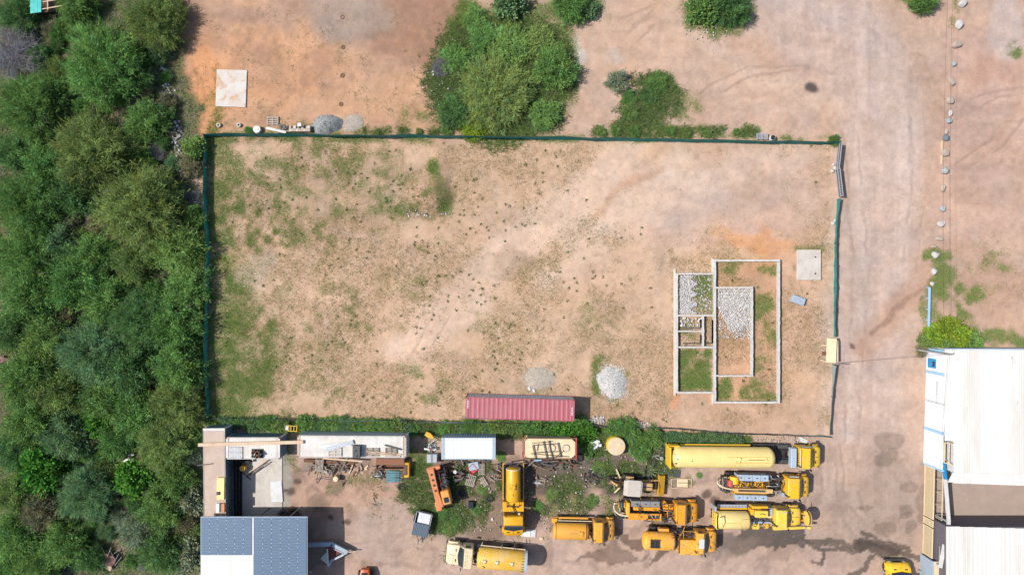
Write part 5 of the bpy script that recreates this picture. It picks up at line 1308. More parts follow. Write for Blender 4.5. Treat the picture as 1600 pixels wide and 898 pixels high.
# --- long tank trailer
t1 = thing('tank_trailer', 'long pale yellow tank trailer in front of the grey green hedge', 'trailer', (*W(1127.5, 714, 2.2)[:2], 0), R(-.5))
tank(t1, M['pale_yellow'], -5.7, 5.95, 1.17, 2.15, d=.85, n=36)
bx(t1, 'rear_bulkhead', M['yellow_b'], -5.95, -5.80, -1.2, 1.2, .7, 2.9, .04)
bx(t1, 'rear_locker', M['yellow_b'], -5.8, -4.7, .95, 1.28, 1.3, 2.3, .05); bx(t1, 'rear_locker', M['yellow_b'], -5.8, -5.0, -1.28, -.95, 1.3, 2.0, .05)
bx(t1, 'side_fender', M['yellow_b'], -4.4, 3.6, .98, 1.22, 1.10, 1.22, .03); bx(t1, 'side_fender', M['yellow_b'], -4.4, 3.6, -1.22, -.98, 1.10, 1.22, .03)
for s in (-1,1): bx(t1, 'frame_rail', M['chassis'], -5.7, 5.2, s*.45-.08, s*.45+.08, .8, 1.05)
for ax in (-4.0, -2.75, -1.5):
    for s in (-1,1): wheel(t1, ax, s*1.0, .5); wheel(t1, ax, s*.66, .5)
for xx in (-4.3, -.5, 3.2): ring(t1, xx, 1.172, 2.15, .012, M['yellow'], 'weld_band')
hatch(t1, M['pale_yellow'], 1.55, .05, 3.28, .26)
rail(t1, [(.2,.32,3.30),(5.0,.32,3.30),(5.0,-.32,3.30),(1.2,-.32,3.30)], .018, M['yellow']); rail(t1, [(2.6,.02,3.34),(4.4,.02,3.34)], .03, M['rusty']); rail(t1, [(4.6,.22,3.32),(4.75,.1,3.34),(4.75,-.15,3.34)], .02, M['rusty'])
l_ = MB(); 
for s in (-.25,.25): l_.bar((1.5+s,-1.3,.9),(1.5+s,-.9,2.95),.04); l_.bar((1.5+s,-.9,2.95),(1.5+s,-.3,3.32),.04)
for k in range(6): zz=1.0+k*.35; yy=-1.28+.07*k; l_.bar((1.25,yy,zz),(1.75,yy,zz),.03)
l_.build('ladder', M['yellow'], t1)
rail(t1, [(-5.75,.6,2.95),(-5.1,.3,3.1),(-4.6,-.1,3.3)], .02); rail(t1, [(-5.75,-.7,2.9),(-5.3,-.4,3.15)], .03, M['rusty'])
for p in ((-5.2,.0),(-5.4,-.5),(-3.6,-.15)): o = MB().cyl((p[0],p[1],3.2),(p[0],p[1],3.36),.06,8).build('valve', M['steel'], t1)
# --- tractor unit
t2 = truck('tractor_unit', 'yellow tractor unit with light blue headboard pulling the tank trailer', 1231, 712, -1)
chassis(t2, -3.7, 2.4, [2.35, -2.0, -3.2], 2.35)
xr = cab(t2, 3.75, M['yellow_b'], 2.3, 1.35, 1.15, 2.75, 1.8)
bx(t2, 'headboard', M['blue_grey'], xr-.95, xr-.3, -1.1, 1.1, 1.9, 2.6, .06)
for s in (-1,1): bx(t2, 'mudguard', M['chassis'], -3.8, -1.4, s*.98-.2, s*.98+.2, 1.05, 1.1)
for k in range(5): hose(t2, [(xr-.25,-.5+k*.22,1.6),(xr-.15,-.45+k*.22,2.2),(xr-.1,-.5+k*.25,2.5)], .03, M['rusty'] if k%2 else M['black'])
MB().cyl((-2.6,0,.9),(-2.6,0,1.02),.5,18).build('fifth_wheel', M['steel'], t2)
bx(t2, 'catwalk', M['chassis'], -1.2, xr-1.1, -.55, .55, .9, .96)
for s in (-1,1): MB().cyl((-.9,s*.85,.75),(.3,s*.85,.75),.3,14).build('fuel_tank', M['steel'], t2)
rail(t2, [(xr+.0,1.05,2.9),(xr+.0,-1.05,2.9)], .05, M['grey_metal'], 'sun_bar'); rail(t2, [(xr+.3,1.2,2.6),(3.0,1.22,1.9)], .03, M['white'])
# --- sewer service truck
t3 = truck('service_truck', 'yellow cab truck with blue grey tool lockers and long boom', 1192, 757.5, -1.5)
chassis(t3, -4.6, 3.9, [3.7, -2.2, -3.5], 2.35)
xr = cab(t3, 5.25, M['yellow_c'], 2.3, 1.45, 1.05, 2.75, 1.85)
panel_lines(t3, M['blue_grey'], -3.1, .45, .55, 1.25, (1.0, 2.1), 4, 'tool_locker'); panel_lines(t3, M['blue_grey'], -3.1, .5, -1.75, -1.15, (1.0, 1.7), 4, 'tool_locker')
bx(t3, 'deck', M['yellow'], -3.3, .9, -1.12, .5, .95, 1.15); 
for k in range(9):
    hose(t3, [(-3.0+k*.4,.4,1.3),(-2.8+k*.4,.1,1.55),(-2.9+k*.4,-.25,1.4)], .06, M['yellow'] if k%2 else M['rusty'], 'pipe')
bm_ = MB(); bm_.box(-3.2,.9,-.72,-.62,2.0,2.2); bm_.box(-3.2,.9,-.38,-.28,2.0,2.2); bm_.box(-3.2,-3.0,-.62,-.38,2.0,2.2); bm_.box(.2,.9,-.62,-.38,2.0,2.22); bo = bm_.build('boom', M['orange_p'] if 'orange_p' in M else M['cream'], t3)
bx(bo, 'boom_cylinder', M['steel'], -2.9, .1, -.58, -.42, 2.02, 2.12)
bx(t3, 'boom_post', M['yellow'], -1.4, -1.1, -.7, -.3, 1.1, 2.0)
MB().cyl((-3.75,-.1,1.9),(-3.75,.6,1.9),.42,16).build('hose_drum', M['red'], t3); MB().cyl((-3.35,.2,1.9),(-3.35,1.0,1.9),.5,16).build('pump_housing', M['yellow_c'], t3)
hose(t3, [(-3.3,-.5,2.0),(-4.3,-.35,1.9),(-5.0,-.1,1.7),(-5.1,.3,1.5),(-4.7,.45,1.3)], .09, M['cream'], 'suction_hose'); hose(t3, [(-4.0,-1.0,1.7),(-4.8,-.6,1.7),(-5.15,.1,1.6),(-4.9,.7,1.4)], .05, M['steel'], 'suction_hose')
for k in range(6): MB().cyl((-4.6+k*.18,.75+.1*(k%2),1.0),(-4.6+k*.18,.75+.1*(k%2),1.7),.07,8).build('valve', M['steel'], t3)
bx(t3, 'rear_frame', M['steel'], -4.6, -3.4, -.9, .9, .9, 1.05)
rg = random.Random(4)
for k in range(16):
    x_, y_ = rg.uniform(.7, xr-.3), rg.uniform(-1.0,1.1); s_ = rg.uniform(.12,.3); bx(t3, 'machinery', rg.choice([M['chassis'],M['steel'],M['black'],M['grey_metal'],M['blue_grey']]), x_-s_, x_+s_, y_-s_*.7, y_+s_*.7, 1.0, rg.uniform(1.3,2.1), .03, rg.uniform(0,1))
rail(t3, [(xr+.1,1.35,2.75),(xr+1.1,1.35,2.75)], .05, M['white'], 'snorkel'); MB().cyl((xr-.3,-.9,1.0),(xr-.3,-.9,2.1),.25,14).build('air_cylinder', M['grey_metal'], t3)
rail(t3, [(xr-.1,-1.2,2.0),(xr+.5,-1.5,1.4),(xr+.7,-1.55,1.2)], .03, M['white'])
# --- combination jetting tanker
t4 = truck('tanker_truck', 'yellow jetting tanker with a hose reel on its nose', 1186, 805.5, -.5)
chassis(t4, -5.2, 4.0, [3.55, -2.9, -4.2], 2.35)
xr = cab(t4, 4.75, M['yellow_d'], 2.0, 1.35, 1.5, 2.7, 1.85, vents=False)
tank(t4, M['pale_yellow'], -5.1, -1.3, .98, 2.05, d=.3, y=-.3); ring(t4, -4.6, .985, 2.05, .02, M['yellow'], y=-.3); ring(t4, -1.65, .985, 2.05, .02, M['yellow'], y=-.3)
bx(t4, 'rear_door', M['yellow_d'], -5.2, -4.95, -1.2, .6, 1.2, 2.8, .1)
for k in range(6): MB().cyl((-5.25,-1.1+k*.32,1.9),(-5.05,-1.1+k*.32,1.9),.06,6).build('door_clamp', M['steel'], t4)
rail(t4, [(-4.9,.3,3.02),(-4.4,.4,2.98),(-4.3,-.2,3.08),(-4.5,-.8,2.95)], .035, M['steel'], 'hose_guide'); rail(t4, [(-4.3,-.35,3.06),(-2.6,-.35,3.06),(-2.4,.1,3.02),(-1.6,.1,3.02),(-1.6,-.9,2.9),(-2.4,-.9,2.9),(-2.6,-.35,3.06)], .015, M['yellow'], 'weld_seam')
bx(t4, 'side_tray', M['grey_metal'], -4.7, -1.4, .92, 1.25, 1.5, 1.6); bx(t4, 'side_tray', M['yellow'], -4.7, -1.4, .75, .9, 1.4, 1.7)
for k in range(9): MB().cyl((-4.5+k*.37,1.08,1.6),(-4.5+k*.37,1.08,1.66),.05,6).build('bolt', M['steel'], t4)
bx(t4, 'rear_post', M['grey_metal'], -5.3, -5.1, .75, 1.3, .9, 2.5)
for k in range(8): MB().cyl((-4.0+k*.35,-1.32,1.3),(-4.0+k*.35,-1.25,1.3),.07,8).build('side_lamp', M['white'], t4)
bx(t4, 'pump_box', M['yellow_d'], -.75, .7, .1, .85, 1.2, 2.5, .06); bx(t4, 'engine_box', M['yellow'], -1.2, -.8, .3, .95, 1.1, 2.3, .05); bx(t4, 'upper_locker', M['yellow'], -.9, .9, .9, 1.22, 1.1, 2.0, .05)
rail(t4, [(-.3,.5,2.55),(0,.6,2.6),(.4,.45,2.55)], .03, M['black'], 'handle')
MB().cyl((-.75,-1.05,1.7),(-.15,-1.05,1.7),.42,16).build('filter_drum', M['yellow_d'], t4, 40); MB().cyl((.55,-1.0,1.7),(.9,-1.0,1.7),.38,16).build('filter_drum', M['yellow'], t4, 40)
for k in range(2): MB().cyl((-.9,-.3-k*.3,2.0-k*.1),(1.1,-.35-k*.28,2.0-k*.1),.12,12).build('suction_pipe', M['blue_grey'] if k else M['steel'], t4, 40)
bx(t4, 'deck', M['grey_metal'], -1.25, 1.55, -1.1, 1.1, .95, 1.05); bx(t4, 'side_box', M['grey_metal'], .95, 1.45, .1, 1.0, 1.1, 1.9, .04); bx(t4, 'side_box', M['cream'], .95, 1.5, -1.2, .0, 1.1, 1.5, .04)
b = MB(); b.loft([rrect(1.4, -1.35, -.95, 1.9, 2.35, .05), rrect(3.4, -1.3, -1.0, 1.9, 2.25, .05), rrect(5.0, -1.25, -1.02, 1.85, 2.1, .04)]); bo = b.build('boom', M['yellow_d'], t4)
b = MB(); b.lathe([(-.18,.42),(-.18,.78),(-.14,.80),(-.12,.5),(.12,.5),(.14,.80),(.18,.78),(.18,.42)], (5.35,-.1,1.9), 'x', 24); rl = b.build('hose_reel', M['yellow_d'], t4, 40)
MB().lathe([(-.11,.5),(-.11,.72),(.11,.72),(.11,.5)], (5.35,-.1,1.9), 'x', 24).build('wound_hose', M['rusty'], rl, 40)
for s in (-.5,.3): bx(t4, 'reel_bracket', M['yellow'], 4.8, 5.4, s-.05, s+.05, .8, 1.6)
rail(t4, [(4.9,-1.1,2.0),(5.4,-1.2,1.9),(5.6,-1.0,1.4)], .09, M['white'], 'nozzle_arm'); bx(t4, 'nozzle_block', M['yellow_d'], 5.35, 5.75, -1.35, -1.05, 1.7, 2.0, .05)
rail(t4, [(xr+.6,.9,2.75),(xr+1.1,.75,2.75),(xr+1.2,.9,2.7)], .03, M['white'])
M['dull_grey'] = surf('dull_grey_paint', (.22,.22,.22), .6, dirt=(.4,.22,.1), dirt_amt=.6)
# --- orange jetting truck
t5 = truck('service_truck', 'orange truck with grey lockers and slotted boom beside the backhoe', 1025, 798, -1.5)
chassis(t5, -4.0, 4.0, [3.6, -1.9, -3.1], 2.35)
xr = cab(t5, 4.75, M['orange'], 2.25, 1.25, 1.15, 2.75, 1.85)
panel_lines(t5, M['dull_grey'], -2.9, .35, .55, 1.2, (1.0, 2.0), 3, 'tool_locker')
bx(t5, 'deck', M['chassis'], -3.4, 1.6, -1.1, .54, .92, 1.0); bx(t5, 'side_plate', M['orange'], -2.6, .4, .1, .5, 1.0, 1.9, .05)
b = MB(); b.box(-3.2,.5,-.85,-.72,1.9,2.15); b.box(-3.2,.5,-.28,-.15,1.9,2.15); b.box(-3.2,-1.0,-.72,-.28,1.9,2.1); b.box(.35,.5,-.72,-.28,1.9,2.15); bo = b.build('boom', M['orange'], t5); bx(bo, 'slot', M['steel'], -.98, .33, -.7, -.3, 1.88, 1.96)
bx(t5, 'side_tray', M['grey_metal'], -2.7, .3, -1.3, -.95, .95, 1.05, .02); MB().cyl((-2.6,-1.1,1.2),(.2,-1.1,1.2),.12,10).build('drain_pipe', M['grey_metal'], t5)
bx(t5, 'rear_tank', M['yellow'], -3.45, -3.0, -.4, 1.0, 1.0, 2.1, .1)
hose(t5, [(-3.2,-.5,2.0),(-4.2,-.4,1.8),(-4.75,.1,1.5),(-4.6,.7,1.3)], .09, M['cream'], 'suction_hose'); hose(t5, [(-3.3,-.9,1.7),(-4.4,-.7,1.5),(-4.9,.0,1.3),(-4.8,.8,1.1)], .05, M['steel'], 'suction_hose')
for k in range(5): bx(t5, 'rear_valve', [M['orange'],M['steel'],M['vivid_blue'],M['black'],M['orange']][k], -4.3+k*.16, -4.18+k*.16, .3, .9, 1.0, 1.7, .02)
for k in range(14):
    x_, y_ = rg.uniform(.7, xr-.25), rg.uniform(-1.0,1.1); s_ = rg.uniform(.1,.28); bx(t5, 'machinery', rg.choice([M['orange'],M['orange'],M['chassis'],M['steel'],M['orange']]), x_-s_, x_+s_, y_-s_*.8, y_+s_*.8, 1.0, rg.uniform(1.3,2.3), .03, rg.uniform(0,1))
rail(t5, [(-1.7,1.3,1.2),(-1.7,.5,2.1)], .03, M['orange']); rail(t5, [(-.4,1.3,1.2),(-.4,.5,2.1)], .03, M['orange']); rail(t5, [(xr+.1,1.1,2.8),(xr+.1,-1.0,2.8)], .04, M['orange'], 'cab_bar')
# --- orange truck with box and tank
t6 = truck('utility_truck', 'orange utility truck with flat box body nearest the dark oil stain', 1062, 843, -2)
chassis(t6, -3.9, 3.4, [3.0, -1.6, -2.8], 2.35)
xr = cab(t6, 4.2, M['orange_b'], 2.35, 1.0, 1.2, 2.6, 1.85, vents=False)
tank(t6, M['orange_b'], -4.3, -.5, .98, 1.75, sy=1.05, sz=.85, d=.45, y=-.12); ring(t6, -3.6, 1.035, 1.75, .02, M['yellow'], sz=.82, y=-.12); ring(t6, -1.9, 1.035, 1.75, .02, M['yellow'], sz=.82, y=-.12)
b = MB()
for y_ in (-.6,.3): b.bar((-3.6,y_,2.64),(-2.4,y_,2.64),.05)
for x_ in (-3.5,-3.0,-2.5): b.bar((x_,-.6,2.64),(x_,.3,2.64),.05)
b.build('hatch_grate', M['steel'], t6); bx(t6, 'hatch_well', M['black'], -3.5, -2.5, -.58, .28, 2.52, 2.6)
bx(t6, 'side_box', M['orange_b'], -2.4, -1.2, .75, 1.2, 1.0, 1.6, .06); bx(t6, 'pump_tray', M['wood'], -1.05, -.35, -1.05, .9, 1.0, 1.5); rail(t6, [(-.5,-1.0,1.6),(-.4,-.3,2.1),(-.55,.3,1.7)], .05, M['steel'], 'hose')
bx(t6, 'box_body', M['orange_b'], -.25, 2.25, -1.35, .3, 1.0, 2.35, .03); bx(t6, 'side_bay', M['chassis'], -.2, 2.2, .32, 1.1, .95, 1.2)
for k in range(3): MB().cyl((.0+k*.7,.72,1.45),(.6+k*.7,.72,1.45),.22,12).build('gas_cylinder', M['rusty'] if k%2 else M['steel'], t6, 40)
rail(t6, [(.3,1.1,1.9),(2.1,1.1,1.9),(2.1,.35,2.2)], .03, M['orange_b']); rail(t6, [(.3,1.1,1.9),(.3,.35,2.2)], .03, M['orange_b']); rail(t6, [(-.3,-1.2,2.5),(-.3,1.0,2.5)], .04, M['steel']); rail(t6, [(2.32,-1.5,2.4),(2.32,1.0,2.4)], .04, M['steel'])
bx(t6, 'roof_plate', M['white'], xr+.25, xr+.85, -.5, .55, 2.6, 2.64, .02)
# --- small orange tanker
t7 = truck('tanker_truck', 'short plain orange tanker parked alone in front of the weeds', 912, 826.5, -1)
chassis(t7, -3.3, 2.6, [2.4, -2.0], 2.3)
xr = cab(t7, 3.55, M['orange_c'], 2.3, 1.15, 1.0, 2.65, 1.8, vents=False)
tank(t7, M['orange_c'], -3.55, xr-.45, .93, 1.85, sy=1.0, sz=.9, d=.4, y=-.12); ring(t7, -3.2, .94, 1.85, .03, M['chassis'], sz=.905, y=-.12); ring(t7, xr-.85, .94, 1.85, .03, M['chassis'], sz=.905, y=-.12)
hatch(t7, M['orange_c'], -.35, -.1, 2.68, .24); rail(t7, [(-1.6,-.1,2.71),(-.65,-.1,2.71)], .015, M['rusty'], 'weld_seam')
for s in (-1,1): bx(t7, 'side_fender', M['orange_c'], -3.5, xr-.5, s*1.08-.12 , s*1.08+.12, .95, 1.2, .04)
rail(t7, [(-2.9,1.0,1.75),(.9,.98,1.75)], .05, M['cream'], 'side_pipe'); rail(t7, [(-2.9,.85,1.9),(.9,.8,1.9)], .03, M['steel'], 'side_pipe')
bx(t7, 'rear_box', M['orange_c'], -3.6, -3.0, .6, 1.15, .9, 1.5, .04); hose(t7, [(xr-.5,-1.0,1.2),(xr-.55,-.9,1.9),(xr-.3,-.6,2.3),(xr-.45,-.3,2.0)], .05, M['rusty'])
bx(t7, 'front_box', M['orange_c'], xr-.95, xr-.4, -1.15, -.6, 1.0, 1.8, .04); bx(t7, 'windscreen_visor', M['rusty'], xr+1.22, xr+1.5, -1.0, 1.0, 2.1, 2.16)
# --- yellow tanker parked nose down
t8 = truck('tanker_truck', 'bright yellow tanker parked nose towards the bottom of the photo', 802, 780, -90)
chassis(t8, -3.8, 3.0, [2.8, -2.0, -3.1], 2.3)
M['amber'] = surf('amber_paint', (.72,.36,.008), .42, dirt=(.45,.26,.05), dirt_amt=.3)
xr = cab(t8, 4.05, M['amber'], 2.25, 1.2, .95, 2.6, 2.05, vents=False)
tank(t8, M['amber'], -3.75, .1, .80, 1.95, d=.22, y=.0); hatch(t8, M['amber'], -1.75, .0, 2.72, .26); MB().lathe([(-.05,.80),(-.05,.82),(.05,.82),(.05,.80)], (-3.6,0,1.95), 'x', 24).build('tank_band', M['cream'], t8)
for s in (-1,1):
    b = MB(); b.bar((-4.0,s*1.17,1.35),(.1,s*1.17,1.35),.09); b.bar((-4.0,s*1.17,1.35),(-4.0,s*.7,1.4),.08); b.build('side_rail', M['amber'], t8)
    bx(t8, 'side_fender', M['steel'], -3.9, .0, s*.98-.1, s*.98+.1, 1.05, 1.12)
hose(t8, [(-4.0,-.9,1.5),(-4.15,0,1.6),(-4.0,.9,1.5)], .07, M['steel']); hose(t8, [(-3.3,1.0,1.2),(-3.7,.6,1.5),(-3.9,0,1.7)], .05, M['steel'])
bx(t8, 'platform', M['amber'], .15, 1.25, -1.2, 1.2, 1.0, 2.0, .05); hose(t8, [(.3,.1,2.1),(.6,-.05,2.2),(1.0,.1,2.2),(1.5,.3,2.3),(1.6,.1,2.1)], .06); bx(t8, 'rope_bundle', M['cream'], 1.35, 1.6, .5, .8, 1.9, 2.1, .06)
bx(t8, 'filler_plate', M['rusty'], -1.0, -.7, -.03, .03, 2.74, 2.77); rail(t8, [(1.62,-1.0,2.68),(1.62,1.0,2.68)], .05, M['amber'], 'cab_bar')
rail(t8, [(-2.2,-.35,2.69),(-1.4,-.35,2.69),(-1.4,.35,2.69),(-2.2,.35,2.69),(-2.2,-.35,2.69)], .015, M['rusty'], 'walkway_edge')
# --- cream cab tanker at the bottom
t9 = truck('tanker_truck', 'yellow compartment tanker with cream cab at the bottom of the yard', 764, 869, 175.5)
chassis(t9, -4.5, 3.4, [3.3, -2.0, -3.3], 2.35)
xr = cab(t9, 4.85, M['cream'], 2.3, 1.15, 1.55, 2.7, 1.85)
M['patchy'] = surf('patchy_yellow_paint', (.68,.40,.03), .5, dirt=(.68,.50,.30), dirt_amt=.95, dirt_sc=1.1, rust=RUST, rust_amt=.05, rust_sc=3)
tank(t9, M['patchy'], -4.35, 1.35, 1.18, 1.95, sy=1.0, sz=.82, d=.3, y=.05)
for xx in (-.2,-1.75,-3.3): ring(t9, xx, 1.185, 1.95, .015, M['yellow'], sy=1.0, sz=.822, y=.05)
for xx in (.45,-.95,-2.6): hatch(t9, M['cream'], xx, .05, 2.9, .2)
ring(t9, -4.15, 1.2, 1.95, .16, M['blue_grey'], 'rear_ring', sz=.83, y=.05)
for k in range(9): a_ = -1.1+k*.27; MB().cyl((-4.0,.05+1.2*math.sin(a_),1.95+.99*math.cos(a_)),(-3.7,.05+1.15*math.sin(a_),1.95+.98*math.cos(a_)),.03,6).build('ring_clamp', M['rusty'], t9)
rail(t9, [(1.0,-1.25,1.7),(-4.0,-1.2,1.8),(-4.2,-.6,2.2)], .06, M['cream'], 'side_pipe'); rail(t9, [(1.4,-1.0,1.4),(-3.8,-1.05,1.5)], .05, M['blue_grey'], 'side_pipe')
hose(t9, [(.9,.9,2.4),(.7,.6,2.75),(.4,.8,2.7),(.6,1.1,2.2)], .05); bx(t9, 'side_step', M['steel'], -4.1, -3.4, 1.1, 1.3, 1.0, 1.1)
for k in range(6): MB().cyl((xr-.5+.05*k,-1.0+k*.35,.95),(xr-.5+.05*k,-1.0+k*.35,1.5+.1*(k%2)),.12,8).build('air_cylinder', M['steel'] if k%2 else M['blue_grey'], t9)
for k in range(5): bx(t9, 'roof_vent', M['rusty'], xr+.55, xr+.62, -.4+k*.16, -.32+k*.16, 2.70, 2.72)
# --- yellow vehicle cut by the bottom edge
t10 = truck('pickup_truck', 'bright yellow vehicle cut by the bottom edge near the gate', 1405, 912, 90, 1.5)
chassis(t10, -3.0, 1.6, [1.5, -2.0], 2.3)
cab(t10, 2.35, M['yellow_b'], 2.5, 1.4, 1.0, 2.2, 1.75, vents=False)
b = MB(); b.cyl((1.05,1.30,1.9),(1.05,1.42,1.95),.2,14); b.build('round_mirror', M['white'], t10)
bx(t10, 'tray', M['yellow'], -3.2, -.3, -1.15, 1.15, .95, 1.5, .04)
# --- backhoe loader
t11 = thing('backhoe_loader', 'dusty tan backhoe loader with cream roof and wide front bucket', 'backhoe', (*W(990, 757, 1.2)[:2], 0), R(-4))
M['tan_p'] = surf('tan_machine_paint', (.52,.33,.13), .6, dirt=DUST, dirt_amt=.5)
bx(t11, 'body', M['tan_p'], -1.0, 2.0, -.4, .4, .7, 1.5, .08); bx(t11, 'bonnet', M['tan_p'], .8, 2.1, -.42, .42, 1.2, 1.75, .1); bx(t11, 'bonnet_stripe', M['steel'], 1.0, 2.0, -.05, .05, 1.76, 1.79)
b = MB(); b.loft([[(-1.35,-.78,2.45),(-1.35,.78,2.45),(-1.35,.78,2.55),(-1.35,-.78,2.55)],[(-.9,-.9,2.5),(-.9,.9,2.5),(-.9,.9,2.64),(-.9,-.9,2.64)],[(.5,-.9,2.5),(.5,.9,2.5),(.5,.9,2.64),(.5,-.9,2.64)],[(.72,-.75,2.46),(.72,.75,2.46),(.72,.75,2.55),(.72,-.75,2.55)]]); b.build('canopy', M['canopy'] if 'canopy' in M else M['conc_w'], t11)
for sx_ in (-1.1,.5):
    for sy_ in (-.75,.75): bx(t11, 'canopy_post', M['steel'], sx_-.04, sx_+.04, sy_-.04, sy_+.04, .9, 2.5)
bx(t11, 'seat', M['black'], -.6, -.1, -.25, .25, 1.5, 1.7, .05)
for sy_ in (-1,1): wheel(t11, -.55, sy_*.85, .72, 1.4); wheel(t11, 1.75, sy_*.78, .45)
for sy_ in (-.55,.55): b = MB(); b.bar((.4,sy_,1.5),(2.9,sy_,.6),.16,.2); b.build('loader_arm', M['tan_p'], t11)
b = MB(); b.loft([[(2.95,-1.15,.1),(3.75,-1.15,.05),(3.65,-1.15,.7),(2.95,-1.15,1.1)],[(2.95,1.15,.1),(3.75,1.15,.05),(3.65,1.15,.7),(2.95,1.15,1.1)]]); bk = b.build('bucket', M['yellow'], t11)
for k in range(7): bx(bk, 'tooth', M['steel'], 3.7, 3.85, -1.05+k*.33, -.95+k*.33, .05, .15)
b = MB(); b.bar((-1.1,0,1.0),(-2.1,.05,1.9),.25,.3); b.build('dipper_boom', M['tan_p'], t11); b = MB(); b.bar((-2.1,.1,1.9),(-2.5,.15,.9),.2,.22); b.build('dipper_arm', M['tan_p'], t11)
b = MB(); b.loft([[(-2.9,-.3,.2),(-2.4,-.3,.2),(-2.3,-.3,.8),(-2.8,-.3,.9)],[(-2.9,.5,.2),(-2.4,.5,.2),(-2.3,.5,.8),(-2.8,.5,.9)]]); b.build('rear_bucket', M['rusty'], t11)
for sy_ in (-1,1): b = MB(); b.bar((-1.5,sy_*.5,.9),(-1.9,sy_*1.35,.1),.15); b.build('stabiliser', M['cream'], t11); bx(t11, 'stabiliser_pad', M['steel'], -2.1,-1.7, sy_*1.4-.2, sy_*1.4+.2, .02,.12)
for k in range(4): hose(t11, [(-1.2,-.2+k*.13,1.3),(-1.8,-.2+k*.15,1.9),(-2.3,-.1+k*.15,1.6)], .025)
bx(t11, 'side_step', M['black'], -.9,1.0,.55,.95,.8,.9); bx(t11, 'side_fender', M['tan_p'], -1.0,-.1,.65,1.0,1.5,1.56,.02)
# --- orange mobile crane in the weeds
t12 = thing('mobile_crane', 'faded orange mobile crane standing in the weeds', 'crane', (*W(687, 764, 1.6)[:2], 0), R(104))
b = MB(); b.box(-2.2,2.3,-.9,.7,.6,1.0); b.build('carrier', M['chassis'], t12)
for ax in (-1.5,1.4):
    for s in (-1,1): wheel(t12, ax, s*.95-.1, .55)
b = MB(); b.loft([rrect(-1.9,-.05,.75,1.3,2.0,.06), rrect(-.3,.1,.7,1.5,2.1,.06), rrect(2.6,.0,.75,1.7,2.2,.06)]); bo = b.build('boom', M['red_orange'], t12)
for k in range(4): bx(bo, 'boom_cutout', M['chassis'], .0+k*.62, .22+k*.62, .3, .5, 2.1+.02*k, 2.2+.02*k)
bx(t12, 'boom_head', M['red_orange'], 2.3, 2.7, -.7, .85, 1.5, 1.9, .05); bx(t12, 'counterweight', M['red_orange'], -2.4, -1.3, .25, .95, 1.0, 1.6, .08)
b = MB(); b.bar((2.3,-.3,1.6),(-.6,-.25,1.5),.16); b.build('ram', M['red'], t12)
bx(t12, 'cab', M['cream_o'] if 'cream_o' in M else M['orange'], -1.7, -.1, -1.05, -.1, 1.0, 2.3, .1); bx(t12, 'roof_window', M['glass'], -1.45, -.85, -.85, -.3, 2.29, 2.33); bx(t12, 'engine_cover', M['chassis'], .1, 1.6, -1.1, -.3, 1.0, 1.5, .08)
for k in range(3): MB().cyl((.2+k*.5,-.8,1.5),(.2+k*.5,-.8,1.7),.14,10).build('filter', M['steel'], t12)
# --- small box trailer
t13 = thing('box_trailer', 'small grey trailer with white load and ribbed dark lid', 'trailer', (*W(660, 817, .8)[:2], 0), R(-103))
bx(t13, 'floor', M['steel'], -1.25, 1.25, -.9, .9, .5, .58)
for s in (-1,1): bx(t13, 'side_board', M['grey_metal'], -1.25, 1.25, s*.9-.03, s*.9+.03, .59, 1.05); wheel(t13, -.2, s*1.0, .36, .7)
bx(t13, 'tailboard', M['grey_metal'], -1.29, -1.23, -.86, .86, .59, 1.05); bx(t13, 'load', M['white'], -1.2, -.05, -.62, .8, .6, .95, .05)
b = MB(); corrug(b, 1, -.0, 1.35, 1, .0, 'roof', 1.05, -.92, .92)
for k in range(9): b.box(.0, 1.4, -.9+k*.2, -.8+k*.2, 1.02, 1.08)
b.box(-.02,1.42,-.93,.93,.98,1.02); b.build('lid', M['slate'] if 'slate' in M else M['ctr_blue'], t13)
b = MB(); b.bar((1.25,-.5,.55),(2.2,0,.5),.07); b.bar((1.25,.5,.55),(2.2,0,.5),.07); b.bar((2.2,0,.5),(2.55,0,.5),.08); b.build('drawbar', M['steel'], t13); MB().cyl((2.1,.1,0),(2.1,.1,.7),.04,8).build('jockey_leg', M['white'], t13)
# --- low loader with V drawbar in the roof shade
t14 = thing('flatbed_trailer', 'pale blue framed trailer with V drawbar beside the panelled workshop', 'trailer', (*W(490, 866, .9)[:2], 0), R(2))
b = MB(); b.bar((-3.2,1.15,.9),(2.2,1.15,.9),.45,.25); b.bar((2.1,1.15,.9),(3.9,.15,.9),.42,.25); b.bar((3.9,.15,.9),(2.0,-.75,.9),.2,.2); b.bar((2.0,-.75,.9),(1.75,-1.35,.9),.15,.2); b.build('frame', M['blue_grey'], t14)
M['oxide'] = surf('oxide_red_paint', (.13,.02,.02), .6); 
b = MB(); b.prism([(1.6,.85),(2.0,.95),(3.3,.18),(1.7,-.7)], .82, .88); b.build('nose_plate', M['oxide'], t14)
for i in range(8): bx(t14, 'deck_plank', M['wood'], -3.2, 1.4, -1.25+i*.28, -1.0+i*.28, .8, .86)
b = MB(); b.slab((1.6,-1.35,1.1),(1.75,-1.3,1.0),(1.7,.7,1.0),(1.6,.6,1.1),.1); b.slab((.8,-.5,.95),(1.65,-1.2,1.0),(1.65,.4,1.0),(.9,-.3,.95),.03); b.build('headboard', M['white'], t14)
b = MB(); b.bar((3.85,.15,.9),(4.75,.1,.6),.12); b.build('tow_eye', M['cream'], t14); b = MB(); b.bar((2.3,.65,1.02),(3.4,.1,1.02),.07); b.bar((3.5,-.1,1.02),(2.2,-.65,1.02),.08); b.build('brace', M['white'], t14)
for s in (-1,1): wheel(t14, -1.6, s*1.0, .45)
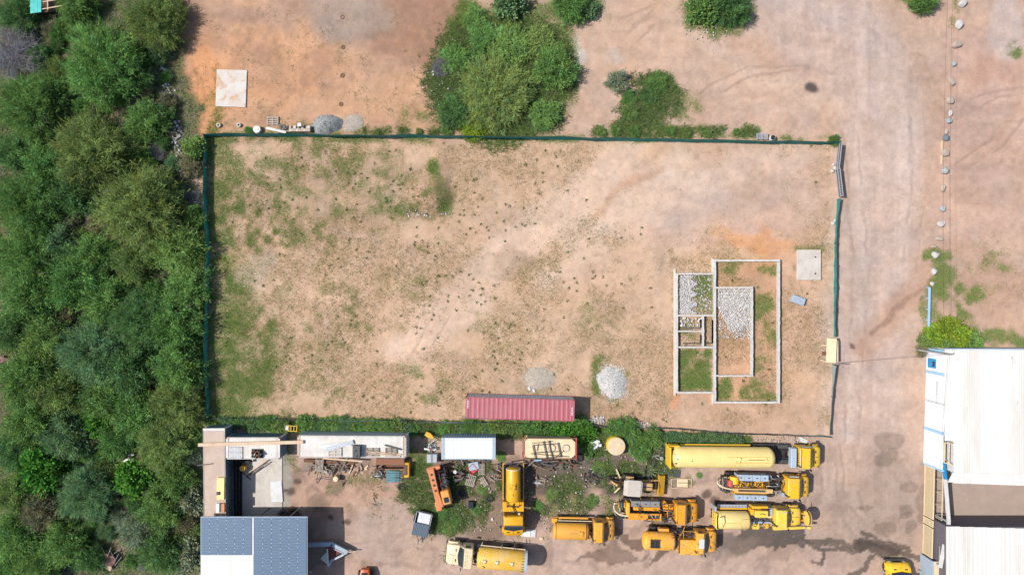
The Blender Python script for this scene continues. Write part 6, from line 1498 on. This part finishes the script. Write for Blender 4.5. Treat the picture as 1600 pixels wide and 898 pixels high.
# --- orange loader cut by the bottom edge
t15 = thing('compact_loader', 'small red orange machine cut by the bottom edge', 'machine', (*W(570, 907, 1.0)[:2], 0), R(90))
M['red_o'] = surf('red_orange_paint', (.55,.10,.015), .45, dirt=DUST, dirt_amt=.3)
b = MB(); b.loft([rrect(-1.2,-.6,.6,.4,1.2,.15), rrect(.6,-.6,.6,.4,1.25,.15), rrect(1.3,-.45,.45,.4,1.05,.15)]); b.build('body', M['red_o'], t15, 40); bx(t15, 'radiator_opening', M['black'], .35, 1.0, -.3, .35, 1.18, 1.27)
for s in (-1,1): wheel(t15, .6, s*.7, .4); wheel(t15, -.8, s*.7, .4)

clutter(t3, -3.4, .6, -.2, .5, 1.6, 18, 1, ['black','rusty','steel','yellow','black']); clutter(t3, .6, 2.2, -1.0, 1.0, 1.6, 16, 2, ['black','steel','grey_metal','rusty']); clutter(t3, -4.8, -3.2, -.7, .9, 1.5, 14, 3, ['black','steel','cream','rusty'])
clutter(t4, -1.2, 1.4, -1.2, 1.0, 1.9, 16, 4, ['black','steel','black','yellow']); clutter(t4, 4.6, 5.6, -1.2, .6, 1.3, 8, 5, ['black','steel','rusty'])
clutter(t5, -3.0, .4, -1.2, .6, 1.9, 16, 6, ['black','rusty','orange','steel']); clutter(t5, .5, 2.0, -1.0, 1.0, 1.8, 16, 7, ['black','orange','steel','rusty']); clutter(t5, -4.7, -3.2, -.8, .9, 1.4, 14, 8, ['black','steel','cream'])
clutter(t6, -1.1, -.3, -1.0, 1.0, 2.0, 10, 9, ['black','rusty','steel']); clutter(t6, 0, 2.2, .3, 1.1, 1.6, 12, 10, ['black','rusty','orange','steel'])
clutter(t9, 1.3, 2.0, -1.1, 1.1, 1.2, 10, 11, ['black','blue_grey','steel']); clutter(t9, -4.0, 1.2, -1.25, -1.0, 1.5, 12, 12, ['black','blue_grey','cream','steel'])
clutter(t11, -2.9, -1.2, -.9, .9, .8, 18, 13, ['rusty','steel','black','cream']); clutter(t11, .6, 2.9, -.8, .8, 1.3, 10, 14, ['black','rusty','steel'])
clutter(t12, -.2, 2.2, -1.1, -.2, 1.4, 12, 15, ['black','steel','rusty']); clutter(t8, .1, 1.5, -1.0, 1.0, 2.0, 6, 16, ['black','steel'])
# ------------------------------------------------------------------ loose things around the yard
def pallet(label, px, py, z, rz, L=1.2, Wd=1.0, n=7, mat=None, group=None, tilt=0):
    mat = mat or M['wood']; x, y, _ = W(px, py, z+.1); r = thing('pallet', label, 'pallet', (x, y, z), R(rz), group); r.rotation_euler.x = tilt
    for i in range(n):
        yy = -Wd/2 + (i+.5)*Wd/n; bx(r, 'slat', mat, -L/2, L/2, yy-Wd/n*.26, yy+Wd/n*.26, .11, .135)
    for s in (-1,0,1): bx(r, 'bearer', mat, s*(L/2-.06)-.05, s*(L/2-.06)+.05, -Wd/2, Wd/2, 0, .105)
    return r
def drum(label, px, py, r, h, mat, z=0, top=None, name='drum', cat='drum'):
    x, y, _ = W(px, py, z+h); o = thing(name, label, cat, (x, y, z))
    MB().lathe([(0,r*.95),(.02,r),(h*.33,r),(h*.34,r*1.03),(h*.36,r),(h*.66,r),(h*.67,r*1.03),(h*.69,r),(h,r),(h+.005,r*.94),(h-.02,r*.93)], (0,0,0), 'z', 22).build('shell', mat, o, 40)
    MB().cyl((0,0,h-.02),(0,0,h-.005),r*.92,22).build('lid', top or mat, o); MB().cyl((r*.5,0,h-.005),(r*.5,0,h+.03),r*.1,8).build('bung', M['steel'], o)
    return o
def beam(name, label, cat, a, b_, z, w, h, mat, z2=None):
    A, B = Vector(W(*a, z)), Vector(W(*b_, z if z2 is None else z2)); m = MB(); m.bar((0,0,0), tuple(B-A), w, h); return tag(m.build(name, mat, None, None, A), label, cat)
beam('timber_beam', 'long pale orange beam lying across the container roofs', 'beam', (310,694.5), (474,690), 2.72, .36, .22, M['pale_wood'])
beam('steel_bar', 'short grey bar on the tan container roof', 'bar', (308,727), (332,724), 2.66, .09, .09, M['steel'])
ybx = thing('tool_chest', 'yellow chest with a dark handle box on the tan container roof', 'chest', (*W(345, 763, 2.9)[:2], 2.6), R(-1))
bx(ybx, 'chest_body', M['cream_y'] if 'cream_y' in M else M['pale_yellow'], -.42, .42, -1.22, 1.22, 0, .38, .03); bx(ybx, 'handle_box', M['steel'], -.38, -.08, -.65, -.3, .38, .55, .03); bx(ybx, 'latch', M['steel'], .42, .45, .2, .5, .15, .25)
cr = thing('crate', 'small crate with pale blue and orange halves on the tan container roof', 'crate', (*W(345, 793, 2.8)[:2], 2.6)); bx(cr, 'blue_half', M['ctr_pale'], -.5,-.12,-.5,.5,0,.3,.02); bx(cr, 'gap', M['steel'], -.11,.08,-.45,.45,0,.22); bx(cr, 'orange_half', M['red_orange'], .09,.45,-.5,.5,0,.3,.02)
tk = thing('steel_truss', 'dark steel truss lying along the tan container', 'truss', (*W(362, 762, .8)[:2], 0), R(90))
for yy, z in ((0.25,1.5),(-.25,1.5),(-.55,.9),(-.75,.5)):
    b = MB(); b.bar((-3.4,yy,z),(3.6,yy,z),.08,.12); b.build('chord', M['grey_metal'] if z > 1.4 and yy > 0 else M['chassis'], tk)
for k in range(12): b = MB(); b.bar((-3.4+k*.6,.25,1.5),(-3.1+k*.6,-.75 if k%2 else -.25,.5 if k%2 else 1.5),.05); b.build('web', M['chassis'], tk)
bx(tk, 'base_tray', M['black'], -3.4, 3.5, -.9, .45, .05, .3)
pallet('grey slatted pallet on the short white roofed container', 368, 707, 2.6, 90, 1.3, 1.5, 8, M['grey_metal'])
pb_ = thing('pipe_bundle', 'cluster of dark upright pipes on the edge of the short container', 'pipes', (*W(401, 709, 2.9)[:2], 2.6))
bx(pb_, 'tray', M['black'], -.65,.6,-.5,.5,0,.08)
for q in ((-.3,.2,.2),(.15,.15,.24),(.15,-.25,.18),(-.35,-.2,.15),(.45,0,.14)):
    b = MB(); b.lathe([(0,q[2]),(.5,q[2]),(.5,q[2]*.65),(.1,q[2]*.6)], (q[0],q[1],.08), 'z', 16); b.build('pipe', M['rusty'] if q[2] > .17 else M['steel'], pb_, 40)
b = MB(); b.bar((-.5,-.75,.2),(-.1,.1,.6),.08); b.build('lever', M['white'], pb_)
drum('orange drum on the concrete yard next to the tan container', 378.5, 731.5, .32, .85, M['yellow'])
for k in range(3):
    x, y, _ = W(379+k*5, 720, .45); tag(MB().lathe([(-.11,.25),(-.11,.38),(.11,.38),(.11,.25)], n=18).build('tyre', M['tyre'], None, 40, (x,y,.38), (0,0,R(80+k*8))), ['left','middle','right'][k] + ' used tyre standing under the edge of the short container', 'tyre', 'tyres under the short container')
for k, (a, b_) in enumerate((((383,742),(416,718)),((391,742),(418,722)))):
    beam('saw_horse_bar', ['pale bar leaning diagonally over the concrete yard', 'dark bar leaning diagonally over the concrete yard'][k], 'bar', a, b_, .35, .09, .09, M['pale_wood'] if k == 0 else M['rusty'], .5)
st = thing('steel_stand', 'dark steel T stand on the concrete yard', 'stand', W(386,744,0)); b = MB(); b.bar((-.5,.55,.15),(.5,-.35,.15),.08); b.build('foot_bar', M['steel'], st); b = MB(); b.bar((0,0,.15),(1.6,1.2,.5),.06); b.build('arm', M['steel'], st)
# long container load
for (px, w_, rz) in ((523,1.5,0),(590,1.5,0),(611,1.3,0)): pallet('weathered pallet on the long white roofed container, at x%d' % px if False else {523:'leftmost weathered pallet on the long white roofed container',590:'weathered pallet right of the grey box on the long container',611:'rightmost weathered pallet on the long white roofed container'}[px], px if px != 590 else 582, 706, 2.6, rz, w_, .95, 6, M['conc'] if px == 523 else M['wood'])
gb = thing('grey_box', 'dark grey steel box on the long white roofed container', 'box', (*W(558, 704, 2.9)[:2], 2.6)); bx(gb, 'box_body', M['steel'], -.42,.42,-.7,.65,0,.7,.03); MB().cyl((-.05,.1,.7),(-.05,.1,.74),.09,10).build('cap', M['black'], gb); MB().cyl((.1,-.45,.7),(.1,-.45,.74),.09,10).build('cap', M['black'], gb)
for i, (a, b_, m, lb) in enumerate((((572,704.5),(627,710),'pale_wood','upper pale plank on the long white roofed container'),((578,708),(625,712.5),'pale_wood','lower pale plank on the long white roofed container'),((601,695),(627,702),'steel','dark channel bar on the long white roofed container'),((500,698),(549,693),'white','white sheet metal strip on the long white roofed container'),((510,702),(552,690),'grey_metal','grey flat bar on the long white roofed container'))):
    beam('plank', lb, 'plank', a, b_, 2.68+.02*i, .16 if i < 3 else .45, .06, M[m])
# scrap wood heap below the long container
sg = random.Random(21)
def scrap(label, px, py, w_, h_, n, mats, lmin=.6, lmax=2.4, name='scrap_pile', zt=.7):
    x, y, _ = W(px, py, .3); o = thing(name, label, 'scrap', (x, y, 0))
    for i in range(n):
        a = sg.gauss(0, .5) + (1.4 if sg.random() < .3 else 0); L = sg.uniform(lmin, lmax)/2; cx, cy, z = sg.uniform(-w_, w_), sg.uniform(-h_, h_), sg.uniform(.06, zt)
        b = MB(); b.bar((cx-math.cos(a)*L, cy-math.sin(a)*L, z), (cx+math.cos(a)*L, cy+math.sin(a)*L, z+sg.uniform(-.05,.15)), sg.uniform(.06,.2), sg.uniform(.03,.1)); b.build(sg.choice(['plank','bar','board']), M[sg.choice(mats)], o)
    return o
scrap('heap of weathered planks and rails below the long container', 512, 728, 2.2, .6, 46, ['wood','wood','rusty','deadwood','steel','rusty','pallet_pale'])
pallet('pale pallet lying on the heap of weathered planks', 499, 727, .6, 86, 1.3, .95, 6, M['pallet_pale'])
beam('steel_rail', 'rusty rail lying along the foot of the long container', 'rail', (475,719), (554,722), .3, .35, .25, M['rusty']); beam('timber_beam', 'pale board on the rusty rail below the long container', 'board', (505,715.5), (566,720.5), .9, .18, .06, M['pale_wood'])
drum('cream topped drum beside the dark trestle', 524, 748, .3, .85, M['cream'], top=M['cream'])
tr = thing('trestle', 'dark steel trestle frame on the sand below the plank heap', 'trestle', (*W(516, 750, .2)[:2], 0), R(-8)); b = MB(); b.bar((-1.5,.2,.5),(1.5,.2,.5),.06); b.build('top_bar', M['steel'], tr)
for s in (-1,1): b = MB(); b.bar((s*1.5,.2,.5),(s*1.5,.9 if s<0 else -.3,.05),.06); b.bar((s*1.5,.2,.5),(s*1.5,-.6,.05),.06); b.bar((s*1.5-.3,-.2,.05),(s*1.5+.4,-.1,.05),.05); b.build('leg', M['steel'], tr)
sk = thing('rust_skip', 'rusty brown open bin at the right end of the long container', 'bin', (*W(610, 724, .8)[:2], 0)); bx(sk, 'floor', M['rusty'], -1.6,1.6,-.5,.6,.1,.2); bx(sk, 'cover', M['rust2'] if 'rust2' in M else M['rusty'], -1.6,1.55,-.1,.58,.85,.92)
for s in (-1,1): bx(sk, 'side', M['rusty'], -1.6,1.6,s*.58-.03,s*.58+.03,.2,.9); bx(sk, 'end', M['rusty'], s*1.6-.03,s*1.6+.03,-.54,.54,.2,.9)
yc = thing('yellow_casing', 'yellow and brown casing standing beside the rusty bin', 'casing', (*W(636, 733, .7)[:2], 0)); bx(yc, 'shell', M['yellow'], -.3,.3,-.9,.8,0,.9,.1); bx(yc, 'cover', M['rusty'], -.28,.05,-.6,.6,.9,1.0,.03)
cylg = []
for i in range(5):
    lb = ['topmost teal gas cylinder below the rusty bin','second teal gas cylinder below the rusty bin','third pale teal gas cylinder below the rusty bin','fourth teal gas cylinder below the rusty bin','lowest teal gas cylinder below the rusty bin'][i]
    c = thing('gas_cylinder', lb, 'cylinder', (*W(614, 737+i*3.6, .3)[:2], .16+.05*(i%2)), R(sg.uniform(-4,4)), 'gas cylinders below the rusty bin'); MB().lathe([(-.85,.05),(-.8,.15),(.65,.15),(.8,.06),(.95,.05)], (0,0,0), 'x', 14).build('shell', M['cyl_teal'] if 'cyl_teal' in M else M['teal'], c, 40); MB().cyl((.95,0,0),(1.05,0,0),.07,8).build('valve', M['steel'], c)
scrap('tangle of metal scraps left of the teal gas cylinders', 590, 736, .5, .7, 26, ['steel','grey_metal','rusty','wood','chassis'], .3, 1.1); scrap('brown twigs and bars heaped on the sand in the yard', 587, 775, .5, 1.4, 30, ['wood','rusty','deadwood'], .3, .9, zt=.2)
beam('iron_rod', 'thin rusty rod lying on the sand left of the crane', 'rod', (622,775), (652,757), .04, .05, .05, M['rusty'])
ye = thing('yellow_cage', 'small yellow tubular frame in the hedge above the containers', 'frame', (*W(457, 669, .8)[:2], 0), R(-3)); b = MB()
for k in range(4): b.bar((-.5+k*.33,-.3,.8),(-.5+k*.33,.3,.8),.06)
for s in (-.3,.3): b.bar((-.55,s,.8),(.55,s,.8),.06); b.bar((-.5,s,0),(-.5,s,.8),.06); b.bar((.5,s,0),(.5,s,.8),.06)
b.build('tube_frame', M['yellow_b'], ye); bx(ye, 'sack', M['white'], -.9,-.4,-.3,.3,.2,.7,.1)
yb_ = thing('barrow', 'yellow wheelbarrow tray between long and pale containers', 'barrow', (*W(671, 680, .6)[:2], 0), R(-30)); b = MB(); b.loft([rrect(-.5,-.25,.25,.3,.7,.05),rrect(.0,-.3,.3,.3,.7,.05),rrect(.5,-.12,.12,.4,.7,.05)]); b.build('tray', M['yellow'], yb_); b = MB(); b.bar((.4,-.2,.5),(1.2,-.3,.7),.04); b.bar((.4,.2,.5),(1.2,.3,.7),.04); b.build('handles', M['wood'], yb_)
scrap('small scraps and boxes left of the pale ribbed container', 674, 697, .5, .5, 18, ['steel','white','red','grey_metal'], .3, .8)
gb2 = thing('steel_cabinet', 'small grey cabinet below the scraps by the pale container', 'cabinet', (*W(675, 716, .8)[:2], 0)); bx(gb2, 'cabinet_body', M['grey_metal'], -.6,.6,-.5,.5,0,.85,.06); bx(gb2, 'top_strip', M['steel'], -.05,.02,-.45,.45,.84,.9)
scrap('long tangle of pipes and bars below the tank container', 858, 723, 2.6, .4, 70, ['steel','rusty','wood','rusty','chassis','black'], .4, 1.8); beam('blue_bar', 'short pale blue bar on the tangle below the tank container', 'bar', (835,719), (846,718.5), .8, .14, .1, M['light_blue'])
# junk yard left of the yellow tanker
pallet('pale pallet upright of the red basin', 752, 733, .1, 90, 1.25, .8, 5, M['pallet_pale']); pallet('tilted brown pallet in the weeds left of the yellow tanker', 735.5, 750, .1, 72, 1.3, 1.05, 5, M['pallet_pale']); pallet('narrow broken pallet in the weeds near the yellow tanker', 756, 752, .1, -58, 1.1, .6, 3, M['pallet_pale'])
rb = thing('red_basin', 'bright red square basin among the junk', 'basin', (*W(738, 733, .4)[:2], .15), R(40)); bx(rb, 'tray', M['basin_red'] if 'basin_red' in M else M['red'], -.45,.45,-.45,.45,0,.06)
for s in (-1,1): bx(rb, 'rim', M['red'], s*.45-.03,s*.45+.03,-.48,.48,.0,.22); bx(rb, 'rim', M['red'], -.42,.42,s*.45-.03,s*.45+.03,0,.22)
bsht = plate('metal_sheet', 'dark blue grey sheet behind the red basin', 'sheet', 732, 748, 722, 734, .3, .34, M['blue_grey'], 12)
drum('white bucket among the scrap left of the red basin', 711, 737, .2, .35, M['white'], .3, name='bucket', cat='bucket')
scrap('dark scrap iron in the weeds left of the tilted pallet', 716, 744, .6, .7, 26, ['rusty','steel','chassis','wood'], .3, 1.2)
bt = thing('water_tub', 'black tub among the weeds below the pallets', 'tub', (*W(736, 789, .6)[:2], 0), R(4)); bx(bt, 'shell', M['black'], -.33,.33,-.38,.38,0,.55,.08); bx(bt, 'water', M['glass'], -.24,.24,-.28,.28,.55,.56)
tp_ = thing('white_tarpaulin', 'white sheet on the ground beside the bright yellow tanker cab', 'tarpaulin', (*W(825, 833, .1)[:2], 0)); b = MB(); b.prism([(-.8,-.3),(.85,-.45),(.9,.4),(-.2,.5)], .02, .10); b.build('sheet', M['white'], tp_); b = MB(); b.prism([(-.9,-.25),(.2,-.35),(.3,.3),(-.7,.2)], .11, .17); b.build('fold', M['ctr_pale'], tp_)
sc_ = thing('plastic_bag', 'small tan plastic bag on the sand right of the white sheet', 'bag', (*W(846, 841, .1)[:2], 0)); tag(sc_); link('bag_body', rock_mesh(77, M['cream']), sc_, (0,0,.1), None, (.32,.22,.14))
x, y, _ = W(769, 811, .1); tag(link('plastic_bottle_bag', rock_mesh(78, M['white']), None, (x,y,.1), None, (.16,.2,.12)), 'small white bag on the sand below the junk', 'bag')
scrap('dark machine parts in the oily weeds left of the backhoe', 925, 745, 1.0, .7, 30, ['chassis','steel','rusty','black'], .2, .8, zt=.3)
scrap('rusty bars and timber between pale container and bright tanker', 775, 738, .5, .9, 22, ['rusty','wood','steel'], .3, 1.0, zt=.3)
scrap('flat scrap and boards right of the bright yellow tanker', 850, 752, 1.0, .5, 20, ['wood','rusty','steel','grey_metal'], .2, .9, zt=.15)
scrap('pipes and sticks heaped left of the tank trailer rear', 1030, 705, .5, .8, 24, ['rusty','steel','deadwood'], .3, 1.0, zt=.3)
scrap('scattered planks on the sand right of the plank heap', 560, 735, .9, .7, 16, ['wood','rusty','pale_wood'], .3, 1.2, zt=.1)
for px, py, lb in ((628,760,'old tyre lying on the sand above the small grey trailer'),(905,715,'old tyre lying right of the tank container'),(1020,722,'old tyre lying beside the backhoe arm bush'),(765,778,'old tyre lying left of the bright yellow tanker'),(722,770,'old tyre lying below the tilted pallet')):
    x, y, _ = W(px, py, .1); tag(MB().lathe([(0,.28),(.04,.46),(.2,.46),(.24,.28),(.12,.24)], (0,0,0), 'z', 18).build('tyre', M['tyre'], None, 40, (x,y,.03)), lb, 'tyre', 'old tyres in the yard')
scrap('rusty rails and frames along the foot of the pale ribbed container', 735, 721, 2.4, .2, 26, ['rusty','steel','wood','chassis'], .4, 1.4, zt=.3)
# round tank and tarpaulin in the hedge
rt = thing('round_tank', 'large round yellow tank with a cream top in the hedge', 'tank', (*W(963, 697, 1.3)[:2], 0)); MB().lathe([(0,1.0),(.1,1.06),(1.2,1.06),(1.3,1.0)], (0,0,0), 'z', 30).build('shell', M['yellow_b'], rt, 40); MB().lathe([(0,1.04),(.08,1.0),(.10,.9),(.06,.2)], (.0,.0,1.28), 'z', 30).build('top_plate', M['top_cream'] if 'top_cream' in M else M['cream'], rt, 40); MB().cyl((.3,.2,1.36),(.3,.2,1.42),.2,14).build('hatch', M['cream'], rt)
wt = thing('white_tarpaulin', 'crumpled bluish white sheet in the hedge left of the round tank', 'tarpaulin', (*W(934, 693, .6)[:2], .2), R(20))
for k in range(9): link('fold', rock_mesh(80+k%3, M['ctr_pale']), wt, (sg.uniform(-.65,.65), sg.uniform(-.3,.3), .3), (0,0,sg.uniform(0,3)), (sg.uniform(.2,.4),sg.uniform(.15,.3),.16))
dp = plate('rubber_mat', 'dark grey mat lying between backhoe and tank trailer', 'mat', 1032, 1064, 732, 744, .02, .05, M['steel'], -8)
gr_ = thing('wooden_grate', 'pale timber grate with an inner frame on the yard floor', 'grate', (*W(1065, 755, .1)[:2], 0), R(-1))
for a, b_ in (((-1.15,-.55),(1.15,-.55)),((-1.15,.55),(1.15,.55)),((-1.15,-.55),(-1.15,.55)),((.7,-.55),(.7,.55)),((1.15,-.55),(1.15,.55))): b = MB(); b.bar((*a,.1),(*b_,.1),.07); b.build('frame_bar', M['pale_wood'], gr_)
bx(gr_, 'panel', M['cream'], -.55,.65,-.4,.5,.03,.12); bx(gr_, 'panel', M['wood'], -1.05,-.6,-.4,.5,.03,.08); b = MB(); b.bar((-.4,.1,.16),(1.1,.1,.16),.05); b.build('rod', M['rusty'], gr_)
ws_ = thing('white_cloth', 'folded white sheet beside the tractor unit cab', 'sheet', (*W(1256, 688, .2)[:2], 0), R(-25)); bx(ws_, 'sheet', M['white'], -.5,.5,-.25,.25,.02,.12,.02)
gc = thing('grey_canister', 'small grey canister behind the rear of the tank trailer', 'canister', (*W(1034, 716, .5)[:2], 0)); MB().cyl((0,0,0),(0,0,.5),.2,14).build('body', M['grey_metal'], gc, 40); MB().cyl((0,0,.5),(0,0,.6),.07,8).build('cap', M['steel'], gc)
# things along the outside of the top fence
drum('white round drum lid against the top fence left corner', 401, 202, .42, .5, M['white'], name='white_drum')
pallet('brown pallet beside the timber stack outside the top fence', 426, 189, .05, 0, 1.35, 1.0, 4, M['pallet_pale']); scrap('small heap of broken wood outside the top fence', 441, 198, .5, .25, 16, ['wood','deadwood','steel'], .2, .7, zt=.3)
beam('white_board', 'long white board leaning outside the top fence', 'board', (416,200), (447,207), .5, .28, .06, M['white'], .5)
bs = thing('block_stack', 'stack of pale concrete blocks outside the top fence', 'blocks', (*W(470, 201, .5)[:2], 0))
for i in range(9):
    for j in range(2):
        if (i, j) in ((4,1),(6,1)): continue
        bx(bs, 'block', M['ctr_tan'] if (i+j)%3 else M['conc'], -1.35+i*.27+.01, -1.35+(i+1)*.27-.01, -.35+j*.36, -.35+j*.36+.34, 0, .4 if (i*j)%2 else .58, .01)
wb_ = thing('white_box', 'small white box on top of the concrete block stack', 'box', (*W(468, 195, .8)[:2], .58)); bx(wb_, 'box_body', M['white'], -.22,.22,-.2,.2,0,.3,.02); bx(wb_, 'tape', M['cream'], -.03,.03,-.2,.2,.3,.303)
for k, px in enumerate((341.5, 373)):
    s = thing('pipe_stub', ['left pale round pipe stub below the stained slab','right pale round pipe stub below the stained slab'][k], 'pipe', (*W(px, 195.5, .2)[:2], 0)); MB().lathe([(0,.26),(.28,.24),(.28,.13),(.1,.12)], (0,0,0), 'z', 16).build('collar', M['conc'], s, 40); MB().cyl((0,0,.02),(0,0,.12),.12,12).build('bore', M['steel'], s)
drum('white drum with dark centre by the top fence near the road', 1208, 215, .30, .6, M['white'], top=M['black'], name='white_drum')
pallet('grey pallet leaning on the top fence near the road', 1191, 213, .3, 0, 1.3, .7, 5, M['grey_metal'])
gx_ = thing('grey_crate', 'small tilted blue grey metal crate beside the foundation', 'crate', (*W(1248, 469, .5)[:2], 0), R(-20)); bx(gx_, 'crate_body', M['blue_grey'], -.75,.75,-.42,.42,0,.55,.03)
for k in range(3): bx(gx_, 'rib', M['grey_metal'], -.7,.7,-.32+k*.27,-.24+k*.27,.55,.60)
# bush junk
bd = thing('blue_drum', 'tall faded blue drum lying in the bush clearing', 'drum', (*W(171, 766, .5)[:2], .3), R(90)); MB().lathe([(-.9,.1),(-.85,.3),(.75,.3),(.85,.12),(1.1,.12)], (0,0,0), 'x', 18).build('shell', M['slate_blue'] if 'slate_blue' in M else M['blue_grey'], bd, 40); MB().cyl((1.1,0,0),(1.2,0,0),.15,10).build('cap', M['grey_metal'], bd)
drum('rusty red barrel below the blue drum in the bush', 182, 780, .3, .7, M['rusty']); drum('greenish barrel right of the blue drum in the bush', 183, 770, .25, .6, M['blue_grey']); drum('rusty barrel above the blue drum in the bush', 183, 728, .26, .7, M['rusty']); drum('orange rust bucket above the collapsed shack', 208, 825, .26, .5, M['red_orange'], name='bucket', cat='bucket')
drum('small rusty tin above the blue drum in the bush', 180, 743, .22, .5, M['rusty'], name='tin', cat='tin')
scrap('heap of pale sticks and litter in the upper part of the lower bush', 201, 714, .5, .5, 20, ['deadwood','white','rusty'], .3, 1.0, zt=.4)
rs = plate('rusty_sheet', 'dark red rusty sheet at the left edge of the bush', 'sheet', -6, 16, 558, 570, .5, .53, M['oxide'], -20); plate('dark_tarpaulin', 'dark blue grey bundle in the gap left of the small round tree', 'bundle', 82, 101, 190, 199, .1, .4, M['ctr_blue'], -15)
# pieces between slab and workshop
beam('pole', 'pale pole leaning against the panelled workshop roof', 'pole', (452,807), (470,791), 1.2, .09, .09, M['pale_wood'], .1); scrap('dark scrap pile in the shade behind the workshop', 452, 800, 1.2, .5, 30, ['chassis','steel','black','rusty'], .3, 1.0)
x, y, _ = W(484, 893, .3); tag(link('white_sack', rock_mesh(90, M['white']), None, (x,y,.2), None, (.2,.15,.2)), 'small white sack in the shade beside the workshop', 'sack')
for px, py, lb in ((827,607,'left small white brick above the red container'),(834,610,'right small white brick above the red container')):
    x, y, _ = W(px, py, .1); tag(MB().box(-.13,.13,-.2,.2,0,.15,R(25),.02).build('white_brick', M['white'], None, None, (x,y,0)), lb, 'brick')
for px, py in ((535,27),(536,74),(535,118),(533,163)):
    x, y, _ = W(px, py, 0); lb = {27:'top dark post hole in the orange clearing',74:'second dark post hole from the top in the orange clearing',118:'third dark post hole from the top in the orange clearing',163:'lowest dark post hole in the orange clearing'}[py]
    tag(MB().lathe([(0,.30),(.07,.22),(.07,.15),(.02,.13)], (0,0,0), 'z', 14).build('post_hole', M['soil_dark'] if 'soil_dark' in M else M['rusty'], None, 40, (x,y,-.02)), lb, 'hole', 'post holes in the clearing')
